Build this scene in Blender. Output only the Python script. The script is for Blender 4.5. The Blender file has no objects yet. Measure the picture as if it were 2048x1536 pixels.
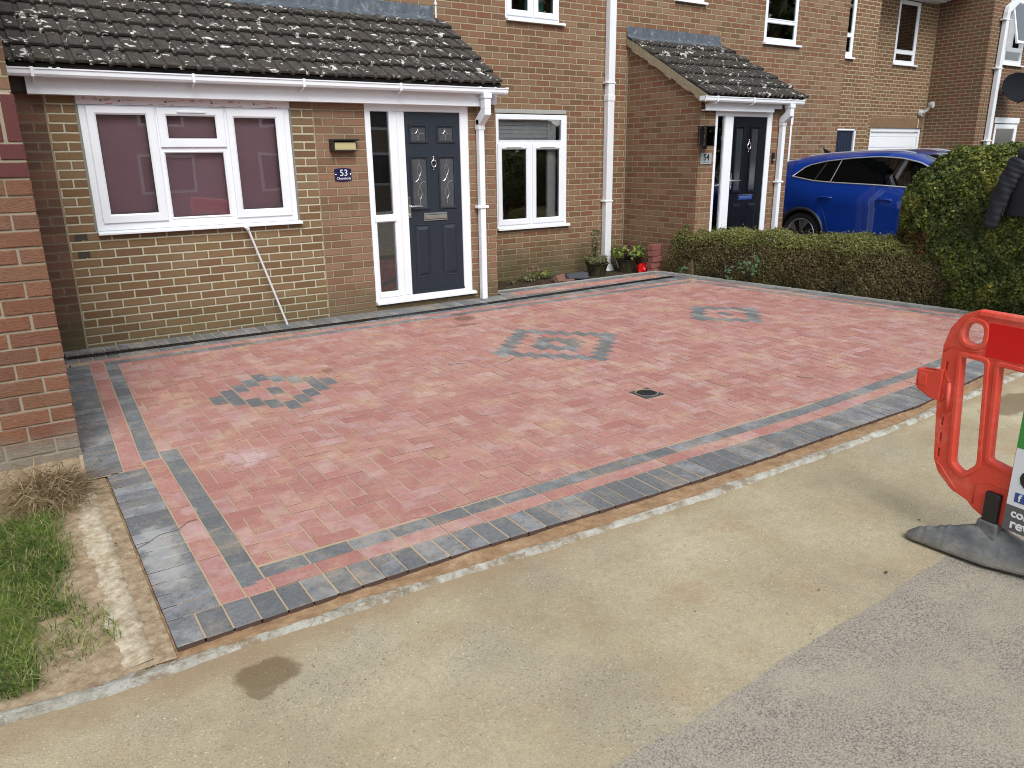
import bpy, bmesh, math, random
import numpy as np
from mathutils import Vector, Matrix
random.seed(7); rng = np.random.default_rng(11)
R = math.radians
sc = bpy.context.scene
COL = sc.collection
# ---------------------------------------------------------------- camera
YAW, PITCH, ROLL, FPX = 0.59222617, 0.2911183, -0.01285158, 1522.04
cd = bpy.data.cameras.new('camera'); cam = bpy.data.objects.new('camera', cd); COL.objects.link(cam); sc.camera = cam
cd.sensor_width = 36.0; cd.lens = 36.0 * FPX / 2048.0; cd.clip_start = 0.05; cd.clip_end = 2000
_f = Vector((math.sin(YAW)*math.cos(PITCH), math.cos(YAW)*math.cos(PITCH), -math.sin(PITCH)))
_r = Vector((math.cos(YAW), -math.sin(YAW), 0)); _u = _r.cross(_f)
_r2 = _r*math.cos(ROLL) + _u*math.sin(ROLL); _u2 = -_r*math.sin(ROLL) + _u*math.cos(ROLL)
_m = Matrix((( _r2.x, _u2.x, -_f.x, 0), (_r2.y, _u2.y, -_f.y, 0), (_r2.z, _u2.z, -_f.z, 1.70), (0, 0, 0, 1)))
cam.matrix_world = _m
# ---------------------------------------------------------------- world and sun (bright overcast)
SUN_EL, SUN_AZ = R(47), R(196)     # azimuth clockwise from +Y
w = bpy.data.worlds.new('World'); sc.world = w; w.use_nodes = True
wn = w.node_tree; wn.nodes.clear()
sky = wn.nodes.new('ShaderNodeTexSky'); sky.sky_type = 'NISHITA'; sky.sun_disc = False
sky.sun_elevation = SUN_EL; sky.sun_rotation = SUN_AZ; sky.air_density = 1.0; sky.dust_density = 1.5; sky.ozone_density = 1.0
hs = wn.nodes.new('ShaderNodeHueSaturation'); hs.inputs['Saturation'].default_value = 0.40; hs.inputs['Value'].default_value = 1.0
bg = wn.nodes.new('ShaderNodeBackground'); bg.inputs['Strength'].default_value = 0.125
wo = wn.nodes.new('ShaderNodeOutputWorld')
wn.links.new(sky.outputs[0], hs.inputs['Color']); wn.links.new(hs.outputs[0], bg.inputs['Color']); wn.links.new(bg.outputs[0], wo.inputs['Surface'])
sd = bpy.data.lights.new('sun', 'SUN'); sd.energy = 1.7; sd.angle = R(30); sd.color = (1.0, 0.985, 0.955)
sun = bpy.data.objects.new('sun', sd); COL.objects.link(sun)
_sd = Vector((math.sin(SUN_AZ)*math.cos(SUN_EL), math.cos(SUN_AZ)*math.cos(SUN_EL), math.sin(SUN_EL)))
sun.rotation_euler = _sd.to_track_quat('Z', 'Y').to_euler(); sun.location = (0, -5, 20)
sc.view_settings.view_transform = 'Standard'; sc.view_settings.look = 'None'
sc.view_settings.exposure = 0.70; sc.view_settings.gamma = 1.0
sc.render.engine = 'CYCLES'; sc.cycles.use_denoising = True; sc.cycles.max_bounces = 6
sc.cycles.transparent_max_bounces = 12
sc.cycles.pixel_filter_type = 'BLACKMAN_HARRIS'; sc.cycles.filter_width = 1.05

def gz(x, y): return 0.0213 * (min(y, 8.7) - 2.9)
# ================================================================ node helper
class G:
    def __init__(s, name):
        s.m = bpy.data.materials.new(name); s.m.use_nodes = True; s.t = s.m.node_tree; s.t.nodes.clear()
        s.out = s.t.nodes.new('ShaderNodeOutputMaterial')
    def n(s, typ, props=None, **inp):
        nd = s.t.nodes.new('ShaderNode' + typ)
        for k, v in (props or {}).items(): setattr(nd, k, v)
        for k, v in inp.items():
            k2 = int(k[1:]) if k[0] == '_' and k[1:].isdigit() else k.replace('_', ' ')
            s.set(nd.inputs[k2], v)
        return nd
    def set(s, sock, v):
        if hasattr(v, 'is_output'): s.t.links.new(v, sock)
        elif isinstance(v, tuple) and len(v) == 3 and sock.type == 'RGBA': sock.default_value = (*v, 1)
        else: sock.default_value = v
    def ma(s, op, a, b=0.0, c=0.0, clamp=False):
        nd = s.n('Math', {'operation': op, 'use_clamp': clamp}, _0=a, _1=b, _2=c); return nd.outputs[0]
    def mix(s, f, a, b, mode='MIX'):
        nd = s.t.nodes.new('ShaderNodeMix'); nd.data_type = 'RGBA'; nd.blend_type = mode; nd.clamp_factor = True
        s.set(nd.inputs[0], f); s.set(nd.inputs[6], a); s.set(nd.inputs[7], b); return nd.outputs[2]
    def noise(s, vec, scale, det=3.0, rough=0.55, dim='3D', dist=0.0):
        nd = s.n('TexNoise', {'noise_dimensions': dim}, Scale=scale, Detail=det, Roughness=rough, Distortion=dist)
        if vec is not None: s.t.links.new(vec, nd.inputs['Vector'])
        return nd.outputs['Fac']
    def ramp(s, f, stops, interp='LINEAR'):
        nd = s.t.nodes.new('ShaderNodeValToRGB'); cr = nd.color_ramp; cr.interpolation = interp
        while len(cr.elements) < len(stops): cr.elements.new(0.5)
        for e, (p, c) in zip(cr.elements, stops):
            e.position = p; e.color = (*c, 1) if isinstance(c, tuple) else (c, c, c, 1)
        s.set(nd.inputs[0], f); return nd.outputs[0]
    def sm(s, v, lo, hi, a=0.0, b=1.0):
        nd = s.n('MapRange', {'interpolation_type': 'SMOOTHSTEP'}, _0=v, _1=lo, _2=hi, _3=a, _4=b); return nd.outputs[0]
    def pos(s): return s.n('NewGeometry').outputs['Position']
    def obj(s): return s.n('TexCoord').outputs['Object']
    def xyz(s, v):
        nd = s.n('SeparateXYZ', _0=v); return nd.outputs
    def comb(s, x, y, z=0.0): return s.n('CombineXYZ', _0=x, _1=y, _2=z).outputs[0]
    def scale(s, v, k):
        return s.n('VectorMath', {'operation': 'MULTIPLY'}, _0=v, _1=k).outputs[0]
    def bump(s, h, dist=0.005, st=1.0, normal=None):
        nd = s.n('Bump', Height=h, Distance=dist, Strength=st)
        if normal is not None: s.t.links.new(normal, nd.inputs['Normal'])
        return nd.outputs[0]
    def pbr(s, col, rough=0.6, metal=0.0, spec=0.5, normal=None, **kw):
        nd = s.n('BsdfPrincipled', None, **{'Base_Color': col, 'Roughness': rough, 'Metallic': metal, 'Specular_IOR_Level': spec})
        for k, v in kw.items(): s.set(nd.inputs[k.replace('_', ' ')], v)
        if normal is not None: s.t.links.new(normal, nd.inputs['Normal'])
        s.t.links.new(nd.outputs[0], s.out.inputs[0]); return s.m
def attr(g, name):
    nd = g.n('Attribute'); nd.attribute_name = name; return nd.outputs['Fac']

# ================================================================ materials
def brick_mat(name, cols, mortar, mw=0.0055, ph=0.0, shift=0.0, moss=0.0, rough_tex=1.0, spread=1.0, bond='run', mossz=0.55, lime=0.25, bl=0.225, bh=0.075, edge=0.65):
    g = G(name); P = g.pos(); p = g.xyz(P); nrm = g.xyz(g.n('NewGeometry').outputs['Normal'])
    side = g.ma('GREATER_THAN', g.ma('ABSOLUTE', nrm[0]), 0.6)
    u0 = g.ma('ADD', g.ma('MULTIPLY', p[1], side), g.ma('MULTIPLY', p[0], g.ma('SUBTRACT', 1.0, side)))
    wob = g.ma('MULTIPLY', g.ma('SUBTRACT', g.noise(P, 9.0, 2.0), 0.5), 0.006)
    wob2 = g.ma('MULTIPLY', g.ma('SUBTRACT', g.noise(P, 60.0, 3.0), 0.5), 0.0045)
    v = g.ma('ADD', g.ma('SUBTRACT', p[2], ph), wob)
    row = g.ma('FLOOR', g.ma('DIVIDE', v, bh)); fv = g.ma('MULTIPLY', g.ma('FRACT', g.ma('DIVIDE', v, bh)), bh)
    half = g.ma('MULTIPLY', g.ma('MODULO', g.ma('ABSOLUTE', row), 2.0), 0.5)
    rj = g.n('TexWhiteNoise', {'noise_dimensions': '1D'}, W=row).outputs['Value']
    u = g.ma('ADD', g.ma('DIVIDE', g.ma('ADD', u0, shift), bl), g.ma('ADD', half, g.ma('MULTIPLY', rj, 0.07)))
    if bond == 'head':   # alternate course of headers
        k = g.ma('MODULO', g.ma('ABSOLUTE', row), 2.0)
        u = g.ma('MULTIPLY', u, g.ma('ADD', 1.0, k))
        blen = g.ma('DIVIDE', bl, g.ma('ADD', 1.0, k))
    else: blen = bl
    colu = g.ma('FLOOR', u); fu = g.ma('MULTIPLY', g.ma('FRACT', u), blen)
    du = g.ma('MINIMUM', fu, g.ma('SUBTRACT', blen, fu)); dv = g.ma('MINIMUM', fv, g.ma('SUBTRACT', bh, fv))
    # rounded corners
    k = 0.006
    d = g.n('Math', {'operation': 'SMOOTH_MIN'}, _0=du, _1=dv, _2=k).outputs[0]
    d = g.ma('ADD', d, wob2)
    mask = g.sm(d, mw*0.62, mw*1.12)
    wnz = g.n('TexWhiteNoise', {'noise_dimensions': '2D'}, Vector=g.comb(colu, row))
    rnd = wnz.outputs['Value']
    n = len(cols)
    bc = g.ramp(rnd, [(i/n, c) for i, c in enumerate(cols)], 'CONSTANT')
    mott = g.noise(g.scale(P, (1, 1, 2.2)), 38.0, 4.0, 0.65)
    bc = g.mix(g.ma('MULTIPLY', mott, 0.55*rough_tex), bc, g.mix(0.5, bc, (0.05, 0.035, 0.025)))
    spots = g.sm(g.noise(P, 130.0, 2.0), 0.62, 0.75)
    bc = g.mix(g.ma('MULTIPLY', spots, 0.35), bc, (0.42, 0.33, 0.24))
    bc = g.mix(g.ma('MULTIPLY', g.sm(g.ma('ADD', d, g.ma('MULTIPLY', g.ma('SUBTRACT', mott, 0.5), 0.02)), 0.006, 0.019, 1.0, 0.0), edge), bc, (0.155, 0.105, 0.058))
    bc = g.mix(g.ma('MULTIPLY', g.sm(g.noise(P, 75.0, 4.0, 0.7), 0.56, 0.74), 0.45), bc, (0.33, 0.235, 0.155))
    big = g.noise(P, 1.1, 3.0)
    bc = g.mix(g.ma('MULTIPLY', g.sm(big, 0.5, 0.8), 0.35), bc, (0.10, 0.06, 0.035))
    lim = g.ma('MULTIPLY', g.sm(g.noise(P, 6.0, 5.0, 0.7), 0.6, 0.82), lime)
    bc = g.mix(lim, bc, (0.45, 0.40, 0.33))
    mo = g.mix(g.noise(P, 25.0, 3.0), mortar, tuple(c*0.72 for c in mortar))
    col = g.mix(mask, mo, bc)
    if moss > 0:
        mz = g.ma('MULTIPLY', g.sm(g.ma('ADD', p[2], g.ma('MULTIPLY', g.ma('SUBTRACT', g.noise(P, 3.0, 3.0), 0.5), 0.5)), 0.1, mossz, 1.0, 0.0), moss)
        col = g.mix(mz, col, (0.075, 0.07, 0.03))
    h = g.ma('ADD', g.ma('MULTIPLY', mask, 1.0), g.ma('MULTIPLY', g.noise(g.scale(P, (1, 1, 1.6)), 85.0, 4.0, 0.7), 0.5*rough_tex))
    tilt = g.ma('MULTIPLY', rnd, 0.25)
    nb = g.bump(g.ma('ADD', h, g.ma('MULTIPLY', tilt, mask)), 0.006, 0.9)
    return g.pbr(col, 0.88, spec=0.25, normal=nb)

PHM = 0.0295; PHP = 0.057
OR = [(0.225,0.105,0.060), (0.25,0.130,0.074), (0.20,0.108,0.062), (0.255,0.150,0.086), (0.215,0.092,0.055), (0.175,0.100,0.057), (0.27,0.170,0.102), (0.235,0.120,0.068), (0.245,0.150,0.090)]
M = {}
M['brick_main'] = brick_mat('brick_main', OR, (0.42, 0.345, 0.225), mw=0.0072, ph=PHM, moss=0.75, mossz=0.75)
M['brick_far'] = brick_mat('brick_far', [(0.22,0.115,0.06), (0.24,0.135,0.07), (0.20,0.095,0.052), (0.23,0.14,0.075), (0.17,0.10,0.05)], (0.50, 0.42, 0.285), ph=0.01, shift=0.06, mw=0.0085)
M['brick_wing'] = brick_mat('brick_wing', [(0.19,0.09,0.05), (0.17,0.10,0.055), (0.20,0.08,0.045), (0.15,0.085,0.045)], (0.38, 0.31, 0.21), ph=0.02, shift=0.03, mw=0.0075)
M['brick_porch'] = brick_mat('brick_porch', [(0.25,0.142,0.092), (0.235,0.122,0.077), (0.275,0.168,0.110), (0.20,0.115,0.072), (0.28,0.158,0.102)], (0.38, 0.32, 0.205), ph=PHP, shift=0.02, moss=0.5, mossz=0.5, mw=0.0062, bond='run')
M['brick_yellow'] = brick_mat('brick_yellow', [(0.225,0.142,0.070), (0.24,0.15,0.076), (0.20,0.118,0.060), (0.235,0.15,0.084), (0.185,0.103,0.053), (0.25,0.165,0.092)], (0.56, 0.53, 0.39), ph=PHP, shift=0.11, moss=0.35, mossz=0.5, mw=0.0079, lime=0.1)
M['brick_dark'] = brick_mat('brick_dark', [(0.155,0.075,0.05), (0.125,0.068,0.048), (0.17,0.085,0.058), (0.11,0.058,0.04)], (0.22, 0.19, 0.14), ph=PHP, shift=0.10, moss=0.7, mossz=0.6, bond='head', mw=0.0045)
M['brick_54'] = brick_mat('brick_54', OR, (0.37, 0.30, 0.195), mw=0.0068, ph=PHM, moss=0.6, mossz=0.6, shift=0.12)

def simple(name, col, rough=0.5, metal=0.0, spec=0.5, nscale=0, namp=0.15, bump=0.0, dirt=None, **kw):
    g = G(name); P = g.pos(); c = col; nb = None
    if nscale:
        nz = g.noise(P, nscale, 4.0, 0.6); c = g.mix(g.ma('MULTIPLY', nz, namp*2), col, tuple(x*0.45 for x in col))
        if bump: nb = g.bump(nz, bump)
    if dirt: c = g.mix(g.ma('MULTIPLY', g.sm(g.noise(P, dirt[1], 5.0, 0.65), 0.5, 0.8), dirt[2]), c, dirt[0])
    return g.pbr(c, rough, metal, spec, nb, **kw)
M['upvc'] = simple('upvc', (0.82, 0.855, 0.90), 0.35, nscale=3, namp=0.03, dirt=((0.5, 0.47, 0.4), 2.2, 0.16))
M['upvc_old'] = simple('upvc_old', (0.76, 0.79, 0.82), 0.45, nscale=5, namp=0.05, dirt=((0.45, 0.42, 0.34), 3.0, 0.35))
M['tape'] = simple('film', (0.74, 0.69, 0.71), 0.3, nscale=8, namp=0.05)
M['seal'] = simple('seal', (0.02, 0.02, 0.02), 0.6)
M['sealgrey'] = simple('sealant', (0.22, 0.24, 0.20), 0.7, nscale=20, namp=0.2)
M['door'] = None
g = G('anthracite_door'); P = g.pos(); gr = g.noise(g.scale(P, (9, 9, 0.9)), 9.0, 5.0, 0.6, dist=1.4)
M['door'] = g.pbr(g.mix(gr, (0.014, 0.020, 0.030), (0.024, 0.032, 0.045)), 0.42, spec=0.45, normal=g.bump(gr, 0.003, 0.8))
g = G('dark_door'); P = g.pos(); gr = g.noise(g.scale(P, (9, 9, 0.9)), 9.0, 5.0, 0.6, dist=1.4)
M['door_dark'] = g.pbr(g.mix(gr, (0.002, 0.003, 0.006), (0.005, 0.007, 0.011)), 0.45, spec=0.2, normal=g.bump(gr, 0.003, 0.8))
M['blue_door'] = simple('blue_door', (0.005, 0.015, 0.045), 0.45, nscale=10, namp=0.2)
M['chrome'] = simple('chrome', (0.78, 0.79, 0.8), 0.12, 1.0)
M['lead_came'] = simple('lead_came', (0.62, 0.64, 0.66), 0.3, 0.9)
M['black'] = simple('black_plastic', (0.012, 0.012, 0.014), 0.4, nscale=20, namp=0.2)
M['interior'] = simple('interior', (0.022, 0.023, 0.025), 0.9)
M['room'] = simple('room_wall', (0.10, 0.11, 0.11), 0.9, nscale=2, namp=0.3)
M['curtain_white'] = simple('curtain_white', (0.80, 0.82, 0.83), 0.9, nscale=4, namp=0.1)
M['curtain_green'] = simple('curtain_green', (0.05, 0.60, 0.46), 0.9, nscale=4, namp=0.2)
M['ceramic'] = simple('ceramic', (0.5, 0.45, 0.38), 0.5, nscale=9, namp=0.1)
g = G('plum_blind'); P = g.pos()
M['plum'] = g.pbr(g.mix(g.noise(P, 1.6, 2.0), (0.47, 0.27, 0.335), (0.60, 0.38, 0.445)), 0.85, spec=0.2)
g = G('glass')
fr = g.n('Fresnel', IOR=1.52).outputs[0]
tr = g.n('BsdfTransparent', Color=(0.955, 0.965, 0.96)); gl = g.n('BsdfGlossy', Roughness=0.012, Color=(1, 1, 1), Normal=g.bump(g.noise(g.pos(), 1.6, 1.0), 0.004, 0.25))
mx = g.n('MixShader', _0=g.ma('MULTIPLY', fr, 2.2, clamp=True), _1=tr.outputs[0], _2=gl.outputs[0]); g.t.links.new(mx.outputs[0], g.out.inputs[0]); M['glass'] = g.m
g = G('obscure_glass'); P = g.pos()
M['obscure'] = g.pbr(g.mix(g.noise(P, 7.0, 3.0), (0.035, 0.04, 0.045), (0.10, 0.105, 0.115)), 0.22, spec=0.8, normal=g.bump(g.noise(P, 45.0, 3.0), 0.004, 0.7))
M['obscure_blue'] = simple('obscure_blue', (0.045, 0.055, 0.065), 0.16, spec=0.8, nscale=2.5, namp=0.5)
M['lead'] = simple('lead_flashing', (0.115, 0.14, 0.17), 0.6, 0.0, nscale=26, namp=0.6, bump=0.004, dirt=((0.36, 0.40, 0.43), 14.0, 0.7))
# roof tile with lichen
g = G('roof_tile'); P = g.pos(); r = attr(g, 'rnd')
c = g.ramp(g.noise(P, 11.0, 5.0, 0.7), [(0.3, (0.030, 0.027, 0.025)), (0.55, (0.058, 0.053, 0.048)), (0.75, (0.095, 0.086, 0.073))])
c = g.mix(g.ma('MULTIPLY', r, 0.5), c, (0.062, 0.054, 0.046))
c = g.mix(g.ma('MULTIPLY', g.sm(g.noise(P, 3.0, 4.0, 0.7), 0.5, 0.72), 0.55), c, (0.075, 0.062, 0.04))
c = g.mix(g.ma('MULTIPLY', g.sm(g.noise(P, 24.0, 4.0, 0.7), 0.60, 0.68), 0.55), c, (0.14, 0.13, 0.11))
moss = g.sm(g.noise(P, 16.0, 3.0, 0.6, dist=0.6), 0.655, 0.675)
c = g.mix(moss, c, (0.010, 0.010, 0.008))
lich = g.sm(g.noise(g.n('VectorMath', {'operation': 'ADD'}, _0=P, _1=(7.3, 2.1, 4.4)).outputs[0], 10.0, 4.0, 0.66, dist=0.4), 0.605, 0.625)
c = g.mix(lich, c, (0.62, 0.62, 0.57))
li2 = g.sm(g.noise(P, 34.0, 3.0, 0.6), 0.66, 0.69); c = g.mix(g.ma('MULTIPLY', li2, 0.7), c, (0.40, 0.37, 0.28))
M['tile'] = g.pbr(c, 0.9, spec=0.3, normal=g.bump(g.ma('ADD', g.noise(P, 60.0, 4.0, 0.7), g.ma('MULTIPLY', moss, 1.5)), 0.006, 0.9))
M['tile_under'] = simple('tile_underside', (0.02, 0.018, 0.016), 0.95)
M['mortar_verge'] = simple('mortar_verge', (0.36, 0.30, 0.20), 0.95, nscale=30, namp=0.4, bump=0.006)
M['soldier'] = simple('soldier_brick', (0.235, 0.135, 0.07), 0.9, nscale=9, namp=0.35)
M['concrete'] = simple('concrete_lintel', (0.40, 0.40, 0.37), 0.9, nscale=25, namp=0.25, bump=0.003)

STAINS = [(3.95, 6.75, 0.14, 0.12, 2.0, 0.75, (0.15, 0.075, 0.045)), (3.80, 6.48, 0.20, 0.05, 2.0, 0.7, (0.16, 0.08, 0.05)), (4.00, 6.95, 0.12, 0.08, 2.0, 0.7, (0.10, 0.07, 0.05)),
          (0.585, 3.78, 0.05, 0.07, 2.2, 0.22, (0.70, 0.62, 0.60)), (1.02, 4.32, 0.14, 0.14, 2.4, 0.35, (0.66, 0.58, 0.58)), (0.39, 3.40, 0.09, 0.40, 1.8, 0.45, (0.46, 0.46, 0.44)),
          (0.62, 7.33, 0.40, 0.14, 1.5, 0.6, (0.035, 0.036, 0.04)), (2.06, 5.75, 0.10, 0.06, 1.8, 0.6, (0.22, 0.12, 0.07))]
def block_mat(name, base, pale, dark, sandamt, whiteamt, scuff=(0.52, 0.42, 0.42)):
    g = G(name); P = g.pos(); r = attr(g, 'rnd')
    c = g.mix(r, base, pale)
    c = g.mix(g.ma('MULTIPLY', g.sm(g.noise(P, 55.0, 6.0, 0.75), 0.40, 0.68), 0.6), c, dark)
    c = g.mix(g.ma('MULTIPLY', g.sm(g.noise(P, 190.0, 3.0, 0.7), 0.55, 0.72), 0.35), c, (0.48, 0.40, 0.36))
    r2 = g.ma('FRACT', g.ma('MULTIPLY', r, 17.31))
    w_ = g.ma('MULTIPLY', g.sm(g.ma('ADD', g.noise(P, 7.5, 9.0, 0.78), g.ma('MULTIPLY', r2, 0.22)), 0.56, 0.86), whiteamt)
    c = g.mix(w_, c, scuff)
    w2 = g.ma('MULTIPLY', g.sm(g.noise(P, 9.0, 8.0, 0.8), 0.62, 0.80), whiteamt*1.1)
    c = g.mix(w2, c, (0.62, 0.60, 0.60))
    s_ = g.ma('MULTIPLY', g.sm(g.noise(P, 2.6, 9.0, 0.80), 0.46, 0.72), sandamt)
    c = g.mix(s_, c, (0.56, 0.43, 0.275))
    st = g.ma('MULTIPLY', g.sm(g.noise(P, 2.6, 2.0, 0.5), 0.72, 0.79), 0.55)
    c = g.mix(st, c, (0.19, 0.09, 0.055))
    pp = g.xyz(P)
    def bl_(cx, cy, rx, ry, wob=1.2):
        dx = g.ma('DIVIDE', g.ma('SUBTRACT', pp[0], cx), rx); dy_ = g.ma('DIVIDE', g.ma('SUBTRACT', pp[1], cy), ry)
        dd = g.ma('SQRT', g.ma('ADD', g.ma('MULTIPLY', dx, dx), g.ma('MULTIPLY', dy_, dy_)))
        return g.ma('ADD', dd, g.ma('MULTIPLY', g.ma('SUBTRACT', g.noise(P, 12.0, 5.0, 0.7), 0.5), wob))
    for (cx, cy, rx, ry, wob, am, cc) in STAINS:
        c = g.mix(g.sm(bl_(cx, cy, rx, ry, wob), 0.55, 1.05, am, 0.0), c, cc)
    nb = g.bump(g.noise(P, 160.0, 4.0, 0.7), 0.0022, 0.8)
    return g.pbr(c, 0.87, spec=0.28, normal=nb)
M['block_red'] = block_mat('block_red', (0.355, 0.160, 0.136), (0.435, 0.225, 0.192), (0.285, 0.115, 0.095), 0.60, 0.46)
M['block_grey'] = block_mat('block_grey', (0.128, 0.137, 0.142), (0.175, 0.184, 0.188), (0.080, 0.088, 0.094), 0.42, 0.50, (0.40, 0.41, 0.42))
M['block_side_shade'] = simple('block_side_shade', (0.085, 0.052, 0.04), 0.95, nscale=40, namp=0.3)  # dark sides paint in the occlusion shade of the narrow joints
g = G('jointing_sand'); P = g.pos()
M['joint'] = g.pbr(g.mix(g.noise(P, 3.0, 4.0), (0.52, 0.40, 0.27), (0.36, 0.265, 0.17)), 0.95, spec=0.2, normal=g.bump(g.noise(P, 300.0, 2.0), 0.002))
g = G('brown_sand'); P = g.pos()
c = g.ramp(g.noise(P, 14.0, 7.0, 0.8), [(0.28, (0.16, 0.095, 0.05)), (0.5, (0.30, 0.19, 0.105)), (0.72, (0.44, 0.33, 0.205))])
M['brown_sand'] = g.pbr(c, 0.97, spec=0.15, normal=g.bump(g.noise(P, 110.0, 4.0, 0.6), 0.0015, 0.6))
g = G('soil'); P = g.pos()
c = g.ramp(g.noise(P, 14.0, 6.0, 0.75), [(0.28, (0.022, 0.016, 0.010)), (0.5, (0.062, 0.045, 0.03)), (0.62, (0.105, 0.082, 0.055)), (0.72, (0.20, 0.17, 0.125))])
M['soil'] = g.pbr(c, 1.0, spec=0.1, normal=g.bump(g.noise(P, 70.0, 5.0, 0.75), 0.02))
g = G('verge_soil'); P = g.pos()
c = g.ramp(g.noise(P, 22.0, 8.0, 0.8), [(0.25, (0.11, 0.075, 0.045)), (0.45, (0.27, 0.20, 0.125)), (0.6, (0.40, 0.32, 0.21)), (0.74, (0.56, 0.49, 0.36))])
M['verge_soil'] = g.pbr(c, 1.0, spec=0.1)
g = G('old_concrete'); P = g.pos()
c = g.ramp(g.noise(P, 16.0, 6.0, 0.72), [(0.25, (0.20, 0.16, 0.115)), (0.40, (0.42, 0.39, 0.31)), (0.55, (0.58, 0.565, 0.49)), (0.72, (0.70, 0.69, 0.63))])
cr = g.n('TexVoronoi', {'feature': 'DISTANCE_TO_EDGE'}, Scale=5.0, Vector=g.scale(P, (1.0, 3.0, 1.0))).outputs[0]
c = g.mix(g.sm(cr, 0.0, 0.015, 0.4, 0.0), c, (0.14, 0.10, 0.07))
c = g.mix(g.ma('MULTIPLY', g.sm(g.noise(P, 9.0, 7.0, 0.8), 0.49, 0.60), 0.85), c, g.mix(g.noise(P, 60.0, 4.0, 0.7), (0.40, 0.31, 0.195), (0.26, 0.175, 0.105)))
M['old_concrete'] = g.pbr(c, 0.95, spec=0.2, normal=g.bump(g.noise(P, 60.0, 6.0, 0.8), 0.02))
g = G('broken_haunch'); P = g.pos()
c = g.ramp(g.noise(P, 26.0, 8.0, 0.8), [(0.25, (0.17, 0.12, 0.075)), (0.42, (0.36, 0.29, 0.195)), (0.56, (0.50, 0.44, 0.33)), (0.72, (0.66, 0.62, 0.51))])
c = g.mix(g.sm(g.noise(P, 8.0, 6.0, 0.75), 0.50, 0.60, 0.0, 0.75), c, g.mix(g.noise(P, 70.0, 4.0, 0.7), (0.40, 0.31, 0.20), (0.20, 0.14, 0.085)))
M['haunch'] = g.pbr(c, 0.97, spec=0.15)
# road: asphalt, a band along the kerb covered with dry sand
g = G('road_surface'); P = g.pos(); p = g.xyz(P)
v1 = g.n('TexVoronoi', {'feature': 'F1'}, Scale=210.0, Vector=P)
chip = g.sm(v1.outputs['Distance'], 0.26, 0.55)
ag = g.mix(g.n('TexWhiteNoise', {'noise_dimensions': '3D'}, Vector=v1.outputs['Position']).outputs['Value'], (0.10, 0.10, 0.105), (0.30, 0.285, 0.27))
asp = g.mix(chip, ag, (0.42, 0.375, 0.285))
asp = g.mix(g.ma('MULTIPLY', g.sm(g.noise(P, 150.0, 4.0, 0.7), 0.50, 0.58), 0.85), asp, (0.10, 0.10, 0.105))
asp = g.mix(g.ma('MULTIPLY', g.sm(g.noise(P, 170.0, 2.0), 0.60, 0.68), 0.7), asp, (0.46, 0.40, 0.29))
asp = g.mix(g.ma('MULTIPLY', g.sm(g.noise(P, 2.2, 5.0, 0.7), 0.42, 0.72), 0.55), asp, (0.43, 0.385, 0.29))
sand = g.ramp(g.noise(P, 1.5, 6.0, 0.62), [(0.25, (0.325, 0.27, 0.172)), (0.45, (0.43, 0.37, 0.235)), (0.62, (0.50, 0.44, 0.29)), (0.8, (0.57, 0.52, 0.365))])
sand = g.mix(g.ma('MULTIPLY', g.sm(g.noise(P, 3.4, 5.0, 0.7), 0.52, 0.75), 0.5), sand, (0.42, 0.27, 0.145))
gr2 = g.sm(g.noise(g.n('VectorMath', {'operation': 'ADD'}, _0=P, _1=(3.0, 9.0, 0.0)).outputs[0], 1.3, 4.0, 0.6), 0.50, 0.70)
grain = g.sm(g.noise(P, 120.0, 3.0, 0.6), 0.53, 0.68)
sand = g.mix(g.ma('MULTIPLY', g.sm(g.noise(P, 230.0, 3.0, 0.7), 0.40, 0.66), 0.30), sand, (0.22, 0.18, 0.12))
sand = g.mix(g.ma('MULTIPLY', g.sm(g.noise(P, 22.0, 9.0, 0.85), 0.46, 0.60), 0.28), sand, (0.27, 0.225, 0.15))
sand = g.mix(g.ma('MULTIPLY', gr2, 0.42), sand, (0.33, 0.30, 0.245))
sand = g.mix(g.ma('MULTIPLY', grain, g.ma('ADD', 0.42, g.ma('MULTIPLY', gr2, 0.45))), sand, (0.13, 0.12, 0.11))
sand = g.mix(g.ma('MULTIPLY', g.sm(g.noise(P, 140.0, 2.0), 0.64, 0.71), 0.8), sand, (0.74, 0.69, 0.56))
sand = g.mix(g.ma('MULTIPLY', g.sm(g.noise(P, 5.5, 4.0), 0.7, 0.82), 0.65), sand, (0.62, 0.58, 0.48))
kd = g.ma('ADD', p[1], g.ma('MULTIPLY', g.ma('SUBTRACT', g.noise(P, 7.0, 4.0), 0.5), 0.20))
sand = g.mix(g.sm(kd, 2.36, 2.52, 0.0, 0.55), sand, (0.30, 0.205, 0.115))
def blob(cx, cy, rx, ry, wob=0.8):
    dx = g.ma('DIVIDE', g.ma('SUBTRACT', p[0], cx), rx); dy = g.ma('DIVIDE', g.ma('SUBTRACT', p[1], cy), ry)
    d = g.ma('SQRT', g.ma('ADD', g.ma('MULTIPLY', dx, dx), g.ma('MULTIPLY', dy, dy)))
    return g.ma('ADD', d, g.ma('MULTIPLY', g.ma('SUBTRACT', g.noise(P, 9.0, 4.0, 0.6), 0.5), wob))
wet = g.sm(blob(0.545, 2.372, 0.118, 0.090, 1.1), 0.80, 1.10, 0.8, 0.0)
wet = g.ma('MAXIMUM', wet, g.sm(blob(0.505, 2.305, 0.055, 0.06, 1.5), 0.8, 1.05, 0.7, 0.0))
wet = g.ma('MAXIMUM', wet, g.sm(blob(5.85, 2.27, 0.42, 0.15), 0.8, 1.05, 0.75, 0.0))
sand = g.mix(wet, sand, (0.165, 0.115, 0.062))
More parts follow.
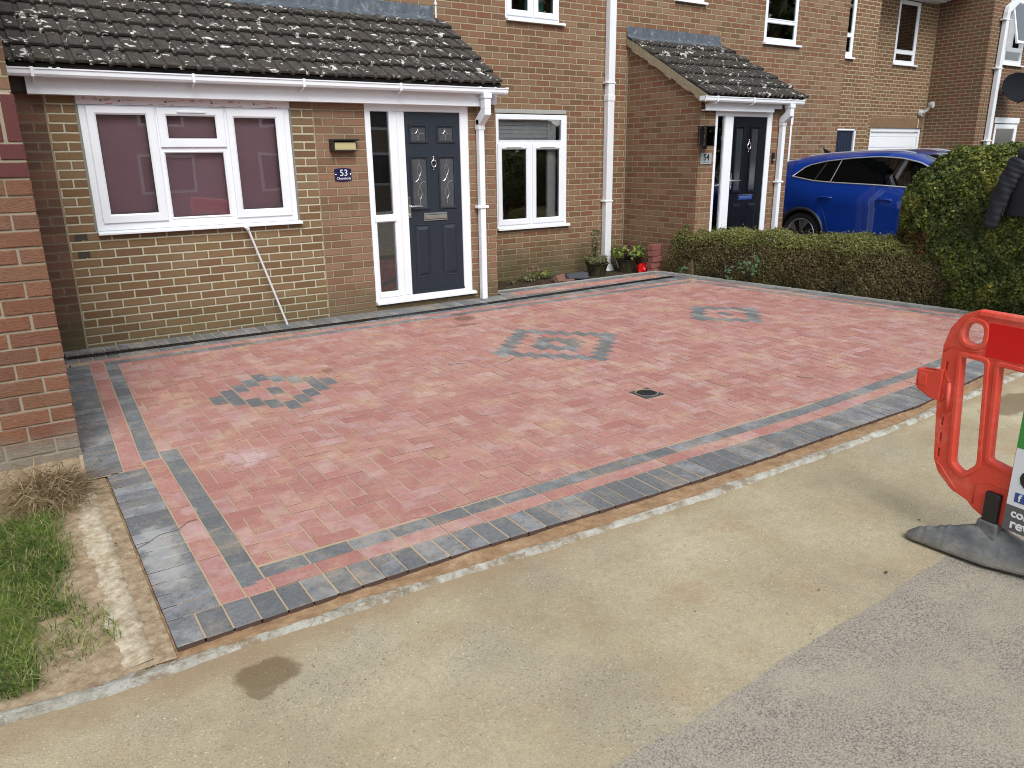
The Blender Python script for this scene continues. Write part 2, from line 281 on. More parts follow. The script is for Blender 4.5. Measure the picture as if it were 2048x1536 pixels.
edge = g.ma('ADD', g.ma('SUBTRACT', p[1], g.ma('MULTIPLY', p[0], 0.037)), g.ma('MULTIPLY', g.ma('SUBTRACT', g.noise(P, 30.0, 3.0), 0.5), 0.022))
edge = g.ma('ADD', edge, g.ma('MULTIPLY', g.ma('SUBTRACT', g.noise(P, 1.8, 2.0), 0.5), 0.05))
col = g.mix(g.sm(edge, 1.318, 1.330), asp, sand)
M['road'] = g.pbr(col, 0.92, spec=0.25, normal=g.bump(g.ma('ADD', g.noise(P, 140.0, 4.0, 0.7), g.ma('MULTIPLY', g.noise(P, 5.0, 4.0, 0.6), 2.0)), 0.006, 0.9))
M['drive54'] = simple('tarmac_drive', (0.085, 0.083, 0.08), 0.95, nscale=60, namp=0.4, bump=0.004)
M['field'] = simple('far_ground', (0.10, 0.11, 0.06), 1.0, nscale=2, namp=0.3)

def leafmat(name, cols, rough=0.55, transl=0.25):
    g = G(name); r = attr(g, 'rnd'); c = g.ramp(r, cols)
    pb = g.n('BsdfPrincipled', None, Base_Color=c, Roughness=rough, Specular_IOR_Level=0.35)
    tl = g.n('BsdfTranslucent', Color=c)
    mx = g.n('MixShader', _0=transl, _1=pb.outputs[0], _2=tl.outputs[0]); g.t.links.new(mx.outputs[0], g.out.inputs[0]); return g.m
M['grass'] = leafmat('grass_blades', [(0.0, (0.028, 0.06, 0.010)), (0.35, (0.10, 0.18, 0.03)), (0.7, (0.23, 0.33, 0.055)), (0.82, (0.34, 0.36, 0.11)), (1.0, (0.55, 0.47, 0.26))], transl=0.35)
M['straw'] = leafmat('dry_straw', [(0.0, (0.07, 0.045, 0.022)), (0.5, (0.24, 0.17, 0.085)), (1.0, (0.48, 0.38, 0.22))])
M['hedge_leaf'] = leafmat('hedge_leaf', [(0.0, (0.05, 0.036, 0.018)), (0.20, (0.145, 0.105, 0.05)), (0.40, (0.20, 0.165, 0.07)), (0.55, (0.085, 0.09, 0.028)), (0.78, (0.135, 0.148, 0.042)), (1.0, (0.24, 0.245, 0.075))])
M['bush_leaf'] = leafmat('bush_leaf', [(0.0, (0.17, 0.095, 0.04)), (0.13, (0.11, 0.075, 0.025)), (0.25, (0.032, 0.055, 0.015)), (0.6, (0.082, 0.122, 0.028)), (0.85, (0.20, 0.22, 0.04)), (0.97, (0.30, 0.29, 0.05)), (1.0, (0.65, 0.65, 0.55))])
M['hull'] = simple('twig_core', (0.016, 0.014, 0.008), 1.0, nscale=30, namp=0.6)
M['twig'] = simple('twig', (0.10, 0.075, 0.045), 0.9, nscale=30, namp=0.4)
M['bramble'] = leafmat('bramble_leaf', [(0, (0.05, 0.10, 0.045)), (1, (0.13, 0.21, 0.115))])
M['leaf_green'] = leafmat('pot_leaf', [(0, (0.03, 0.055, 0.012)), (0.6, (0.10, 0.15, 0.025)), (1, (0.33, 0.37, 0.045))])
M['leaf_sage'] = leafmat('sage_leaf', [(0, (0.035, 0.05, 0.016)), (0.6, (0.10, 0.12, 0.045)), (1, (0.28, 0.22, 0.11))])
M['leaf_plum'] = leafmat('plum_leaf', [(0, (0.05, 0.012, 0.018)), (0.7, (0.16, 0.045, 0.065)), (1, (0.26, 0.10, 0.12))])
g = G('glazed_pot'); P = g.pos()
M['pot'] = g.pbr(g.ramp(g.noise(g.scale(P, (1, 1, 0.25)), 22.0, 4.0, 0.6), [(0.3, (0.014, 0.022, 0.012)), (0.55, (0.04, 0.04, 0.022)), (0.75, (0.12, 0.045, 0.025))]), 0.2, spec=0.6)
M['red_bag'] = simple('red_plastic', (0.72, 0.012, 0.014), 0.28, spec=0.6, nscale=12, namp=0.15)
M['paver_loose'] = simple('loose_block', (0.26, 0.095, 0.075), 0.9, nscale=40, namp=0.35, bump=0.002)
M['paver_brown'] = simple('brown_block', (0.23, 0.12, 0.085), 0.9, nscale=40, namp=0.3, bump=0.002)
M['paver_grey'] = simple('grey_block', (0.06, 0.066, 0.078), 0.9, nscale=40, namp=0.3, bump=0.002)
g = G('car_paint'); lw = g.n('LayerWeight', Blend=0.35)
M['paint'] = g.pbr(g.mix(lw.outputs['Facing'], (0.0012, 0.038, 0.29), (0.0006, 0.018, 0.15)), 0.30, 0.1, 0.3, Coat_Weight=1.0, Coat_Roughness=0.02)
g = G('car_glass'); M['car_glass'] = g.pbr((0.002, 0.003, 0.003), 0.03, 0.0, 0.35)
g = G('car_front_glass'); fr = g.n('Fresnel', IOR=1.5).outputs[0]
tr = g.n('BsdfTransparent', Color=(0.55, 0.66, 0.62)); gl = g.n('BsdfGlossy', Roughness=0.02)
mx = g.n('MixShader', _0=g.ma('MULTIPLY', fr, 1.5, clamp=True), _1=tr.outputs[0], _2=gl.outputs[0]); g.t.links.new(mx.outputs[0], g.out.inputs[0]); M['front_glass'] = g.m
M['tyre'] = simple('tyre_rubber', (0.014, 0.014, 0.015), 0.8, nscale=40, namp=0.3)
M['alloy'] = simple('alloy_silver', (0.62, 0.63, 0.65), 0.28, 0.9)
M['alloy_dark'] = simple('alloy_dark', (0.016, 0.016, 0.018), 0.3, spec=0.6)
M['cladding'] = simple('cladding', (0.020, 0.021, 0.023), 0.55, nscale=30, namp=0.2)
M['silver_trim'] = simple('silver_trim', (0.72, 0.73, 0.75), 0.35, 0.6)
M['grey_trim'] = simple('grey_trim', (0.085, 0.095, 0.10), 0.45, nscale=5, namp=0.1)
M['headlamp'] = simple('headlamp', (0.5, 0.52, 0.55), 0.1, 0.3)
M['tail_red'] = simple('tail_lamp', (0.25, 0.004, 0.006), 0.12)
g = G('barrier_plastic'); P = g.pos()
c = g.mix(g.ma('MULTIPLY', g.sm(g.noise(P, 7.0, 6.0, 0.72), 0.44, 0.74), 0.6), (0.68, 0.066, 0.036), (0.74, 0.20, 0.14))
c = g.mix(g.ma('MULTIPLY', g.sm(g.noise(g.scale(P, (1, 1, 0.35)), 60.0, 4.0, 0.7), 0.62, 0.74), 0.5), c, (0.75, 0.33, 0.27))
c = g.mix(g.ma('MULTIPLY', g.sm(g.noise(P, 4.0, 4.0, 0.7), 0.60, 0.78), 0.35), c, (0.52, 0.42, 0.30))
M['barrier'] = g.pbr(c, 0.46, spec=0.4, normal=g.bump(g.noise(P, 90.0, 4.0, 0.7), 0.0012))
g = G('reflective_red'); P = g.pos()
hx = g.n('TexVoronoi', {'feature': 'DISTANCE_TO_EDGE'}, Scale=170.0, Vector=P).outputs[0]
c = g.mix(g.sm(hx, 0.0, 0.09), (0.55, 0.012, 0.012), (0.68, 0.004, 0.004))
c = g.mix(g.ma('MULTIPLY', g.sm(g.noise(P, 13.0, 5.0, 0.75), 0.60, 0.80), 0.35), c, (0.72, 0.25, 0.2))
M['reflect'] = g.pbr(c, 0.25, spec=0.6)
g = G('recycled_rubber'); P = g.pos()
c = g.ramp(g.noise(g.scale(P, (1, 1, 2.0)), 8.0, 5.0, 0.65), [(0.3, (0.060, 0.065, 0.068)), (0.55, (0.125, 0.130, 0.130)), (0.75, (0.22, 0.22, 0.20))])
c = g.mix(g.sm(g.xyz(P)[2], -0.04, 0.03, 0.5, 0.0), c, (0.19, 0.16, 0.11))
M['rubber'] = g.pbr(c, 0.6, spec=0.4, normal=g.bump(g.noise(P, 50.0, 4.0), 0.003))
M['sign_white'] = simple('sign_white', (0.74, 0.77, 0.80), 0.4, nscale=5, namp=0.03)
M['sign_green'] = simple('sign_green', (0.035, 0.27, 0.045), 0.4, nscale=5, namp=0.05)
M['sign_grey'] = simple('sign_grey', (0.105, 0.105, 0.112), 0.4, nscale=5, namp=0.05)
M['ink'] = simple('sign_black', (0.012, 0.012, 0.013), 0.45)
M['fblue'] = simple('badge_blue', (0.03, 0.07, 0.27), 0.4)
M['plate_navy'] = simple('plate_navy', (0.013, 0.014, 0.06), 0.25, spec=0.6)
M['plate_glass'] = simple('plate_steel', (0.42, 0.47, 0.47), 0.3, 0.3)
M['cream'] = simple('lamp_lens', (0.50, 0.44, 0.23), 0.3, nscale=8, namp=0.1)
M['jacket'] = simple('navy_quilt', (0.007, 0.011, 0.018), 0.62, nscale=25, namp=0.25)
M['jacket_flat'] = simple('navy_softshell', (0.010, 0.014, 0.021), 0.75, nscale=50, namp=0.3)
M['dish'] = simple('dish_grey', (0.016, 0.018, 0.022), 0.9, spec=0.05, nscale=10, namp=0.15)
M['steel'] = simple('weathered_metal', (0.62, 0.63, 0.62), 0.5, 0.2, nscale=20, namp=0.3)
M['wood_dark'] = simple('dark_timber', (0.06, 0.05, 0.04), 0.8, nscale=20, namp=0.3)
M['rodwhite'] = simple('white_pipe', (0.72, 0.73, 0.75), 0.35, nscale=6, namp=0.05, dirt=((0.45, 0.4, 0.3), 8.0, 0.3))
M['text_white'] = simple('white_lettering', (0.8, 0.8, 0.82), 0.4)
M['red_ink'] = simple('red_ink', (0.45, 0.02, 0.05), 0.5)
M['stone'] = simple('grit_stone', (0.42, 0.37, 0.27), 0.9, nscale=60, namp=0.3)
M['debris'] = simple('dead_leaf', (0.13, 0.055, 0.03), 0.8, nscale=60, namp=0.4)

# ================================================================ mesh builder
def tag(o, label=None, cat=None, group=None, kind=None):
    for k, v in (('label', label), ('category', cat), ('group', group), ('kind', kind)):
        if v: o[k] = v
    return o
def adopt(o, parent):
    o.parent = parent
    o.matrix_parent_inverse = world_of(parent).inverted()
def world_of(o):
    m = o.matrix_basis.copy()
    if o.parent: m = world_of(o.parent) @ o.matrix_parent_inverse @ m
    return m
def empty(name, loc, label=None, cat=None, group=None):
    o = bpy.data.objects.new(name, None); o.empty_display_size = 0.2; o.location = loc; COL.objects.link(o)
    return tag(o, label, cat, group)
class MB:
    def __init__(s): s.v = []; s.f = []; s.mi = []; s.r = []; s.cur = 0; s.rnd = 0.5; s.X = None
    def add(s, vs, fs):
        if s.X is not None: vs = [tuple(s.X @ Vector(p)) for p in vs]
        b = len(s.v); s.v += [tuple(p) for p in vs]; s.f += [tuple(b+i for i in f) for f in fs]
        s.mi += [s.cur]*len(fs); s.r += [s.rnd]*len(fs)
    def box(s, x0, x1, y0, y1, z0, z1):
        if x0 > x1: x0, x1 = x1, x0
        if y0 > y1: y0, y1 = y1, y0
        if z0 > z1: z0, z1 = z1, z0
        s.add([(x0,y0,z0),(x1,y0,z0),(x1,y1,z0),(x0,y1,z0),(x0,y0,z1),(x1,y0,z1),(x1,y1,z1),(x0,y1,z1)],
              [(0,3,2,1),(4,5,6,7),(0,1,5,4),(1,2,6,5),(2,3,7,6),(3,0,4,7)]); return s
    def quad(s, a, b, c, d): s.add([a, b, c, d], [(0, 1, 2, 3)]); return s
    def prism(s, poly, a, b, axis='y'):
        n = len(poly)
        def P(p, t): return {'y': (p[0], t, p[1]), 'x': (t, p[0], p[1]), 'z': (p[0], p[1], t)}[axis]
        vs = [P(p, a) for p in poly] + [P(p, b) for p in poly]
        fs = [tuple(range(n-1, -1, -1)), tuple(range(n, 2*n))] + [(i, (i+1) % n, n+(i+1) % n, n+i) for i in range(n)]
        s.add(vs, fs); return s
    def ring(s, o, i, yf, yb, slope=0.012, flip=1):   # o, i = (x0,x1,z0,z1); front faces -y
        def L(r, y, g=0): return [(r[0]-g, y, r[2]-g), (r[1]+g, y, r[2]-g), (r[1]+g, y, r[3]+g), (r[0]-g, y, r[3]+g)]
        e = 0.003
        vs = L(o, yb) + L(o, yf+e) + L((o[0]+e, o[1]-e, o[2]+e, o[3]-e), yf) + L(i, yf, slope) + L(i, yf+slope*0.8) + L(i, yb)
        fs = []
        for k in range(5):
            for j in range(4): fs.append((k*4+j, k*4+(j+1) % 4, (k+1)*4+(j+1) % 4, (k+1)*4+j))
        s.add(vs, fs); return s
    def tube(s, pts, r, n=8, cap=True):
        pts = [Vector(p) for p in pts]; rr = r if isinstance(r, (list, tuple)) else [r]*len(pts)
        vs = []; fs = []; up = None
        for k, p in enumerate(pts):
            t = (pts[min(k+1, len(pts)-1)] - pts[max(k-1, 0)]).normalized()
            if up is None:
                up = Vector((0, 0, 1)) if abs(t.z) < 0.9 else Vector((1, 0, 0))
            a = t.cross(up).normalized(); b = a.cross(t).normalized(); up = b
            for j in range(n):
                q = 2*math.pi*j/n; vs.append(p + (a*math.cos(q) + b*math.sin(q))*rr[k])
        for k in range(len(pts)-1):
            for j in range(n): fs.append((k*n+j, k*n+(j+1) % n, (k+1)*n+(j+1) % n, (k+1)*n+j))
        if cap: fs += [tuple(range(n-1, -1, -1)), tuple(range((len(pts)-1)*n, len(pts)*n))]
        s.add(vs, fs); return s
    def lathe(s, c, prof, n=24, axis='z'):
        vs = []; fs = []
        for (r, h) in prof:
            for j in range(n):
                q = 2*math.pi*j/n; a, b = r*math.cos(q), r*math.sin(q)
                vs.append({'z': (c[0]+a, c[1]+b, c[2]+h), 'x': (c[0]+h, c[1]+a, c[2]+b), 'y': (c[0]+a, c[1]+h, c[2]+b)}[axis])
        for k in range(len(prof)-1):
            for j in range(n): fs.append((k*n+j, k*n+(j+1) % n, (k+1)*n+(j+1) % n, (k+1)*n+j))
        s.add(vs, fs); return s
    def sphere(s, c, r, n=10, m=6, sc3=(1, 1, 1)):
        vs = []; fs = []
        for k in range(m+1):
            t = math.pi*k/m
            for j in range(n):
                q = 2*math.pi*j/n
                vs.append((c[0]+r*sc3[0]*math.sin(t)*math.cos(q), c[1]+r*sc3[1]*math.sin(t)*math.sin(q), c[2]+r*sc3[2]*math.cos(t)))
        for k in range(m):
            for j in range(n): fs.append((k*n+j, (k+1)*n+j, (k+1)*n+(j+1) % n, k*n+(j+1) % n))
        s.add(vs, fs); return s
    def mark(s): s.marks = getattr(s, 'marks', []) + [(len(s.v), len(s.f))]; return s
    def each(s, name, mats, parent=None, **k):
        mk = s.marks + [(len(s.v), len(s.f))]; out = []
        for (v0, f0), (v1, f1) in zip(mk[:-1], mk[1:]):
            if v1 > v0:
                q = MB(); q.v = s.v[v0:v1]; q.f = [tuple(i-v0 for i in f) for f in s.f[f0:f1]]; q.mi = s.mi[f0:f1]; q.r = s.r[f0:f1]; out.append(q.build(name, mats, parent, **k))
        return out
    def build(s, name, mats, parent=None, bevel=0.0, smooth=False, label=None, cat=None, group=None, kind=None, fixn=True):
        me = bpy.data.meshes.new(name); me.from_pydata(s.v, [], s.f)
        if not isinstance(mats, (list, tuple)): mats = [mats]
        for m in mats: me.materials.append(M[m] if isinstance(m, str) else m)
        me.polygons.foreach_set('material_index', s.mi)
        at = me.attributes.new('rnd', 'FLOAT', 'FACE'); at.data.foreach_set('value', s.r)
        if fixn:
            bm = bmesh.new(); bm.from_mesh(me); bmesh.ops.recalc_face_normals(bm, faces=bm.faces); bm.to_mesh(me); bm.free()
        if smooth: me.polygons.foreach_set('use_smooth', [True]*len(me.polygons))
        me.update()
        o = bpy.data.objects.new(name, me); COL.objects.link(o)
        if smooth and smooth != True: 
            pass
        if bevel:
            b = o.modifiers.new('bevel', 'BEVEL'); b.width = bevel; b.segments = 2; b.limit_method = 'ANGLE'; b.angle_limit = R(40)
        if parent is not None: adopt(o, parent)
        return tag(o, label, cat, group, kind)
def text_obj(name, body, size, origin, right, up, mat, parent, extrude=0.0008, align='LEFT', bold=0.0):
    cu = bpy.data.curves.new(name, 'FONT'); cu.body = body; cu.size = size; cu.extrude = extrude; cu.align_x = align; cu.offset = bold; cu.resolution_u = 3
    t = bpy.data.objects.new(name+'_tmp', cu); COL.objects.link(t)
    dg = bpy.context.evaluated_depsgraph_get(); me = bpy.data.meshes.new_from_object(t.evaluated_get(dg))
    COL.objects.unlink(t); bpy.data.objects.remove(t)
    r = Vector(right).normalized(); u = Vector(up).normalized(); n = r.cross(u); o0 = Vector(origin)
    me.transform(Matrix(((r.x, u.x, n.x, o0.x), (r.y, u.y, n.y, o0.y), (r.z, u.z, n.z, o0.z), (0, 0, 0, 1))))
    me.materials.clear(); me.materials.append(M[mat])
    o = bpy.data.objects.new(name, me); COL.objects.link(o); adopt(o, parent); return o
def smooth_by_angle(o, ang=35):
    me = o.data; me.polygons.foreach_set('use_smooth', [True]*len(me.polygons))
    me.set_sharp_from_angle(angle=R(ang))
def cards(name, pts, nrm, size, rnd, mat, parent=None, aspect=1.7, jitter=0.7, **kw):
    """many small pointed leaves, one face each"""
    n = len(pts); pts = np.asarray(pts, float); nrm = np.asarray(nrm, float)
    size = np.broadcast_to(size, (n,)).astype(float)
    d = nrm + rng.normal(0, jitter, (n, 3)); d /= np.linalg.norm(d, axis=1)[:, None]
    a = np.cross(d, rng.normal(0, 1, (n, 3))); a /= np.linalg.norm(a, axis=1)[:, None]
    b = np.cross(d, a)
    L = size[:, None]*a*0.5*aspect; W = size[:, None]*b*0.5
    v = np.stack([pts-L, pts+W*0.95-L*0.1+d*size[:, None]*0.12, pts+L, pts-W*0.95-L*0.1+d*size[:, None]*0.12], 1).reshape(-1, 3)
    me = bpy.data.meshes.new(name); me.vertices.add(4*n); me.vertices.foreach_set('co', v.ravel())
    me.loops.add(4*n); me.loops.foreach_set('vertex_index', np.arange(4*n))
    me.polygons.add(n); me.polygons.foreach_set('loop_start', np.arange(n)*4)
    at = me.attributes.new('rnd', 'FLOAT', 'FACE'); at.data.foreach_set('value', np.clip(rnd, 0, 1).astype(np.float32))
    me.materials.append(M[mat]); me.update(calc_edges=True); me.validate()
    o = bpy.data.objects.new(name, me); COL.objects.link(o)
    if parent is not None: adopt(o, parent)
    return tag(o, **kw)

# ================================================================ GROUND
def sheet(name, x0, x1, y0, y1, mat, dz=0.0, nx=1, ny=8, kind='structure', f=None, smooth=False):
    mb = MB(); xs = np.linspace(x0, x1, nx+1); ys = sorted(set(list(np.linspace(y0, y1, ny+1)) + ([8.7] if y0 < 8.7 < y1 else [])))
    for i in range(nx):
        for j in range(len(ys)-1):
            P = [(xs[i], ys[j]), (xs[i+1], ys[j]), (xs[i+1], ys[j+1]), (xs[i], ys[j+1])]
            mb.quad(*[(x, y, gz(x, y)+dz+(f(x, y) if f else 0)) for x, y in P])
    o = mb.build(name, mat, kind=kind)
    if smooth:
        bm = bmesh.new(); bm.from_mesh(o.data); bmesh.ops.remove_doubles(bm, verts=bm.verts, dist=0.0001); bmesh.ops.recalc_face_normals(bm, faces=bm.faces); bm.to_mesh(o.data); bm.free(); o.data.polygons.foreach_set('use_smooth', [True]*len(o.data.polygons))
    return o
gb = MB(); gb.quad((-400, -400, -0.62), (400, -400, -0.62), (400, 400, -0.62), (-400, 400, -0.62)); gb.build('ground', 'field', kind='structure')
ROADX = [-40, -5, -1] + list(np.arange(-0.6, 9.3, 0.2)) + [12, 60]
sheet('pavement', -40, 60, -12.0, -9.0, 'old_concrete', 0.06, 1, 2)
def nzf(x, y, s=1.0): return (math.sin(x*37*s+y*11)*math.sin(y*41*s-x*7)+math.sin(x*91*s)*math.sin(y*83*s))*0.5
sheet('garden_soil', -12, 24, 2.50, 12.5, 'soil', -0.065, 4, 6)
sheet('verge_ground', -12, -1.6, 2.64, 5.3, 'verge_soil', -0.012, 2, 4)
# verge soil at the left, gently lumpy
sheet('verge_soil', -1.6, 0.30, 2.63, 5.0, 'verge_soil', -0.012, 150, 190, smooth=True, f=lambda x, y: 0.004*nzf(x, y, 0.25))
sheet('neighbour_driveway', 9.0, 22.0, -0.0+2.56, 12.5, 'drive54', -0.01, 2, 6)
sheet('front_path', 8.62, 9.0, 2.56, 7.2, 'soil', 0.0, 1, 4)

# ---- driveway of block paving
PL = lambda pts: (lambda x: float(np.interp(x, [p[0] for p in pts], [p[1] for p in pts])))
fo = PL([(0.30, 2.672), (1.5, 2.672), (2.6, 2.622), (3.4, 2.602), (5.2, 2.605), (6.4, 2.72), (7.1, 2.81), (9.2, 3.16)])
fi = PL([(0.70, 3.064), (2.6, 3.060), (4.4, 3.04), (5.8, 3.09), (7.5, 3.25), (9.2, 3.46)])
dy = PL([(0.3, 7.33), (2.9, 7.265), (4.1, 7.26), (7.9, 7.385)])      # centre line of the channel
RI = lambda y: 7.55 + (6.91-y)*0.225
Lp = lambda y: 0.212+(y-4.62)*0.0435
Rr = lambda y: 0.397+(y-4.53)*0.0423
def clip(poly, a, b):   # keep left of a->b
    out = []; n = len(poly)
    sd_ = lambda p: (b[0]-a[0])*(p[1]-a[1])-(b[1]-a[1])*(p[0]-a[0])
    for i in range(n):
        p, q = poly[i], poly[(i+1) % n]; sp, sq = sd_(p), sd_(q)
        if sp >= 0: out.append(p)
        if (sp > 0 > sq) or (sp < 0 < sq):
            t = sp/(sp-sq); out.append((p[0]+(q[0]-p[0])*t, p[1]+(q[1]-p[1])*t))
    return out
def area(p): return 0.5*sum(p[i][0]*p[(i+1) % len(p)][1]-p[(i+1) % len(p)][0]*p[i][1] for i in range(len(p)))
def inset(poly, d):
    n = len(poly); out = []
    for i in range(n):
        a, b, c = Vector(poly[i-1]), Vector(poly[i]), Vector(poly[(i+1) % n])
        e1 = (b-a).normalized(); e2 = (c-b).normalized(); n1 = Vector((-e1.y, e1.x)); n2 = Vector((-e2.y, e2.x))
        k = 1+n1.dot(n2)
        if k < 0.15: k = 0.15
        q = b+(n1+n2)*(d/k); out.append((q.x, q.y))
    return out
def inset2(poly, dx, dy):
    n = len(poly); L_ = []
    for i in range(n):
        a, b = poly[i], poly[(i+1) % n]; ex, ey = b[0]-a[0], b[1]-a[1]; l = math.hypot(ex, ey); nx, ny = -ey/l, ex/l
        d = abs(nx)*dx+abs(ny)*dy; L_.append((nx, ny, nx*a[0]+ny*a[1]+d))
    out = []
    for i in range(n):
        a, b = L_[i-1], L_[i]; det = a[0]*b[1]-a[1]*b[0]
        if abs(det) < 0.15: out.append((poly[i][0]+b[0]*(dx if abs(b[0]) > 0.5 else dy), poly[i][1]+b[1]*(dx if abs(b[0]) > 0.5 else dy))); continue
        out.append(((a[2]*b[1]-a[1]*b[2])/det, (a[0]*b[2]-a[2]*b[0])/det))
    return out
drv = MB()
def dedupe(poly):
    out = []
    for p in poly:
        if not out or math.hypot(p[0]-out[-1][0], p[1]-out[-1][1]) > 0.004: out.append(p)
    if len(out) > 1 and math.hypot(out[0][0]-out[-1][0], out[0][1]-out[-1][1]) <= 0.004: out.pop()
    return out
def block(poly, mi, gap=0.0030, ch=0.0022, lift=0.0):
    poly = dedupe(poly)
    if len(poly) < 3: return
    a = area(poly)
    if a < 0: poly = poly[::-1]; a = -a
    if a < 0.00015: return
    gj = gap*random.uniform(0.85, 1.25); p1 = inset2(poly, gj*1.25, gj*0.85); p2 = inset2(p1, ch, ch)
    if area(p2) < 0.00005 or a < 0.0012:
        p1 = poly; p2 = inset(p1, 0.0006)
        if area(p2) <= 0: return
    dz = random.uniform(-0.0012, 0.0012)+lift; tx = random.uniform(-0.006, 0.006); ty = random.uniform(-0.006, 0.006)
    cx = sum(p[0] for p in poly)/len(poly); cy = sum(p[1] for p in poly)/len(poly)
    h = lambda p, k: (p[0], p[1], gz(*p)+dz+(p[0]-cx)*tx+(p[1]-cy)*ty-k)
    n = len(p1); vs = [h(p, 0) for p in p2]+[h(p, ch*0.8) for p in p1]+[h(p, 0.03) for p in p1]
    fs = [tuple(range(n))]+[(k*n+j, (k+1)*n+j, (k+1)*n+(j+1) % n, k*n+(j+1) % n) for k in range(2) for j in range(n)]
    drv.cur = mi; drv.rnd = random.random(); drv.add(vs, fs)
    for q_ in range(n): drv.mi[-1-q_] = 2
PX, PY, X0, Y0 = 0.1025, 0.0955, 0.7935, 3.653
# diamonds: centres of the block cells (top corner block, size)
cells = {}
def diamond(tx, ty, n, blue):
    i0 = round((tx-X0)/PX-0.5); j0 = round((ty-Y0)/PY-1.0)
    for a in range(n):
        for b in range(n):
            i = i0+a-b; j = j0-a-b; m = 1 if blue(a, b) else 0
            cells[(i, j)] = ('v', m); cells[(i, j+1)] = ('t', m)
diamond(1.515, 5.86, 5, lambda a, b: a in (0, 4) or b in (0, 4) or (a, b) == (2, 2))
diamond(4.13, 5.93, 7, lambda a, b: a in (0, 6) or b in (0, 6) or (a in (2, 4) and 2 <= b <= 4) or (b in (2, 4) and 2 <= a <= 4))
diamond(6.42, 5.77, 5, lambda a, b: a in (0, 4) or b in (0, 4) or (a, b) == (2, 2))
def cellrect(i, j, w=1, h=1): return [(X0+i*PX, Y0+j*PY), (X0+(i+w)*PX, Y0+j*PY), (X0+(i+w)*PX, Y0+(j+h)*PY), (X0+i*PX, Y0+(j+h)*PY)]
A_ = [(Rr(4.69)+0.208, 4.69), (RI(4.69), 4.69), (RI(6.92), 6.92), (Rr(6.92)+0.208, 6.92)]
B_ = [(0.7165, fi(0.716)-0.001)]+[(x, fi(x)) for x in (2.6, 4.4, 5.8, 7.5, 8.36)]+[(RI(4.69), 4.69), (0.716, 4.69)]
MH = (3.70, 3.885, 3.775, 3.965)      # small inspection cover recess x0,x1,y0,y1
def lay(poly, mi):
    cx = sum(p[0] for p in poly)/len(poly); cy = sum(p[1] for p in poly)/len(poly)
    if MH[0]-0.16 < cx < MH[1]+0.16 and MH[2]-0.16 < cy < MH[3]+0.16:
        # cut round the cover: four side strips
        parts = [clip(poly, (MH[0], 9), (MH[0], 0))[::1], clip(poly, (MH[1], 0), (MH[1], 9))]
        parts = []
        left = clip(poly, (MH[0], 0), (MH[0], 9)); right = clip(poly, (MH[1], 9), (MH[1], 0))
        mid = clip(clip(poly, (MH[0], 9), (MH[0], 0)), (MH[1], 0), (MH[1], 9)) if True else poly
        bot = clip(mid, (9, MH[2]), (0, MH[2])); top = clip(mid, (0, MH[3]), (9, MH[3]))
        for q in (left, right, bot, top):
            if len(q) > 2: block(q, mi)
        return
    block(poly, mi)
def put(poly, mi):
    for reg in (A_, B_):
        q = poly
        for k in range(len(reg)):
            q = clip(q, reg[k], reg[(k+1) % len(reg)])
            if len(q) < 3: break
        if len(q) >= 3: lay(q, mi)
done = set()
for i in range(-4, 82):
    for j in range(-10, 40):
        if (i, j) in done: continue
        if (i, j) in cells:
            k, m = cells[(i, j)]
            if k == 'v': put(cellrect(i, j, 1, 2), m)
            continue
        d = (i-j) % 4
        if d == 0: o2 = (i+1, j); w_, h_ = 2, 1
        elif d == 3: o2 = (i, j+1); w_, h_ = 1, 2
        else:
            mate = (i-1, j) if d == 1 else (i, j-1)
            if mate in cells: put(cellrect(i, j), 0)
            continue
        if o2 in cells: put(cellrect(i, j), 0)
        else: put(cellrect(i, j, w_, h_), 0)
# front rows
def row(x0, x1, lo, hi, step, mi, off=0.0):
    x = x0-off
    while x < x1:
        a, b = max(x, x0), min(x+step, x1)
        if b-a > 0.02: block([(a, lo(a)), (b, lo(b)), (b, hi(b)), (a, hi(a))], mi)
        x += step
XE = 8.70
row(0.716, RI(3.3)+0.02, lambda x: fi(x)-0.103, fi, 0.205, 1)
row(0.614, RI(3.2)+0.12, lambda x: fi(x)-0.206, lambda x: fi(x)-0.103, 0.205, 0, 0.09)
row(0.306, XE, fo, lambda x: fi(x)-0.206 if x > 0.52 else 2.862, 0.1045, 1)
# left columns, front section
y = 2.862
def colrow(y0, y1, lo, hi, step, mi, off=0.0):
    y = y0-off
    while y < y1:
        a, b = max(y, y0), min(y+step, y1)
        if b-a > 0.02: block([(lo(a), a), (hi(a), a), (hi(b), b), (lo(b), b)], mi)
        y += step
colrow(2.862, 4.485, lambda y: 0.306, lambda y: 0.511, 0.1014, 1)
colrow(2.862, 4.575, lambda y: 0.511, lambda y: 0.6135, 0.199, 0)
colrow(2.93, 4.69, lambda y: 0.6135, lambda y: 0.716, 0.196, 1)
# section along the neighbour's wall
colrow(4.50, 7.02, lambda y: Lp(y)+0.004, Rr, 0.0975, 1)
colrow(4.54, 7.02, Rr, lambda y: Rr(y)+0.104, 0.196, 0)
colrow(4.59, 6.92, lambda y: Rr(y)+0.104, lambda y: Rr(y)+0.208, 0.196, 1)
block([(Rr(4.5), 4.485), (0.511, 4.485), (0.508, 4.54), (Rr(4.54), 4.54)], 0)
# right border
colrow(3.36, 6.92, RI, lambda y: RI(y)+0.103, 0.205, 1)
colrow(3.26, 7.02, lambda y: RI(y)+0.103, lambda y: RI(y)+0.206, 0.205, 0)
colrow(3.15, 7.70, lambda y: RI(y)+0.206, lambda y: RI(y)+0.385, 0.1045, 1)
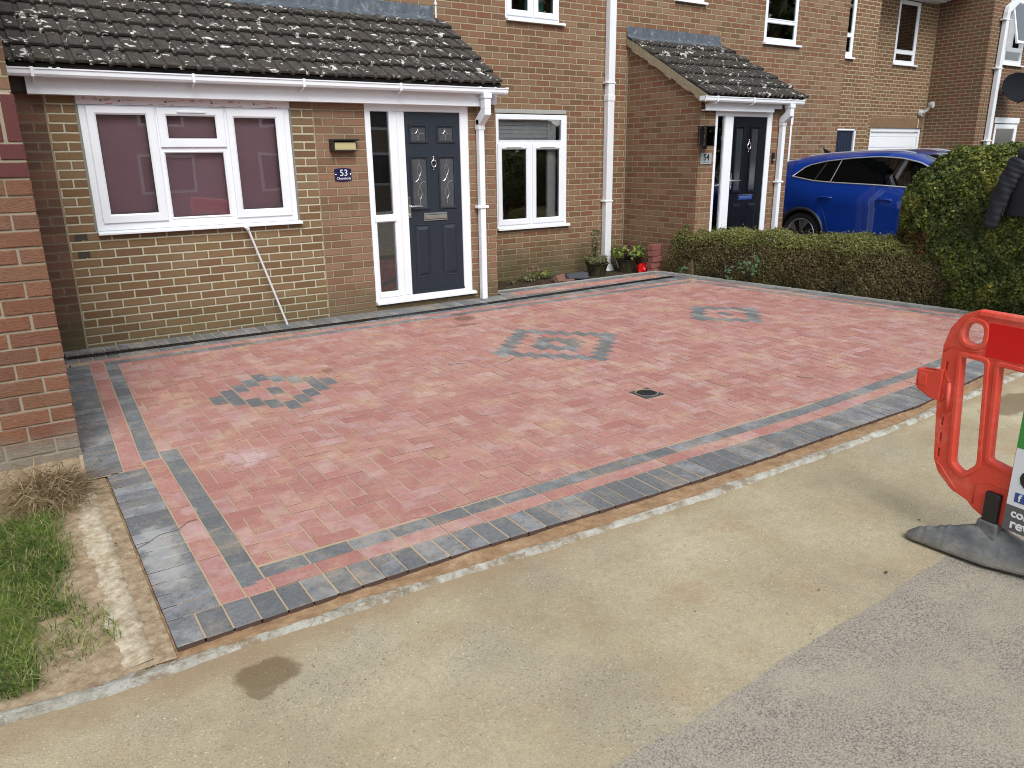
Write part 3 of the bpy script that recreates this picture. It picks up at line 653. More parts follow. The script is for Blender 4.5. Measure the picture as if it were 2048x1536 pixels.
# rows in front of the channel
row(0.50+0.11, 7.55, lambda x: 6.92, lambda x: 7.02, 0.205, 1)
row(0.505, 7.66, lambda x: 7.02, lambda x: 7.12, 0.205, 0, 0.1)
row(0.34, 7.72, lambda x: 7.12, lambda x: dy(x)-0.052, 0.104, 1)
row(0.36, 5.0, lambda x: dy(x)+0.052, lambda x: 7.60, 0.104, 1)
# little apron in front of the kitchen window
row(5.0, 7.78, lambda x: dy(x)+0.052, lambda x: 7.45, 0.104, 1)
row(5.12, 7.52, lambda x: 7.45, lambda x: 7.55, 0.205, 0)
row(5.12, 7.52, lambda x: 7.55, lambda x: 7.66, 0.205, 0, 0.1)
row(4.98, 7.75, lambda x: 7.66, lambda x: 7.80, 0.104, 1)
row(4.98, 5.12, lambda x: 7.45, lambda x: 7.66, 0.14, 1)
row(7.52, 7.76, lambda x: 7.45, lambda x: 7.66, 0.12, 1)
drv.build('driveway', ['block_red', 'block_grey', 'block_side_shade'], kind='structure', fixn=False)
JD = 0.0030
jb = MB()
xs = np.linspace(0.22, 9.0, 60)
for a, b in zip(xs[:-1], xs[1:]):
    for ya, yb in zip(np.linspace(0, 1, 13)[:-1], np.linspace(0, 1, 13)[1:]):
        def YY(x, t):
            lo_ = max(fo(x)+0.006, (3.9-(x-8.45)*6) if x > 8.45 else 0); hi_ = 7.79 if x < 7.75 else max(lo_+0.01, 7.70-(x-7.93)/0.225)
            if x > 7.9: hi_ = max(lo_+0.01, min(hi_, 6.91-(x-0.385-7.55)/0.225))
            if x > 5.0: return lo_+(hi_-lo_)*t
            return lo_+(7.6-lo_)*t
        q = [(a, YY(a, ya)), (b, YY(b, ya)), (b, YY(b, yb)), (a, YY(a, yb))]
        if a < 0.30: continue
        if a < 7.72:
            lo_d, hi_d = (lambda x: dy(x)-0.052), (lambda x: dy(x)+0.052)
            def cl(x, y): return y
            ymin_, ymax_ = min(p[1] for p in q), max(p[1] for p in q)
            if ymin_ < dy(a)+0.052 and ymax_ > dy(a)-0.052:
                below = [(x, min(y, lo_d(x))) for x, y in q]; above = [(x, max(y, hi_d(x))) for x, y in q]
                for qq in (below, above):
                    if abs(area(qq)) > 1e-5: jb.quad(*[(x, y, gz(x, y)-JD) for x, y in qq])
                continue
        jb.quad(*[(x, y, gz(x, y)-JD) for x, y in q])
for k in range(14):
    ya, yb = 4.485+k*0.2225, 4.485+(k+1)*0.2225
    jb.quad((Lp(ya)-0.01, ya, gz(0, ya)-JD-0.0002), (0.33, ya, gz(0, ya)-JD-0.0002), (0.38, yb, gz(0, yb)-JD-0.0002), (Lp(yb)-0.01, yb, gz(0, yb)-JD-0.0002))
jb.build('paving_joints', 'joint', kind='structure')
# white edging strip along the hedge
eb = MB()
for k in range(24):
    ya, yb = 3.3+k*0.185, 3.3+(k+1)*0.185-0.003
    a0, a1 = RI(ya)+0.388, RI(yb)+0.388
    eb.prism([(a0, ya), (a0+0.03, ya), (a1+0.03, yb), (a1, yb)], gz(0, ya)-0.05, gz(0, ya)+0.016, 'z')
eb.prism([(4.98, 7.803), (7.77, 7.803), (7.77, 7.835), (4.98, 7.835)], 0.02, 0.112, 'z')
eb.build('edging_kerb', 'concrete', kind='structure')
# concrete kerb, broken and rough, flush with the road
kc = PL([(-40, 2.62), (-0.24, 2.64), (0.05, 2.605), (0.375, 2.595), (0.74, 2.583), (1.17, 2.572), (1.64, 2.545), (2.2, 2.515), (2.86, 2.484), (3.7, 2.478), (4.76, 2.482), (6.6, 2.59), (7.2, 2.66), (9.2, 2.97), (12, 3.4)])
rb = MB()
for a, b in zip(ROADX[:-1], ROADX[1:]):
    for t0, t1 in ((0, .5), (.5, .8), (.8, 1)):
        Yr = lambda x, t: -9.0+(kc(x)-0.004+9.0)*t
        rb.quad(*[(x, Yr(x, t), gz(x, Yr(x, t))-0.022) for x, t in ((a, t0), (b, t0), (b, t1), (a, t1))])
rb.build('road', 'road', kind='structure')
kb = MB()
def rough(x, s): return 0.5*math.sin(x*9.1+s)+0.3*math.sin(x*23.7+s*2.1)+0.28*math.sin(x*51.3+s*3.7)+0.2*math.sin(x*117.+s)
xs = np.concatenate([np.arange(-3, 7.5, 0.011), np.arange(7.5, 12, 0.1)])
prof = []
for x in xs:
    c_ = kc(x)
    wdt = 0.019+0.006*rough(x*0.7, 1.0)
    if x > -0.1 and x < 2.4: wdt *= 0.78+0.2*math.sin(x*7.3+0.5)
    if x < 0.25: wdt *= 1.35
    if x > 6.0: wdt *= 1.4
    a_, b_ = c_-wdt+0.004*rough(x, 2.0), c_+wdt+0.006*rough(x, 5.0)
    z0 = gz(x, c_)
    prof.append([(x, a_-0.016, z0-0.0225), (x, a_-0.002, z0-0.011+0.003*rough(x, 3)), (x, a_+0.010, z0-0.006+0.003*rough(x, 7)), (x, c_, z0-0.004+0.003*rough(x, 9)), (x, b_-0.008, z0-0.007+0.003*rough(x, 11)), (x, b_, z0-0.03)])
for p_, q_ in zip(prof[:-1], prof[1:]):
    for k in range(5): kb.quad(p_[k], q_[k], q_[k+1], p_[k+1])
kb.build('kerb', 'old_concrete', kind='structure', fixn=False)
sb = MB()
for a, b in zip(np.arange(-0.2, 9.1, 0.03)[:-1], np.arange(-0.2, 9.1, 0.03)[1:]):
    for t0, t1 in zip(np.linspace(0, 1, 6)[:-1], np.linspace(0, 1, 6)[1:]):
        Y_ = lambda x, t: (kc(x)-0.02)*(1-t)+(max(fo(x), kc(x)+0.02)+0.01)*t
        H_ = lambda x, y: gz(x, y)-0.020+0.004*rough(x*1.3+y*3, 4)+0.003*rough(y*9+x, 1)
        sb.quad(*[(x, Y_(x, t), H_(x, Y_(x, t))) for x, t in ((a, t0), (b, t0), (b, t1), (a, t1))])
for k in range(60):      # trench on the left
    ya, yb = 2.60+k*0.0315, 2.60+(k+1)*0.0315
    for xa, xb in ((0.225, 0.255), (0.255, 0.285), (0.285, 0.312)):
        sb.quad(*[(x, y, gz(x, y)-0.020+0.004*rough(y*1.3+x*5, 4)) for x, y in ((xa, ya), (xb, ya), (xb, yb), (xa, yb))])
sbo = sb.build('sand_bedding', 'brown_sand', kind='structure')
bm = bmesh.new(); bm.from_mesh(sbo.data); bmesh.ops.remove_doubles(bm, verts=bm.verts, dist=0.0001); bmesh.ops.recalc_face_normals(bm, faces=bm.faces); bm.to_mesh(sbo.data); bm.free(); sbo.data.polygons.foreach_set('use_smooth', [True]*len(sbo.data.polygons))
# old concrete haunch left of the trench
hb = MB(); prof = []
for y in np.arange(2.66, 4.32, 0.016):
    a_ = 0.118+0.022*rough(y*0.8, 2)+max(0, (3.2-y))*0.02; b_ = 0.236+0.008*rough(y, 6); z0 = gz(0, y)-0.004
    prof.append([(a_, y, z0-0.03)]+[(a_+(b_-a_)*t, y, z0-0.002-0.006*(0.6-t if t < 0.6 else 0)+0.0016*math.sin(y*23+t*3)+0.001*math.sin(y*51+t*5)) for t in (0.08, 0.35, 0.65, 0.92)]+[(b_+0.004, y, z0-0.04)])
for p_, q_ in zip(prof[:-1], prof[1:]):
    for k in range(5): hb.quad(p_[k], p_[k+1], q_[k+1], q_[k])
hbo = hb.build('concrete_edging', 'haunch', kind='structure')
bm = bmesh.new(); bm.from_mesh(hbo.data); bmesh.ops.remove_doubles(bm, verts=bm.verts, dist=0.0001); bmesh.ops.recalc_face_normals(bm, faces=bm.faces); bm.to_mesh(hbo.data); bm.free(); hbo.data.polygons.foreach_set('use_smooth', [True]*len(hbo.data.polygons))

# ================================================================ WALL AND HOUSE HELPERS
def wall(mb, axis, t, u0, u1, z0, z1, holes=(), reveal=0.10, face=-1, thick=0.12):
    """flat wall with openings; axis 'y': wall in plane y=t spanning x; axis 'x': plane x=t spanning y. reveals go inwards"""
    us = sorted({u0, u1, *[min(max(h[k], u0), u1) for h in holes for k in (0, 1)]}); zs = sorted({z0, z1, *[min(max(h[k], z0), z1) for h in holes for k in (2, 3)]})
    P = lambda u, z, d=0.0: (u, t-face*d, z) if axis == 'y' else (t-face*d, u, z)
    inside = lambda u, z: any(h[0] < u < h[1] and h[2] < z < h[3] for h in holes)
    for a, b in zip(us[:-1], us[1:]):
        for c_, d_ in zip(zs[:-1], zs[1:]):
            if not inside((a+b)/2, (c_+d_)/2): mb.quad(P(a, c_), P(b, c_), P(b, d_), P(a, d_))
    for h in holes:
        a, b, c_, d_ = max(h[0], u0), min(h[1], u1), max(h[2], z0), min(h[3], z1)
        mb.quad(P(a, c_), P(a, d_), P(a, d_, reveal), P(a, c_, reveal)); mb.quad(P(b, c_), P(b, d_), P(b, d_, reveal), P(b, c_, reveal))
        mb.quad(P(a, d_), P(b, d_), P(b, d_, reveal), P(a, d_, reveal)); mb.quad(P(a, c_), P(b, c_), P(b, c_, reveal), P(a, c_, reveal))
def room(parent, x0, x1, z0, z1, Y, depth=1.2, mat='interior', name='interior'):
    mb = MB(); y0, y1 = Y+0.075, Y+depth; e = 0.04
    x0 -= e; x1 += e; z0 -= e; z1 += e
    mb.quad((x0,y1,z0),(x1,y1,z0),(x1,y1,z1),(x0,y1,z1)); mb.quad((x0,y0,z0),(x0,y1,z0),(x0,y1,z1),(x0,y0,z1)); mb.quad((x1,y0,z0),(x1,y1,z0),(x1,y1,z1),(x1,y0,z1))
    mb.quad((x0,y0,z0),(x1,y0,z0),(x1,y1,z0),(x0,y1,z0)); mb.quad((x0,y0,z1),(x1,y0,z1),(x1,y1,z1),(x0,y1,z1))
    return mb.build(name, mat, parent)
def window(house, Y, fr, panes, mulls=(), sill=None, glass='glass', depth=0.07, room_mat='interior', rdepth=1.2, label=None, mat='upvc', fw=None):
    """fr = outer frame; panes = list of (pane rect, sash rect or None)"""
    fm = MB(); f0 = Y-0.004
    inner = (min(p[0][0] for p in panes)-0.012, max(p[0][1] for p in panes)+0.012, min(p[0][2] for p in panes)-0.012, max(p[0][3] for p in panes)+0.012)
    if fw: inner = (fr[0]+fw[0], fr[1]-fw[1], fr[2]+fw[2], fr[3]-fw[3])
    fm.ring(fr, inner, f0, f0+depth, 0.008)
    for m in mulls: fm.box(m[0], m[1], f0+0.003, f0+depth-0.004, m[2], m[3])
    win = fm.build('window', mat, house, label=label)
    for pr, sr in panes:
        if sr:
            b = MB(); b.ring(sr, pr, f0-0.016, f0+0.03, 0.014); b.build('sash', mat, win)
            b = MB(); e = 0.006; b.ring((pr[0]-e*0.2, pr[1]+e*0.2, pr[2]-e*0.2, pr[3]+e*0.2), (pr[0]+e, pr[1]-e, pr[2]+e, pr[3]-e), f0+0.004, f0+0.016, 0.001); b.build('gasket', 'seal', win)
        else:
            b = MB(); g_ = 0.016; b.ring((pr[0]-g_, pr[1]+g_, pr[2]-g_, pr[3]+g_), pr, f0-0.004, f0+0.02, 0.010); b.build('bead', mat, win)
        b = MB(); b.box(pr[0]-0.01, pr[1]+0.01, f0+0.012 if sr else f0+0.014, f0+0.018, pr[2]-0.01, pr[3]+0.01); b.build('pane', glass, win)
    if sill:
        b = MB(); x0, x1, zt, zb = sill
        b.prism([(f0+0.05, zt), (f0-0.035, zt-0.010), (f0-0.052, zt-0.018), (f0-0.052, zb), (f0-0.03, zb-0.002), (f0+0.05, zb+0.012)], x0, x1, 'x'); b.build('sill', mat, win, bevel=0.002)
    room(win, fr[0], fr[1], fr[2], fr[3], Y, rdepth, room_mat)
    return win
def trickle(win, x0, x1, z, Y):
    b = MB(); b.box(x0, x1, Y-0.034, Y-0.02, z-0.008, z+0.009); b.build('trickle_vent', 'upvc', win, bevel=0.003)
def pipe_sq(mb, x, y, z0, z1, w=0.065):
    mb.box(x-w/2, x+w/2, y-w/2, y+w/2, z0, z1)
def gutter(mb, x0, x1, y, z, r=0.055):
    # ogee / half-square section, open top
    prof = [(y+0.05, z), (y+0.05, z-0.05), (y+0.035, z-0.062), (y-0.035, z-0.062), (y-0.048, z-0.045), (y-0.05, z-0.012), (y-0.058, z-0.010), (y-0.058, z), (y-0.05, z), (y-0.044, z-0.008), (y-0.042, z-0.043), (y-0.032, z-0.054), (y+0.033, z-0.054), (y+0.043, z-0.045), (y+0.043, z)]
    mb.prism(prof, x0, x1, 'x')
def gutter_band(mb, x, w, y, z):
    o = [(y+0.054, z+0.004), (y+0.054, z-0.052), (y+0.037, z-0.067), (y-0.037, z-0.067), (y-0.053, z-0.048), (y-0.056, z-0.014), (y-0.064, z-0.012), (y-0.064, z+0.005)]
    mb.prism(o, x-w/2, x+w/2, 'x')
def tiled(name, x0, x1, ye, ze, yt, zt, nc, parent, period=0.135, rib=0.034, hgt=0.017, seed=1):
    """interlocking concrete tiles in courses, as one mesh"""
    rd = random.Random(seed); mb = MB(); S = Vector((yt-ye, zt-ze)); Ls = S.length; e = S/Ls; nn = Vector((-e.y, e.x))
    gauge = Ls/nc; npd = int(round((x1-x0)/(period*2)))
    pw = (x1-x0)/npd/2
    for c in range(nc):
        for k in range(npd):
            xa = x0+k*2*pw; dz = rd.uniform(-0.0022, 0.0022); dg = rd.uniform(-0.008, 0.006); mb.rnd = rd.random(); dx = rd.uniform(-0.002, 0.002)
            pf = []
            for h in range(2):
                b = xa+h*pw+dx
                pf += [(b, 0.0), (b+rib*0.75, 0.0), (b+rib, hgt), (b+pw-0.008, hgt*0.9)] + ([(b+pw-0.002, 0.004)] if h == 1 else [(b+pw-0.001, hgt*0.15)])
            s0 = c*gauge+dg; s1 = (c+1)*gauge+0.07
            if c == nc-1: s1 = Ls
            def P(x, h, s, lift): q = Vector((ye, ze))+e*s+nn*(h+lift); return (x, q.x, q.y)
            # broken corner now and then
            chip = rd.random() < 0.10; n = len(pf); vs = []
            for i_, (x, h) in enumerate(pf):
                sc_ = s0+(0.03 if chip and i_ in (n-1, n-2) else 0)+rd.uniform(-0.002, 0.002)
                vs += [P(x, h, s1, -0.006+dz), P(x, h, sc_+0.004, 0.036+dz), P(x, h-0.003, sc_, 0.033+dz), P(x, h-0.022, sc_+0.001, 0.031+dz), P(x, h-0.022, sc_+0.12, 0.018+dz)]
            fs = []
            for i_ in range(n-1):
                for j in range(4): fs.append((i_*5+j, i_*5+j+1, (i_+1)*5+j+1, (i_+1)*5+j))
            fs += [(0, 1, 2, 3, 4), tuple((n-1)*5+j for j in (4, 3, 2, 1, 0))]
            mb.add(vs, fs)
    # solid body under the tiles
    mb.cur = 1
    a = Vector((ye, ze))+e*0.03+nn*-0.002; b = Vector((yt, zt))-nn*0.004
    mb.prism([(a.x, a.y), (b.x, b.y), (b.x, b.y-0.05), (a.x, a.y-0.03)], x0+0.012, x1-0.012, 'x')
    return mb.build(name, ['tile', 'tile_under'], parent, fixn=True)
def flash(parent, x0, x1, Y, z0, z1, drop=0.10, slope=0.62, wob=0.006):
    mb = MB(); xs = np.arange(x0, x1+0.001, 0.04); rows = []
    for x in xs:
        r_ = wob*math.sin(x*23)+wob*0.6*math.sin(x*57)
        rows.append([(x, Y-0.010+r_*0.4, z1), (x, Y-0.016+r_, (z0+z1)/2), (x, Y-0.02+r_, z0+0.012), (x, Y-0.03, z0+r_), (x, Y-0.03-drop, z0-drop*slope+0.012+r_), (x, Y-0.03-drop, z0-drop*slope+0.002+r_)])
    for p_, q_ in zip(rows[:-1], rows[1:]):
        for k in range(5): mb.quad(p_[k], q_[k], q_[k+1], p_[k+1])
    mb.box(x0, x1, Y-0.010, Y+0.01, z0, z1)
    return mb.build('flashing', 'lead', parent)

# ================================================================ HOUSE 53 (near, with the driveway)
H53 = empty('brick_house', (2.6, 8.0, 0), 'brick terraced house number 53 with dark front door, three-part window and mossy lean-to porch roof', 'house')
YP, YM = 7.6, 8.7
m = MB(); wall(m, 'y', YM, -3.0, 7.575, 0.0, 5.2, [(5.65, 6.815, 0.765, 2.232), (5.82, 6.67, 3.37, 4.45)])
m.build('wall', 'brick_main', H53)
m = MB(); wall(m, 'y', YP, 0.25, 0.545, 0.0, 2.30); m.build('porch_wall', 'brick_dark', H53, label='dark red brick strip left of the yellow infill')
m = MB(); wall(m, 'y', YP, 0.56, 2.808, 0.0, 2.30, [(0.787, 2.577, 1.10, 2.228)]); m.build('infill_wall', 'brick_yellow', H53, label='yellow brick infill with wide pale joints under the window')
m = MB(); wall(m, 'y', YP, 2.822, 4.925, 0.0, 2.30, [(3.35, 4.558, 0.15, 2.228)], reveal=0.12); wall(m, 'x', 4.925, YP, YM, 0.0, 2.33, face=1)
m.add([(4.925, YP, 2.33), (4.925, YM, 2.33), (4.925, YM, 3.22)], [(0, 1, 2)]); m.build('porch_wall', 'brick_porch', H53)
m = MB(); m.mark().box(0.545, 0.56, YP+0.003, YP+0.03, 0, 2.3); m.mark().box(2.808, 2.822, YP+0.003, YP+0.03, 0, 2.3); m.each('mortar_joint', 'mortar_verge', H53)
m = MB(); m.mark().box(0.60, 0.70, YP-0.0025, YP+0.02, 1.045, 1.100); m.mark().box(0.605, 0.70, YP-0.0025, YP+0.02, 0.895, 0.950); m.each('patched_brick', 'wood_dark', H53, bevel=0.003, label='dark half brick left of the window sill')
m = MB(); m.quad((0.25, 7.62, 2.29), (4.925, 7.62, 2.29), (4.925, 8.7, 2.29), (0.25, 8.7, 2.29)); m.build('ceiling', 'interior', H53)
rf = tiled('roof', 0.215, 4.90, 7.375, 2.432, 8.69, 3.262, 6, H53, seed=3)
flash(rf, 1.2, 4.79, YM, 3.275, 3.405)
m = MB(); m.prism([(7.42, 2.40), (8.69, 3.21), (8.69, 3.16), (7.42, 2.35)], 4.875, 4.90, 'x'); m.build('verge', 'wood_dark', rf)
# fascia and gutter
m = MB(); m.box(0.44, 4.69, 7.492, 7.51, 2.222, 2.365); m.box(0.44, 4.69, 7.51, YP-0.002, 2.222, 2.236); m.box(4.69, 4.93, 7.56, 7.60, 2.25, 2.40); m.build('fascia', 'upvc', H53, bevel=0.002)
m = MB(); m.box(0.25, 0.44, 7.53, 7.60, 2.24, 2.40); m.build('timber_end', 'wood_dark', H53)
m = MB()
for x in (0.62, 1.0, 1.40, 1.83, 2.27, 2.62, 3.05, 3.5, 3.9, 4.28): m.mark().lathe((x, 7.492, 2.30+0.01*math.sin(x*9)), [(0.0, -0.0015), (0.006, -0.0015), (0.007, 0.0)], 8, 'y')
m.each('fascia_nail', 'upvc_old', H53)
m = MB(); gutter(m, 0.30, 4.955, 7.425, 2.408); gu = m.build('gutter', 'upvc', H53)
m = MB()
for x, ww in ((0.315, 0.03), (0.62, 0.022), (0.675, 0.022), (4.60, 0.022), (4.79, 0.022), (4.945, 0.03)): gutter_band(m.mark(), x, ww, 7.425, 2.410)
m.each('gutter_joint', 'upvc', gu)
m = MB()
for x in (0.491, 1.688, 2.667, 3.664):
    m.mark().box(x-0.011, x+0.011, 7.36, 7.372, 2.342, 2.414); m.tube([(x, 7.366, 2.345), (x, 7.40, 2.325), (x, 7.46, 2.318), (x, 7.495, 2.30)], 0.008, 6)
m.each('gutter_bracket', 'upvc', gu)
m = MB(); m.box(4.645, 4.745, 7.365, 7.475, 2.30, 2.352); m.box(4.655, 4.735, 7.375, 7.465, 2.19, 2.30)
m.prism([(7.375, 2.19), (7.465, 2.19), (7.575, 2.10), (7.575, 2.03), (7.505, 2.03), (7.375, 2.13)], 4.655, 4.735, 'x')
m.box(4.662, 4.73, 7.515, 7.583, 0.085, 2.06); m.box(4.655, 4.737, 7.508, 7.59, 1.98, 2.09)
m.box(4.625, 4.765, 7.503, 7.59, 1.135, 1.165)
m.build('downpipe', 'upvc', H53, bevel=0.005, label='short square white downpipe right of the front door')
# big three-part window
W1 = window(H53, YP, (0.788, 2.572, 1.115, 2.155), [((0.912, 1.299, 1.252, 2.080), (0.842, 1.372, 1.178, 2.145)), ((1.467, 1.882, 1.886, 2.077), (1.392, 1.958, 1.812, 2.143)), ((1.420, 1.923, 1.202, 1.762), None), ((2.049, 2.434, 1.242, 2.069), (1.985, 2.515, 1.168, 2.143))],
    mulls=[(1.372, 1.392, 1.175, 2.145), (1.961, 1.985, 1.175, 2.145), (1.392, 1.961, 1.775, 1.812), (1.392, 1.961, 1.178, 1.195), (1.392, 1.41, 1.195, 1.775), (1.935, 1.961, 1.195, 1.775)],
    sill=(0.785, 2.60, 1.118, 1.082), fw=(0.056, 0.06, 0.068, 0.015), rdepth=1.0, label='wide white three-part window with plum blind')
trickle(W1, 1.556, 1.800, 2.112, YP)
m = MB(); m.box(0.80, 2.56, YP+0.085, YP+0.095, 1.10, 2.16); m.build('blind', 'plum', W1)
m = MB(); m.box(0.780, 2.580, YP-0.006, YP+0.05, 2.158, 2.222); m.build('head_trim', 'tape', W1)
m = MB(); rr_ = random.Random(4)
x = 0.83
while x < 2.5:
    for row_z in (2.208, 2.196, 2.165):
        if rr_.random() < 0.42:
            k = rr_.randint(2, 6)
            for q in range(k): m.box(x+q*0.011, x+q*0.011+0.008, YP-0.0075, YP-0.006, row_z, row_z+rr_.choice((0.004, 0.006)))
    x += 0.085
m.build('film_print', 'red_ink', W1)
m = MB()
for x in (0.96, 1.10, 1.47, 1.86, 2.24): m.box(x, x+0.016, YP-0.0078, YP-0.006, 2.185, 2.199); m.box(x+0.028, x+0.055, YP-0.0078, YP-0.006, 2.191, 2.194)
m.build('film_mark', 'sign_grey', W1)
m = MB(); m.mark().box(0.768, 0.787, YP-0.003, YP+0.02, 1.12, 2.215); m.mark().box(2.574, 2.592, YP-0.003, YP+0.02, 1.12, 2.215); m.each('sealant', 'sealgrey', W1)
# ---- front door 53
def tub2(mb, cx, cz, pts, y, r): mb.tube([(cx+a, y, cz+b) for a, b in pts], r, 5)
DF = MB(); DF.ring((3.352, 4.556, 0.20, 2.226), (3.405, 4.468, 0.235, 2.158), YP-0.004, YP+0.07, 0.008)
DF.box(3.630, 3.792, YP-0.001, YP+0.066, 0.24, 2.157)
D53 = DF.build('door_frame', 'upvc', H53)
m = MB(); m.ring((3.40, 3.642, 1.06, 2.165), (3.412, 3.618, 1.118, 2.155), YP-0.008, YP+0.02, 0.006); m.ring((3.40, 3.642, 0.235, 1.055), (3.418, 3.628, 0.295, 1.040), YP-0.010, YP+0.02, 0.010)
m.box(3.395, 3.645, YP-0.018, YP+0.02, 1.05, 1.11); m.build('sidelight_frame', 'upvc', D53, bevel=0.003)
m = MB(); m.box(3.405, 3.64, YP+0.02, YP+0.026, 0.26, 2.16); m.build('sidelight_pane', 'glass', D53)
m = MB(); m.box(3.36, 3.66, YP+0.075, YP+0.09, 0.26, 2.2); m.build('sidelight_backing', 'interior', D53)
m = MB(); m.box(3.70, 3.712, YP-0.0075, YP+0.001, 0.24, 2.155); m.build('frame_groove', 'upvc_old', D53)
m = MB(); m.prism([(YP+0.06, 0.205), (YP-0.045, 0.195), (YP-0.055, 0.185), (YP-0.055, 0.168), (YP+0.06, 0.155)], 3.35, 4.605, 'x'); m.build('threshold', 'upvc_old', D53, bevel=0.002)
m = MB(); wall(m, 'y', YP+0.012, 3.796, 4.467, 0.238, 2.155, [(3.868, 4.046, 1.868, 2.012), (4.200, 4.380, 1.868, 2.012), (3.868, 4.040, 1.175, 1.690), (4.205, 4.378, 1.175, 1.690)], reveal=0.02)
DR = m.build('door', 'door', D53, label='anthracite grey panelled front door with leaded glass')
m = MB()
for a in ((3.845, 4.068, 1.845, 2.035), (4.178, 4.402, 1.845, 2.035), (3.842, 4.068, 1.148, 1.715), (4.181, 4.403, 1.148, 1.715)):
    o = 0.024; m.ring(a, (a[0]+o, a[1]-o, a[2]+o, a[3]-o), YP-0.001, YP+0.02, 0.009)
for a in ((3.862, 4.058, 0.41, 0.99), (4.205, 4.400, 0.41, 0.99)):
    o = 0.012; m.ring(a, (a[0]+o, a[1]-o, a[2]+o, a[3]-o), YP+0.006, YP+0.015, 0.004)
    o = 0.022; m.add([(a[0]+o, YP+0.0115, a[2]+o), (a[1]-o, YP+0.0115, a[2]+o), (a[1]-o, YP+0.0115, a[3]-o), (a[0]+o, YP+0.0115, a[3]-o), (a[0]+0.048, YP-0.001, a[2]+0.055), (a[1]-0.048, YP-0.001, a[2]+0.055), (a[1]-0.048, YP-0.001, a[3]-0.055), (a[0]+0.048, YP-0.001, a[3]-0.055)], [(0, 1, 5, 4), (1, 2, 6, 5), (2, 3, 7, 6), (3, 0, 4, 7), (4, 5, 6, 7)])
m.box(3.796, 4.467, YP-0.006, YP+0.02, 0.238, 0.262)
m.build('panel_moulding', 'door', DR)
for a in ((3.866, 4.048, 1.866, 2.014), (4.198, 4.382, 1.866, 2.014), (3.866, 4.042, 1.173, 1.692), (4.203, 4.380, 1.173, 1.692)):
    m = MB(); m.box(a[0], a[1], YP+0.019, YP+0.024, a[2], a[3]); m.build('glazing', 'obscure', DR)
m = MB(); yc = YP+0.017
def arc(cx, cz, x0, z0, x1, z1, bow, n=8):   # quadratic bow
    mx_, mz_ = (x0+x1)/2+bow[0], (z0+z1)/2+bow[1]; out = []
    for i in range(n+1):
        t = i/n; out.append((cx+(1-t)**2*x0+2*t*(1-t)*mx_+t*t*x1, yc, cz+(1-t)**2*z0+2*t*(1-t)*mz_+t*t*z1))
    return out
for cx in (3.957, 4.290):
    m.mark(); cz = 1.940
    for sx in (-1, 1):
        for sz in (-1, 1): m.tube(arc(cx, cz, 0, sz*0.048, sx*0.034, 0, (-sx*0.010, -sz*0.014)), 0.0028, 5)
        m.tube([(cx+sx*0.034, yc, cz), (cx+sx*0.078, yc, cz)], 0.0024, 5)
    m.tube([(cx, yc, cz+0.048), (cx, yc, cz+0.066)], 0.0024, 5); m.tube([(cx, yc, cz-0.048), (cx, yc, cz-0.066)], 0.0024, 5)
for cx in (3.954, 4.291):
    m.mark(); cz = 1.445
    for sx in (-1, 1):
        for sz in (-1, 1): m.tube(arc(cx, cz, 0, sz*0.062, sx*0.048, 0, (-sx*0.014, -sz*0.018)), 0.0030, 5)
        m.tube([(cx+sx*0.048, yc, cz), (cx+sx*0.076, yc, cz)], 0.0024, 5)
        for sz in (-1, 1): m.tube(arc(cx, cz, 0, sz*0.056, 0, sz*0.185, (sx*0.048, 0), 10), 0.0030, 5)
    for sz in (-1, 1): m.tube([(cx, yc, cz+sz*0.18), (cx, yc, cz+sz*0.242)], 0.0024, 5)
m.each('lead_came', 'lead_came', DR)
def knocker(parent, x, z, y, s=1.0):
    m = MB(); m.sphere((x, y-0.006, z+0.062*s), 0.008*s); m.sphere((x, y-0.008, z+0.044*s), 0.010*s); m.sphere((x, y-0.010, z+0.024*s), 0.016*s, sc3=(1.2, 0.6, 0.7))
    pts = [(x+0.028*s*math.sin(t)*(1.0 if True else 1), y-0.016, z-0.008*s+0.036*s*math.cos(t)) for t in np.linspace(0.35, 2*math.pi-0.35, 20)]
    m.tube(pts, [0.004*s+0.003*s*math.sin(i/19*math.pi) for i in range(20)], 8); m.sphere((x, y-0.012, z-0.050*s), 0.010*s, sc3=(1, 0.7, 1.2)); m.sphere((x, y-0.006, z-0.072*s), 0.007*s)
    return m.build('knocker', 'chrome', parent, smooth=True)
knocker(DR, 4.122, 1.640, YP+0.005)
def letterplate(parent, x0, x1, z0, z1, y, inner='chrome'):
    m = MB(); m.box(x0, x1, y-0.007, y+0.004, z0, z1); m.box(x0+0.022, x1-0.018, y-0.010, y-0.006, z0+0.020, z1-0.024)
    o = m.build('letter_plate', 'chrome', parent, bevel=0.003); m = MB(); m.box(x0+0.012, x1-0.010, y-0.0085, y-0.0055, z0+0.010, z0+0.018); m.box(x0+0.012, x1-0.010, y-0.0085, y-0.0055, z1-0.022, z1-0.016)
    if inner != 'chrome': m.box(x0+0.024, x1-0.02, y-0.0115, y-0.009, z0+0.022, z1-0.026)
    m.build('letter_flap_shadow', inner if inner != 'chrome' else 'seal', o)
letterplate(DR, 3.982, 4.272, 1.028, 1.110, YP+0.008)
def lever(parent, x, z, y, ln=0.15):
    m = MB(); m.box(x-0.014, x+0.014, y-0.007, y+0.006, z-0.12, z+0.10); m.tube([(x, y, z), (x, y-0.035, z)], 0.010, 8); m.tube([(x, y-0.038, z), (x+ln*0.5, y-0.042, z+0.001), (x+ln, y-0.040, z-0.002)], [0.011, 0.010, 0.008], 8); m.sphere((x, y-0.006, z-0.085), 0.010)
    return m.build('handle', 'chrome', parent, bevel=0.0015)
lever(DR, 3.812, 1.190, YP+0.006, 0.135)
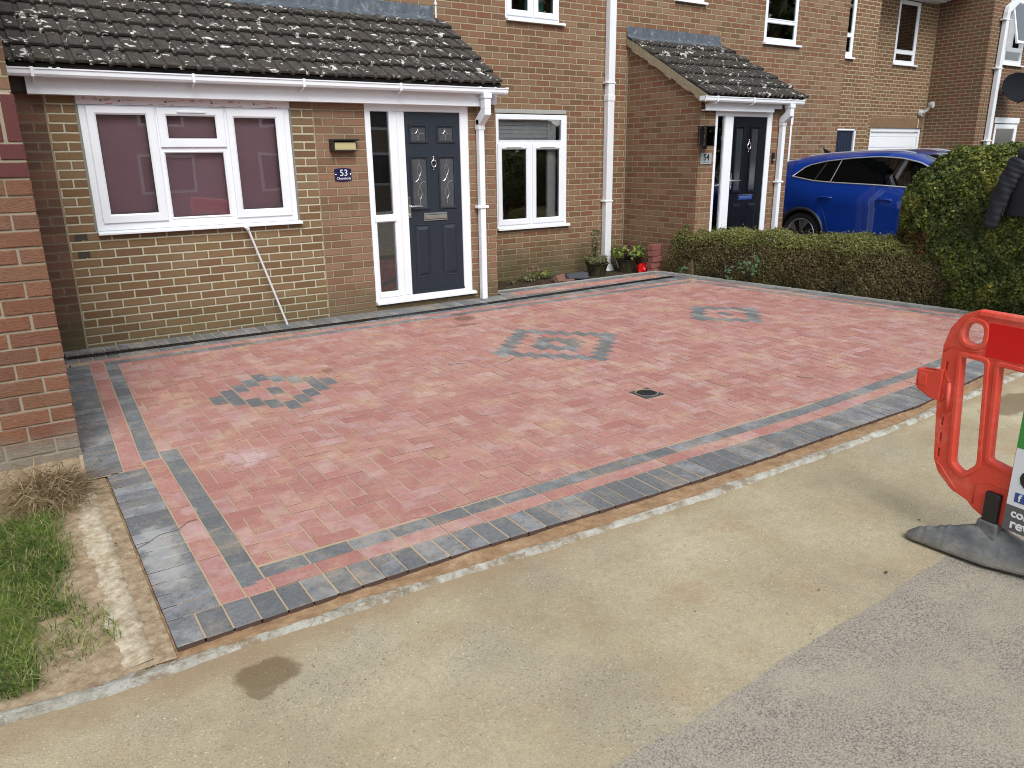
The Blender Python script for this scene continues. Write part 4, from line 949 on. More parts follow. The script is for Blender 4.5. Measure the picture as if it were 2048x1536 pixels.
m = MB(); m.box(4.555, 4.570, YP-0.002, YP+0.03, 0.2, 2.225); m.build('sealant', 'upvc_old', D53)
# kitchen window between the porches
W2 = window(H53, YM, (5.652, 6.812, 0.772, 2.222), [((5.695, 6.720, 1.895, 2.155), None), ((5.735, 6.125, 0.880, 1.783), (5.665, 6.195, 0.808, 1.850)), ((6.290, 6.680, 0.878, 1.781), (6.225, 6.775, 0.808, 1.848))],
    mulls=[(6.193, 6.228, 0.80, 1.845), (5.68, 6.78, 1.845, 1.885)], sill=(5.645, 6.850, 0.785, 0.742), fw=(0.04, 0.082, 0.042, 0.055), rdepth=1.6, room_mat='room', label='white kitchen window with slatted blind behind its top light')
trickle(W2, 5.80, 6.04, 1.815, YM); trickle(W2, 6.35, 6.60, 1.815, YM)
m = MB()
for z in np.arange(1.88, 2.17, 0.052): m.prism([(YM+0.11, z), (YM+0.125, z+0.050), (YM+0.128, z+0.050), (YM+0.113, z)], 5.70, 6.68, 'x')
m.build('blind', 'curtain_white', W2)
m = MB(); m.lathe((5.80, YM+0.22, 0.80), [(0.03, 0), (0.075, 0.05), (0.09, 0.13), (0.075, 0.20), (0.035, 0.235), (0.03, 0.26)], 20); m.build('vase', 'ceramic', W2, smooth=True)
m = MB()
for k in range(7):
    a = k*0.9; m.tube([(5.80, YM+0.22, 1.04), (5.80+0.03*math.cos(a), YM+0.22, 1.18), (5.80+0.055*math.cos(a), YM+0.22+0.02*math.sin(a), 1.30+0.05*math.sin(k*2.1))], [0.003, 0.002, 0.006], 5)
m.build('dried_stems', 'straw', W2)
m = MB(); m.box(5.60, 6.86, YM+0.08, YM+0.5, 0.74, 0.79); m.build('inner_sill', 'upvc_old', W2)
m = MB(); m.box(6.56, 6.70, YM+0.10, YM+0.14, 0.80, 2.20); m.build('curtain', 'curtain_white', W2)
m = MB(); m.box(5.640, 6.800, YM-0.006, YM+0.06, 2.234, 2.286); m.build('lintel', 'concrete', H53, bevel=0.004)
W3 = window(H53, YM, (5.822, 6.668, 3.365, 4.42), [((5.915, 6.165, 3.468, 4.33), (5.838, 6.238, 3.398, 4.40)), ((6.330, 6.570, 3.468, 4.33), (6.256, 6.650, 3.398, 4.40))],
    mulls=[(6.239, 6.255, 3.38, 4.41)], sill=(5.83, 6.745, 3.372, 3.330), fw=(0.025, 0.025, 0.038, 0.03), label='white upstairs casement window above the kitchen window')
m = MB(); m.box(6.30, 6.60, YM+0.25, YM+0.26, 3.35, 4.4); m.build('curtain', 'curtain_green', W3)
m = MB(); m.lathe((6.42, YM+0.16, 3.40), [(0.0, 0), (0.06, 0.03), (0.07, 0.09), (0.04, 0.14), (0, 0.15)], 16); m.sphere((6.45, YM+0.16, 3.72), 0.12); m.build('ornament', 'ceramic', W3, smooth=True)
m = MB(); m.lathe((6.03, YM+0.16, 3.36), [(0.04, 0), (0.04, 0.14), (0.015, 0.18), (0.012, 0.26)], 14); m.box(5.87, 6.2, YM+0.5, YM+0.51, 3.3, 4.4); m.build('bottle', 'obscure_blue', W3, smooth=False)
# tall downpipe
m = MB(); m.box(7.47, 7.585, 8.60, 8.69, 0.06, 5.2)
m.box(7.463, 7.592, 8.593, 8.695, 2.42, 2.50)
for z in (2.66, 1.055, 4.2): m.box(7.44, 7.60, 8.592, 8.695, z-0.012, z+0.012)
m.prism([(8.69, 0.20), (8.60, 0.14), (8.53, 0.06), (8.53, 0.02), (8.69, 0.02)], 7.46, 7.60, 'x')
m.build('downpipe', 'upvc_old', H53, bevel=0.006, label='tall white downpipe in the corner between the two porches')
m = MB(); m.box(6.135, 6.335, YM-0.004, YM+0.02, 0.14, 0.215); 
ab = m.build('air_brick', 'brick_far', H53); m = MB()
for i in range(8):
    for j in range(2): m.box(6.150+i*0.0225, 6.164+i*0.0225, YM-0.0055, YM, 0.152+j*0.03, 0.170+j*0.03)
m.build('vent_slot', 'seal', ab)
m = MB(); m.tube([(4.825, YM-0.012, 3.28), (4.825, YM-0.012, 4.9)], 0.011, 6); m.lathe((4.825, YM-0.012, 3.42), [(0.02, 0), (0.022, 0.012), (0.02, 0.024)], 10); m.build('cable', 'upvc_old', H53)
# main roof over the terrace
def big_roof(parent, x0, x1, y0, ez, depth=4.2, rise=2.4):
    m = MB(); m.prism([(y0-0.35, ez), (y0-0.35, ez+0.12), (y0+depth, ez+rise+0.12), (y0+2*depth, ez+0.12), (y0+2*depth, ez)], x0, x1, 'x'); r_ = m.build('roof', 'tile', parent)
    m = MB(); m.box(x0, x1, y0-0.375, y0-0.352, ez-0.04, ez+0.12); m.build('fascia', 'upvc', r_)
big_roof(H53, -3.0, 7.575, YM, 5.2)

# ================================================================ HOUSE 54
H54 = empty('brick_house', (9.0, 8.0, 0), 'brick terraced house number 54 with narrow lean-to porch and near-black front door', 'house')
Y4 = 7.28
m = MB(); wall(m, 'y', YM, 7.578, 13.02, 0.0, 5.2, [(8.785, 9.385, 3.845, 4.7), (10.795, 11.615, 3.40, 4.75)]); wall(m, 'x', 13.02, YM, 9.6, 0.0, 5.2, face=1)
m.build('wall', 'brick_main', H54)
m = MB(); wall(m, 'x', 7.9, Y4, YM-0.001, 0.0, 2.36); m.add([(7.9, Y4, 2.36), (7.9, YM, 2.36), (7.9, YM, 3.19)], [(0, 1, 2)])
wall(m, 'y', Y4, 7.9, 9.765, 0.0, 2.40, [(8.19, 9.352, 0.15, 2.245)]); wall(m, 'x', 9.765, Y4, YM, 0.0, 2.36, face=1); m.add([(9.765, Y4, 2.36), (9.765, YM, 2.36), (9.765, YM, 3.19)], [(0, 1, 2)])
m.build('porch_wall', 'brick_54', H54)
m = MB(); m.box(7.888, 7.899, YM-0.012, YM-0.001, 0.0, 3.2); m.build('mortar_joint', 'mortar_verge', H54)
rf = tiled('roof', 7.86, 9.83, 7.085, 2.408, 8.69, 3.272, 6, H54, period=0.10, rib=0.040, hgt=0.019, seed=9)
flash(rf, 7.86, 9.78, YM, 3.285, 3.415)
m = MB()
for k in range(14):
    t0, t1 = k/14, (k+1)/14; ya, yb = 7.14+1.55*t0, 7.14+1.55*t1; za, zb = 2.395+0.855*t0, 2.395+0.855*t1
    dd = 0.098+0.012*math.sin(k*2.3); m.prism([(ya, za+0.02), (yb, zb+0.02), (yb, zb-dd), (ya, za-dd+0.004*math.sin(k*5))], 7.858+0.004*math.sin(k*3.1), 7.899, 'x')
m.build('verge', 'mortar_verge', rf)
m = MB(); m.box(7.91, 9.27, 7.195, 7.215, 2.232, 2.345); m.box(7.91, 9.27, 7.215, Y4-0.002, 2.232, 2.246); m.box(9.27, 9.44, 7.20, 7.24, 2.28, 2.345); m.build('fascia', 'upvc', H54, bevel=0.002)
m = MB(); gutter(m, 7.76, 9.765, 7.135, 2.398); gu = m.build('gutter', 'upvc', H54)
m = MB()
for x, ww in ((9.44, 0.022), (9.60, 0.022), (9.755, 0.025)): gutter_band(m.mark(), x, ww, 7.135, 2.40)
m.mark().add([(7.76, 7.075, 2.40), (7.76, 7.185, 2.40), (7.76, 7.175, 2.335), (7.76, 7.09, 2.335), (7.785, 7.075, 2.40), (7.785, 7.185, 2.40), (7.785, 7.175, 2.335), (7.785, 7.09, 2.335)], [(0, 1, 2, 3), (4, 5, 6, 7), (0, 3, 7, 4), (3, 2, 6, 7)])
m.each('gutter_joint', 'upvc', gu)
m = MB()
for x in (7.985, 8.691): m.mark().box(x-0.010, x+0.010, 7.069, 7.082, 2.335, 2.404); m.tube([(x, 7.075, 2.336), (x, 7.10, 2.318), (x, 7.17, 2.312), (x, 7.20, 2.30)], 0.008, 6)
m.each('gutter_bracket', 'upvc', gu)
m = MB(); m.box(9.475, 9.575, 7.08, 7.19, 2.29, 2.34); m.box(9.485, 9.565, 7.09, 7.18, 2.23, 2.30); m.prism([(7.09, 2.24), (7.18, 2.24), (7.265, 2.17), (7.265, 2.10), (7.195, 2.10), (7.09, 2.18)], 9.485, 9.565, 'x')
m.box(9.495, 9.562, 7.20, 7.268, 0.09, 2.13); m.box(9.488, 9.569, 7.193, 7.275, 2.06, 2.15); m.box(9.46, 9.60, 7.192, 7.275, 1.285, 1.31); m.build('downpipe', 'upvc', H54, bevel=0.005, label='short square white downpipe beside the number 54 door')
m = MB(); m.tube([(11.53, 8.63, 0.08), (11.53, 8.63, 2.28)], 0.055, 14); m.lathe((11.53, 8.63, 2.14), [(0.058, 0), (0.066, 0.01), (0.066, 0.14), (0.058, 0.15)], 14); m.build('soil_pipe', 'upvc', H54)
# door 54
m = MB(); m.ring((8.192, 9.350, 0.17, 2.243), (8.24, 9.255, 0.21, 2.172), Y4-0.004, Y4+0.07, 0.008); m.box(8.385, 8.545, Y4-0.001, Y4+0.066, 0.21, 2.171); D54 = m.build('door_frame', 'upvc', H54)
m = MB(); m.box(8.235, 8.39, Y4+0.02, Y4+0.026, 0.2, 2.175); m.build('sidelight_pane', 'glass', D54)
m = MB(); m.box(8.23, 8.40, Y4+0.075, Y4+0.09, 0.2, 2.175); m.build('sidelight_backing', 'obscure_blue', D54)
m = MB(); wall(m, 'y', Y4+0.012, 8.548, 9.252, 0.215, 2.170, [(8.640, 8.775, 1.205, 2.025), (8.955, 9.095, 1.205, 2.025)], reveal=0.02); DR4 = m.build('door', 'door_dark', D54, label='near-black panelled front door with two tall frosted panes')
m = MB()
for a in ((8.605, 8.81, 1.165, 2.062), (8.92, 9.13, 1.165, 2.062)):
    o = 0.036; m.ring(a, (a[0]+o, a[1]-o, a[2]+o, a[3]-o), Y4-0.001, Y4+0.02, 0.012)
for a in ((8.648, 8.812, 0.41, 1.02), (8.965, 9.135, 0.41, 1.02)):
    m.add([(a[0], Y4+0.0115, a[2]), (a[1], Y4+0.0115, a[2]), (a[1], Y4+0.0115, a[3]), (a[0], Y4+0.0115, a[3]), (a[0]+0.03, Y4-0.001, a[2]+0.035), (a[1]-0.03, Y4-0.001, a[2]+0.035), (a[1]-0.03, Y4-0.001, a[3]-0.035), (a[0]+0.03, Y4-0.001, a[3]-0.035)], [(0, 1, 5, 4), (1, 2, 6, 5), (2, 3, 7, 6), (3, 0, 4, 7), (4, 5, 6, 7)])
m.build('panel_moulding', 'door_dark', DR4)
for a in ((8.638, 8.777), (8.953, 9.097)):
    m = MB(); m.box(a[0], a[1], Y4+0.019, Y4+0.024, 1.2, 2.03); m.build('glazing', 'obscure_blue', DR4)
knocker(DR4, 8.888, 1.80, Y4+0.006, 1.15); letterplate(DR4, 8.742, 9.048, 1.066, 1.140, Y4+0.008, 'fblue'); lever(DR4, 8.572, 1.338, Y4+0.006, 0.15)
# upstairs windows of 54
window(H54, YM, (8.787, 9.383, 3.85, 4.68), [((8.85, 9.32, 3.93, 4.6), None)], sill=(8.77, 9.42, 3.856, 3.812), label='white upstairs window above the number 54 porch roof')
W = window(H54, YM, (10.797, 11.613, 3.405, 4.73), [((10.858, 11.552, 3.760, 4.66), None), ((10.858, 11.552, 3.478, 3.690), None)], mulls=[(10.81, 11.60, 3.69, 3.745)], sill=(10.775, 11.72, 3.41, 3.368), room_mat='room', label='white upstairs window with green curtain right of the number 54 porch')
m = MB()
for k in range(10): x = 11.22+k*0.037; m.tube([(x, YM+0.115+0.01*(k % 2), 3.40), (x, YM+0.115+0.01*(k % 2), 4.7)], 0.022, 6)
m.build('curtain', 'curtain_green', W)
m = MB()
for k in range(4): x = 11.10+k*0.03; m.tube([(x, YM+0.11+0.01*(k % 2), 3.40), (x, YM+0.11, 4.7)], 0.016, 6)
m.build('net_curtain', 'curtain_white', W)
big_roof(H54, 7.578, 13.15, YM, 5.2)
# ================================================================ stepped house behind the car
H55 = empty('brick_house', (16, 10, 0), 'stepped back brick house with white garage door and narrow blue door behind the blue car', 'house')
m = MB(); wall(m, 'y', 9.6, 13.02, 15.40, 0.0, 5.3, [(13.75, 14.585, 3.46, 4.9), (14.05, 14.97, 0.0, 2.135)]); wall(m, 'x', 15.40, 9.6, 10.4, 0.0, 5.3, face=1); m.build('wall', 'brick_far', H55)
m = MB(); wall(m, 'y', 10.4, 15.40, 18.98, 0.0, 5.3, [(17.37, 18.22, 3.575, 4.90), (16.80, 18.92, 0.0, 2.215)], reveal=0.12); m.build('wall', 'brick_far', H55)
window(H55, 9.6, (13.76, 14.58, 3.47, 4.88), [((13.83, 14.50, 3.90, 4.80), None), ((13.83, 14.50, 3.56, 3.82), None)], sill=(13.74, 14.63, 3.475, 3.43), mulls=[(13.80, 14.53, 3.83, 3.89)], fw=(0.06, 0.078, 0.078, 0.07), label='narrow white window partly hidden by the corner of house 54')
W = window(H55, 10.4, (17.372, 18.218, 3.58, 4.88), [((17.44, 18.13, 3.875, 4.80), None), ((17.44, 18.13, 3.655, 3.785), None)], mulls=[(17.39, 18.20, 3.79, 3.86)], sill=(17.35, 18.32, 3.585, 3.545), fw=(0.06, 0.078, 0.064, 0.07), label='white upstairs window with white curtain above the garage door')
m = MB()
for k in range(5): x = 17.72+k*0.045; m.tube([(x+0.02, 10.56, 3.6), (x+0.05, 10.56, 4.3), (x+0.02, 10.56, 4.85)], 0.03, 6)
m.build('curtain', 'curtain_white', W)
m = MB(); m.box(14.05, 14.965, 9.62, 9.66, 0.0, 2.13); bd = m.build('side_door', 'blue_door', H55, label='narrow dark blue boarded door')
m = MB()
for k in range(9): m.box(14.06+k*0.1, 14.067+k*0.1, 9.616, 9.621, 0.0, 2.1)
m.build('board_groove', 'seal', bd)
m = MB(); m.box(14.93, 14.975, 9.585, 9.66, 0, 2.135); m.box(14.05, 14.975, 9.585, 9.66, 2.11, 2.14); m.build('door_frame', 'upvc', bd)
m = MB(); m.box(16.8, 18.92, 10.43, 10.52, 2.13, 2.21); m.box(16.8, 16.87, 10.43, 10.52, 0, 2.13); m.box(18.85, 18.92, 10.43, 10.52, 0, 2.13); gf = m.build('garage_door_frame', 'upvc', H55, bevel=0.004)
m = MB(); m.box(16.87, 18.85, 10.48, 10.50, 0, 2.12); m.box(16.87, 18.85, 10.465, 10.482, 2.02, 2.12)
for z in (0.1, 0.58, 1.06, 1.54): m.box(16.87, 18.82, 10.462, 10.482, z+0.02, z+0.235); m.box(16.87, 18.82, 10.462, 10.482, z+0.25, z+0.47)
m.build('garage_door', 'upvc', gf, bevel=0.006, label='white ribbed up-and-over garage door')
m = MB(); sr = random.Random(5)
for k in range(29): x = 16.76+k*0.075; m.box(x, x+0.064, 10.394, 10.41, 2.222, 2.432)
so = m.build('soldier_course', 'soldier', H55, bevel=0.003)
m = MB(); m.box(16.75, 18.94, 10.3985, 10.405, 2.215, 2.44); m.build('soldier_mortar', 'mortar_verge', so)
m = MB(); gutter(m, 15.0, 18.77, 10.08, 4.985); m.box(15.0, 18.80, 10.14, 10.4, 4.90, 4.93); m.build('gutter', 'upvc', H55)
big_roof(H55, 13.15, 18.98, 9.75, 5.25)
# ================================================================ projecting wing at the far right
HW = empty('brick_house', (21, 9.5, 0), 'projecting brick house wing at the right edge with white downpipe and satellite dish', 'house')
YW = 9.18
m = MB(); wall(m, 'x', 18.98, YW, 10.4, 0.0, 5.6); wall(m, 'y', YW, 18.98, 26.0, 0.0, 5.6, [(19.68, 20.60, 3.56, 4.95), (19.835, 20.96, 0.9, 2.29)]); m.build('wall', 'brick_wing', HW)
m = MB(); m.box(18.968, 18.98, 10.385, 10.40, 0, 5.2); m.build('mortar_joint', 'mortar_verge', HW)
W = window(HW, YW, (19.69, 20.59, 3.575, 4.93), [((19.79, 20.49, 3.66, 3.83), None)], mulls=[(19.76, 20.52, 3.842, 3.93)], sill=(19.67, 20.66, 3.58, 3.54), fw=(0.088, 0.088, 0.074, 0.06), label='white upstairs window with its top light propped open')
m = MB(); m.X = Matrix.Translation((0, YW-0.02, 4.90)) @ Matrix.Rotation(R(-14), 4, 'X') @ Matrix.Translation((0, -(YW-0.02), -4.90))
m.ring((19.70, 20.58, 3.95, 4.90), (19.76, 20.52, 4.01, 4.84), YW-0.03, YW+0.01, 0.01); m.build('sash', 'upvc', W)
m = MB(); m.X = Matrix.Translation((0, YW-0.02, 4.90)) @ Matrix.Rotation(R(-14), 4, 'X') @ Matrix.Translation((0, -(YW-0.02), -4.90)); m.box(19.75, 20.53, YW-0.012, YW-0.006, 4.0, 4.85); m.build('pane', 'glass', W)
m = MB(); m.box(20.0, 20.5, YW+0.2, YW+0.22, 3.6, 4.9); m.build('curtain', 'curtain_white', W)
W = window(HW, YW, (19.845, 20.95, 0.91, 2.275), [((19.93, 20.83, 1.0, 2.17), None)], fw=(0.07, 0.11, 0.08, 0.09), room_mat='room', label='white ground floor window above the rounded bush')
m = MB()
for k in range(7): x = 20.40+k*0.05; m.tube([(x, YW+0.2, 0.95), (x, YW+0.2, 2.25)], 0.03, 6)
m.build('curtain', 'curtain_white', W)
m = MB(); m.box(19.79, 20.98, YW-0.02, YW+0.05, 2.295, 2.42); m.build('lintel', 'upvc', HW, bevel=0.004)
m = MB(); m.box(19.37, 19.50, YW-0.12, YW-0.02, 0.0, 4.62); m.prism([(19.37, 4.60), (19.50, 4.60), (20.05, 4.95), (20.05, 5.08), (19.40, 4.72)], YW-0.12, YW-0.02, 'y')
for z in (1.9, 3.45, 4.45): m.box(19.28, 19.54, YW-0.13, YW-0.01, z-0.015, z+0.015)
m.build('downpipe', 'upvc_old', HW, bevel=0.01, label='white downpipe with an offset bend at its top')
m = MB(); m.tube([(19.14, YW-0.01, 0.0), (19.16, YW-0.01, 1.5), (19.17, YW-0.01, 2.86), (19.20, YW-0.012, 2.92), (19.26, YW-0.014, 2.90)], 0.008, 5); m.build('cable', 'mortar_verge', HW)
m = MB(); gutter(m, 20.0, 26.0, YW-0.10, 5.15); m.build('gutter', 'upvc', HW)
big_roof(HW, 18.98, 26.0, YW, 5.6)
# ================================================================ neighbour on the left
H52 = empty('brick_house', (-1.5, 6.5, 0), 'orange brick side wall glimpsed left of the gutter above the boundary wall', 'house')
m = MB(); m.quad((0.235, 5.30, 0), (0.315, 7.40, 0), (0.315, 7.40, 2.50), (0.235, 5.30, 2.50)); m.quad((-2.9, 5.30, 0), (0.235, 5.30, 0), (0.235, 5.30, 2.50), (-2.9, 5.30, 2.50)); m.quad((0.315, 7.40, 0), (0.25, 7.60, 0), (0.25, 7.60, 2.30), (0.315, 7.40, 2.30))
m.build('wall', 'brick_porch', H52)
m = MB(); m.prism([(5.1, 2.50), (8.69, 4.6), (8.69, 4.5), (5.1, 2.42)], -2.9, 0.20, 'x'); m.build('roof', 'tile', H52)

# ================================================================ SMALL THINGS ON THE WALLS
t = empty('wall_lamp', (3.1, YP, 1.82), 'black flat bulkhead wall lamp with cream lens above the number 53 sign', 'wall lamp')
m = MB(); m.box(2.952, 3.245, YP-0.085, YP, 1.868, 1.882); m.box(2.952, 2.974, YP-0.083, YP, 1.765, 1.868); m.box(2.974, 3.222, YP-0.012, YP, 1.765, 1.868); m.box(2.974, 3.215, YP-0.075, YP-0.012, 1.765, 1.776); m.build('housing', 'black', t, bevel=0.003)
m = MB(); m.box(2.990, 3.212, YP-0.062, YP-0.012, 1.777, 1.850); m.build('lens', 'cream', t, bevel=0.006)
t = empty('house_number_sign', (3.075, YP, 1.54), 'navy enamel house sign reading 53 Charefields left of the front door', 'house sign')
m = MB(); pts = [(2.985, 1.482), (2.985, 1.595)]
pts += [(2.985+0.18*k/10, 1.595+0.010*math.sin(math.pi*k/10)) for k in range(1, 11)] + [(3.165, 1.482)] + [(3.165-0.18*k/10, 1.482-0.010*math.sin(math.pi*k/10)) for k in range(1, 10)]
m.prism(pts, YP-0.008, YP-0.001, 'y'); m.build('plate', 'plate_navy', t, bevel=0.002)
text_obj('number_lettering', '53', 0.088, (3.040, YP-0.0085, 1.528), (1, 0, 0), (0, 0, 1), 'text_white', t)
text_obj('street_lettering', 'Charefields', 0.033, (3.006, YP-0.0085, 1.492), (1, 0, 0), (0, 0, 1), 'text_white', t)
m = MB(); m.mark().sphere((2.998, YP-0.009, 1.543), 0.006, 8, 4); m.mark().sphere((3.153, YP-0.009, 1.543), 0.006, 8, 4); m.each('screw', 'chrome', t)
t = empty('wall_lantern', (8.05, Y4, 1.9), 'black glazed coach lantern on the brick pier of number 54', 'wall lantern')
m = MB()
lx0, lx1, ly0, ly1, lz0, lz1 = 7.835, 8.005, Y4-0.17, Y4-0.03, 1.80, 2.03
for x in (lx0, lx1-0.012):
    for y_ in (ly0, ly1-0.012): m.box(x, x+0.012, y_, y_+0.012, lz0, lz1)
m.box(lx0-0.004, lx1+0.004, ly0-0.004, ly1+0.004, lz1, lz1+0.014); m.box(lx0-0.003, lx1+0.003, ly0-0.003, ly1+0.003, lz0-0.012, lz0); m.box(7.91, 7.955, Y4-0.03, Y4, lz0+0.01, lz1)
m.lathe((7.90, Y4-0.10, 1.775), [(0.0, -0.025), (0.024, -0.02), (0.03, 0.0), (0.026, 0.02)], 12); m.build('lantern_frame', 'black', t)
m = MB(); m.box(lx0+0.003, lx1-0.003, ly0+0.004, ly0+0.007, lz0, lz1); m.build('lantern_glass', 'glass', t)
m = MB(); m.tube([(7.925, Y4-0.1, 1.80), (7.925, Y4-0.1, 1.86)], 0.012, 8); m.build('lamp_holder', 'black', t)
m = MB(); m.sphere((7.925, Y4-0.1, 1.915), 0.028, sc3=(1, 1, 1.3)); m.build('bulb', 'cream', t, smooth=True)
t = empty('house_number_sign', (8.04, Y4, 1.63), 'square steel house sign reading 54 beside the near-black door', 'house sign')
m = MB(); m.box(7.935, 8.145, Y4-0.012, Y4-0.006, 1.563, 1.707); m.build('plate', 'plate_glass', t, bevel=0.002)
text_obj('number_lettering', '54', 0.118, (7.985, Y4-0.0128, 1.612), (1, 0, 0), (0, 0, 1), 'ink', t, bold=0.0015)
m = MB(); m.box(7.99, 8.11, Y4-0.0128, Y4-0.012, 1.586, 1.591); m.build('sign_line', 'ink', t)
t = empty('video_doorbell', (9.43, Y4, 1.63), 'slim black video doorbell between the dark door and its downpipe', 'doorbell')
m = MB(); m.box(9.395, 9.445, Y4-0.028, Y4, 1.565, 1.70); m.build('body', 'black', t, bevel=0.006)
m = MB(); m.lathe((9.42, Y4-0.028, 1.60), [(0.012, 0), (0.012, -0.003), (0.0, -0.004)], 12, 'y'); m.build('button', 'steel', t)
m = MB(); m.lathe((9.42, Y4-0.028, 1.67), [(0.009, 0), (0.009, -0.003), (0.0, -0.004)], 12, 'y'); m.build('lens', 'seal', t)
# satellite dish
t = empty('satellite_dish', (20.1, YW, 3.0), 'dark grey oval satellite dish on the wing wall beside the long downpipe', 'satellite dish')
dv = Vector((-0.42, -0.86, 0.27)).normalized(); da = dv.cross(Vector((0, 0, 1))).normalized(); db = da.cross(dv); dc = Vector((19.90, 8.88, 3.02))
m = MB(); prof = [(r_, 0.09*r_*r_/(0.4*0.4)) for r_ in np.linspace(0.0, 0.42, 8)]
vs = []; fs = []
for side_ in (0.0, -0.012):
    for r_, h in prof:
        for j in range(32):
            q = 2*math.pi*j/32; vs.append(dc + da*(r_*1.0*math.cos(q)) + db*(r_*0.80*math.sin(q)) + dv*(h+side_))
n_ = len(prof)
for s_ in range(2):
    for k in range(n_-1):
        for j in range(32): fs.append((s_*n_*32+k*32+j, s_*n_*32+k*32+(j+1) % 32, s_*n_*32+(k+1)*32+(j+1) % 32, s_*n_*32+(k+1)*32+j))
for j in range(32): a_ = (n_-1)*32; fs.append((a_+j, a_+(j+1) % 32, a_+n_*32+(j+1) % 32, a_+n_*32+j))
m.add(vs, fs); m.build('reflector', 'dish', t, smooth=False)
m = MB(); m.tube([dc-db*0.33+dv*0.02, dc-db*0.30+dv*0.34], 0.014, 6); m.tube([dc-db*0.30+dv*0.30, dc-db*0.24+dv*0.40], 0.032, 8); m.build('feed_arm', 'black', t)
m = MB(); m.tube([dc-dv*0.01, dc-dv*0.10, (19.98, YW, 2.95)], 0.022, 8); m.build('wall_bracket', 'black', t)
t = empty('flood_lamp', (18.9, 10.35, 2.65), 'silver angled outdoor lamp in the corner above the garage door', 'outdoor lamp')
m = MB(); m.lathe((18.72, 10.37, 2.55), [(0.0, -0.06), (0.07, -0.05), (0.085, 0.0), (0.07, 0.03)], 16, 'y'); m.tube([(18.72, 10.32, 2.55), (18.77, 10.24, 2.61), (18.79, 10.20, 2.70)], 0.032, 8); m.build('bracket', 'steel', t)
m = MB(); m.lathe((18.80, 10.18, 2.73), [(0.04, 0.06), (0.07, 0.0), (0.07, -0.05), (0.0, -0.05)], 16, 'y'); m.build('lamp_head', 'steel', t, smooth=False)
m = MB(); m.tube([(18.72, 10.392, 2.5), (18.72, 10.392, 2.22)], 0.008, 5); m.build('cable', 'upvc_old', t)

# ================================================================ boundary wall, its end pier facing the camera (bricks modelled)
t = empty('boundary_wall', (-0.1, 5.0, 0), 'weathered orange brick boundary wall end with a brick-on-edge top at the left edge', 'wall')
def brickwork(x0, x1, z0, courses, Y, hh=0.0795, L=0.228, face_mat=0, seed=2):
    rd = random.Random(seed); m = MB()
    for c in range(courses):
        mi_ = 1 if c >= courses-2 else 0
        z = z0+c*hh; x = x1 - (0 if c % 2 == 0 else L/2)
        cols = []
        if c % 2: cols.append((x1-L/2, x1))
        while x > x0: cols.append((max(x-L, x0), x)); x -= L
        for a, b in cols:
            if b-a < 0.02: continue
            j = 0.0068; yy = Y+rd.uniform(-0.0025, 0.002); m.rnd = rd.random(); m.cur = mi_
            a2, b2 = a+j*rd.uniform(0.6, 1.3), b-(j*rd.uniform(0.6, 1.3) if b < x1-0.001 else rd.uniform(-0.002, 0.002)); c2, d2 = z+j*rd.uniform(0.7, 1.3), z+hh-j*rd.uniform(0.7, 1.3)
            nx = 9; e = 0.0035
            # face grid with irregular outline
            vs = []; fs = []
            for iz, zz in enumerate((c2, c2+e, (c2+d2)/2, d2-e, d2)):
                for ix in range(nx):
                    tt = ix/(nx-1); xx = a2+(b2-a2)*tt; edge_ = iz in (0, 4) or ix in (0, nx-1)
                    vs.append((xx+(rd.uniform(-0.001, 0.001) if edge_ else 0), yy+(0.004 if edge_ else 0)+rd.uniform(-0.0006, 0.0006), zz+(rd.uniform(-0.0014, 0.0014) if edge_ else 0)))
            for iz in range(4):
                for ix in range(nx-1): k = iz*nx+ix; fs.append((k, k+1, k+nx+1, k+nx))
            m.add(vs, fs)
            o = 0.06; ring_ = [(a2, c2), (b2, c2), (b2, d2), (a2, d2)]
            for q in range(4):
                p, r_ = ring_[q], ring_[(q+1) % 4]; m.quad((p[0], yy+0.004, p[1]), (r_[0], yy+0.004, r_[1]), (r_[0], yy+o, r_[1]), (p[0], yy+o, p[1]))
    return m
g = G('old_orange_brick'); P = g.pos(); r = attr(g, 'rnd')
c = g.ramp(r, [(0.0, (0.235, 0.105, 0.060)), (0.3, (0.265, 0.13, 0.075)), (0.55, (0.205, 0.093, 0.058)), (0.8, (0.235, 0.125, 0.075)), (1.0, (0.165, 0.085, 0.06))])
stw = g.noise(g.scale(P, (1, 1, 3.2)), 42.0, 5.0, 0.7, dist=0.8)
c = g.mix(g.ma('MULTIPLY', g.sm(stw, 0.42, 0.68), 0.5), c, (0.115, 0.05, 0.035))
c = g.mix(g.ma('MULTIPLY', g.sm(g.noise(P, 5.0, 5.0, 0.7), 0.52, 0.78), 0.40), c, (0.30, 0.24, 0.20))
c = g.mix(g.ma('MULTIPLY', g.sm(g.noise(P, 90.0, 2.0), 0.70, 0.78), 0.6), c, (0.5, 0.46, 0.40))
pz = g.xyz(P)[2]
c = g.mix(g.sm(g.ma('ADD', pz, g.ma('MULTIPLY', g.ma('SUBTRACT', g.noise(P, 8.0, 5.0, 0.7), 0.5), 0.16)), 0.10, 0.24, 0.92, 0.0), c, g.mix(g.noise(P, 35.0, 5.0, 0.7), (0.33, 0.30, 0.245), (0.17, 0.15, 0.115)))
M['old_brick'] = g.pbr(c, 0.9, spec=0.25, normal=g.bump(g.ma('ADD', stw, g.ma('MULTIPLY', g.noise(P, 120.0, 4.0, 0.7), 0.5)), 0.010, 0.95))
g = G('red_textured_brick'); P = g.pos(); zz = g.xyz(P)
zig = g.ma('SINE', g.ma('ADD', g.ma('MULTIPLY', zz[0], 900.0), g.ma('MULTIPLY', g.ma('PINGPONG', zz[2], 0.004), 900.0)))
